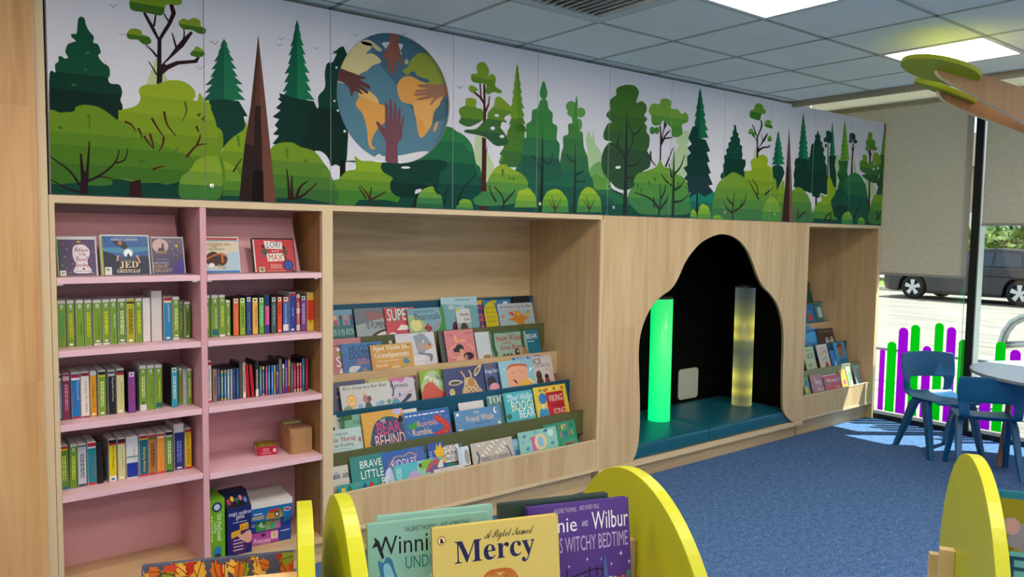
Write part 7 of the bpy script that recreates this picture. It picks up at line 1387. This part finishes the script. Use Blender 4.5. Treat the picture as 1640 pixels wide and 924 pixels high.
# ================================================================== OUTSIDE
def pave_mat():
    m, nt, b = newmat('sunlit_pavement'); L = nt.links
    tc = N(nt, 'ShaderNodeTexCoord'); mp = N(nt, 'ShaderNodeMapping'); mp.inputs['Scale'].default_value = (1, .12, 1); L.new(tc.outputs['Object'], mp.inputs['Vector'])
    n1 = N(nt, 'ShaderNodeTexNoise'); n1.inputs['Scale'].default_value = 3.2; n1.inputs['Detail'].default_value = 8; n1.inputs['Roughness'].default_value = .75; L.new(mp.outputs[0], n1.inputs['Vector'])
    r = ramp(nt, [(.34, '#5a5753'), (.46, '#7e7a74'), (.6, '#8e8a83')]); L.new(n1.outputs['Fac'], r.inputs['Fac']); L.new(r.outputs['Color'], b.inputs['Base Color']); b.inputs['Roughness'].default_value = .9
    return m
m = MB(); m.box((XW+.1, -30, -.14), (60, 60, -.04), pave_mat()); o = m.build('ground'); struct(o)
m = MB(); m.box((26.8, -30, -.04), (27.1, 60, .09), flat('#b9b4aa', .9)); o = m.build('kerb'); struct(o); o['label'] = 'pale kerb behind the parked car'
m = MB(); ka = on_z(1412, 557, -.02); m.box((float(ka[0])-.08, -12, -.04), (float(ka[0])+.08, 14, -.005), flat('#77797c', .8)); o = m.build('drain_channel'); tag(o, 'grey drain channel across the pavement outside', 'drain')
m = MB(); m.box((27.1, -30, -.04), (34, 60, .06), noise_mat('verge_grass', [(.3, '#45681a'), (.7, '#6f8c2c')], 6)); o = m.build('lawn'); tag(o, 'sunny green grass verge behind the parked car', 'grass', kind='stuff')
HM = noise_mat('hedge_leaf', [(.3, '#2c4c14'), (.55, '#567220'), (.75, '#8f9640')], 3)
rn = random.Random(3); m = MB()
for i in range(9000):
    c = Vector((33.5+rn.gauss(0, .7), rn.uniform(-9, 22), max(.25, .25+2.1*rn.random()**.8))); a = Vector((rn.gauss(0, 1), rn.gauss(0, 1), rn.gauss(0, 1))).normalized(); b = a.orthogonal().normalized(); s = .16*rn.uniform(.6, 1.4)
    m.face([c-a*s, c+b*s*.6, c+a*s, c-b*s*.6], HM)
tag(m.build('hedge'), 'sunlit green hedge beyond the parked car', 'hedge', kind='stuff')
e = tag(empty('brick_building', (52, 5, 0)), 'distant red brick building with a white window above the hedge', 'building')
m = MB(); m.box((-4, -26, -.1), (4, 30, 6), brick_mat('far_brick', '#8a4a34', '#a05a40', '#b0a090', 3)); m.build('wall', e)
for yy in (-16, -11, -6, -1, 4, 9):
    m = MB(); m.box((-4.1, yy-1.3, 1.9), (-4, yy+1.3, 3.4), '#e8e8e4'); f = m.build('window', e)
    m = MB(); m.box((-4.12, yy-1.15, 2.05), (-4.1, yy+1.15, 3.25), flat('#8fb4cc', .1)); m.build('pane', f)
m = MB(); m.prism([(-4.6, 6), (4.6, 6), (0, 8.5)], lambda u, v: (u, -26.5, v), lambda u, v: (u, 30.5, v), flat('#5a4a44', .8)); m.build('roof', e)
# steel hoop
e = tag(empty('steel_hoop', (8.6, -1.2, 0)), 'bent stainless steel hoop rail standing outside the glass', 'rail')
hp = [on_x(px, py, 8.6)-np.array([8.6, -1.2, 0]) for px, py in ((1600, 600), (1600.5, 575), (1604, 551), (1611, 531), (1622, 517), (1636, 509.5), (1650, 506), (1690, 505), (1715, 515), (1728, 540), (1732, 600))]
hp = [tuple(p) for p in hp]; hp = [(hp[0][0], hp[0][1], -.04)]+hp+[(hp[-1][0], hp[-1][1], -.04)]
STEEL = flat('#b4bcc0', .28, .9)
m = MB(); m.tube([Vector(p) for p in hp], .042, STEEL, 16); m.build('hoop', e, smooth=True)
ra, rb = on_x(1603, 553, 8.6)-np.array([8.6, -1.2, 0]), on_x(1730, 545, 8.6)-np.array([8.6, -1.2, 0])
m = MB(); m.tube([tuple(ra), tuple(rb)], .036, STEEL, 16); m.build('cross_rail', e, smooth=True)
# parked car: local x = forward, y = across, z up, rear axle at the origin
ww = on_z(1460, 478, -.04); wr = on_z(1631, 491, -.04)
fdir = (ww-wr)[:2]; WB = float(np.linalg.norm(fdir)); az = math.atan2(fdir[1], fdir[0]); k_ = WB/2.75
e = tag(empty('car', (float(wr[0]), float(wr[1]), -.04), (0, 0, az)), 'dark blue hatchback parked across the pavement outside', 'car'); e.scale = (k_,)*3
CARP = flat('#090e1e', .2, 0., coat=.6); CGL = flat('#1c3348', .06, spec=.8); TYRE = flat('#16171a', .8); RIM = flat('#c9ccd2', .25, .8); TRIM = flat('#0a0b0e', .5)
wr_ = .33; wb = 2.75
def arch_pts(cx, r=.385): return [(cx+r*math.cos(t), .33+r*math.sin(t)) for t in [math.pi*(1-i/12) for i in range(13)]]
low = [(-.86, .42), (-.84, .22), (-.40, .2)]+arch_pts(0)+[(.42, .19), (wb-.42, .19)]+arch_pts(wb)+[(wb+.42, .2), (wb+.80, .24), (wb+.86, .45), (wb+.84, .66), (wb+.62, .80), (wb-.1, .93), (wb-.62, .99), (.5, .97), (-.5, .99), (-.84, .93), (-.9, .7)]
m = MB(); m.prism(low, lambda u, v: (u, 0.02, v), lambda u, v: (u, -1.78, v), CARP); m.build('body', e, bevel=.05, seg=4)
for yy in (-.3, -1.5):
    pass
green_ = [(-.72, .97), (-.42, 1.30), (-.1, 1.42), (.7, 1.47), (1.35, 1.42), (1.75, 1.24), (2.15, .98)]
m = MB(); m.prism(green_, lambda u, v: (u, -.10-(v-.97)*.22, v), lambda u, v: (u, -1.66+(v-.97)*.22, v), CARP); m.build('cabin', e, bevel=.04, seg=3)
for nm, pts in (('rear', [(.02, 1.0), (.06, 1.33), (.62, 1.37), (.66, 1.0)]), ('front', [(.74, 1.0), (.71, 1.37), (1.3, 1.34), (1.62, 1.2), (1.9, 1.0)]), ('quarter', [(-.5, 1.0), (-.3, 1.26), (-.06, 1.32), (-.08, 1.0)])):
    for sgn, yb in ((1, -.085), (-1, -1.675)):
        m = MB(); m.prism(pts, lambda u, v: (u, yb-sgn*(v-.97)*.22, v), lambda u, v: (u, yb-sgn*.03-sgn*(v-.97)*.22, v), CGL); m.build('side_window', e)
m = MB(); m.prism([(-.2, 0), (-.2, .3), (.2, .3), (.2, 0)], lambda u, v: (1.72+.0*u, -.88+u*3.2, 1.24) if 0 else (2.12-v*1.15, -.88+u*3.4, 1.01+v*.75), lambda u, v: (2.15-v*1.15, -.88+u*3.4, 1.03+v*.75), CGL); m.build('windscreen', e)
for x in (.75, .0+1.55):
    m = MB(); m.box((x-.35 if x < 1 else x-.82, .02, .8), (x-.15 if x < 1 else x-.62, .045, .825), CARP); m.build('door_handle', e, bevel=.006)
m = MB(); m.box((.68, .0195, .25), (.69, .0215, .95), TRIM); m.box((1.85, .0195, .25), (1.86, .0215, .95), TRIM); m.box((.42, .018, .19), (2.35, .03, .27), TRIM); m.build('side_trim', e)
m = MB(); m.box((wb+.78, -.5, .5), (wb+.855, -.02, .64), flat('#c8d0d8', .15)); m.box((wb+.78, -1.76, .5), (wb+.855, -1.28, .64), flat('#c8d0d8', .15)); m.build('headlamp', e, bevel=.02)
m = MB(); m.box((1.72, .02, .96), (1.88, .17, 1.07), CARP); m.build('mirror', e, bevel=.03)
m = MB(); m.box((-.5, -1.6, .25), (3.2, -.2, .6), TRIM); m.build('underbody', e)
for cx in (0, wb):
    for cy, s in ((-.10, 1), (-1.66, -1)):
        o_ = (cx, cy, .33)
        m = MB(); m.lathe([(.20, -.1), (.30, -.1), (.33, -.06), (.33, .06), (.30, .10), (.225, .10), (.2, .06)], o_, TYRE, 40, 'y'); w_ = m.build('wheel', e, smooth=True)
        m = MB(); m.lathe([(0, .0), (.2, .0), (.225, .08), (.235, .1), (.225, .105), (.21, .07), (.2, .02), (0, .015)] if s > 0 else [(0, 0), (.2, 0), (.235, -.1), (.2, -.02), (0, -.015)], o_, flat('#3a3c42', .4, .6), 40, 'y')
        for k in range(5):
            t = math.radians(90+72*k); c_, s_ = math.cos(t), math.sin(t)
            for q0, q1 in ((.03, .052),):
                P = [(.03, -.035), (.215, -.062), (.215, .062), (.03, .035)]
                m.prism(P, lambda u, v: (cx+u*c_-v*s_, cy+s*.06, .33+u*s_+v*c_), lambda u, v: (cx+u*c_-v*s_, cy+s*.092, .33+u*s_+v*c_), RIM)
        m.lathe([(0, s*.1), (.05, s*.1), (.055, s*.06)], o_, RIM, 20, 'y'); m.build('rim', w_)

# ================================================================== LIGHT
w = bpy.data.worlds.new('sky'); SC.world = w; w.use_nodes = True; nt = w.node_tree
bg = nt.nodes['Background']; bg.inputs[0].default_value = (.82, .89, 1.0, 1); bg.inputs[1].default_value = .85
sl = bpy.data.lights.new('sun', 'SUN'); sl.energy = 8.5; sl.angle = math.radians(.55); sl.color = (1, .95, .86)
so = bpy.data.objects.new('sun', sl); COL.objects.link(so); so.location = (20, -10, 30)
so.rotation_euler = Vector((-.42, .315, -.852)).to_track_quat('-Z', 'Y').to_euler()
vs = SC.view_settings; vs.view_transform = 'Standard'; vs.look = 'None'; vs.gamma = 1; vs.exposure = 0.8; vs.use_curve_mapping = False
SC.cycles.use_denoising = True
SC.cycles.max_bounces = 10; SC.cycles.diffuse_bounces = 6; SC.cycles.transparent_max_bounces = 12
SC.cycles.sample_clamp_indirect = 6
SC.cycles.caustics_reflective = False; SC.cycles.caustics_refractive = False
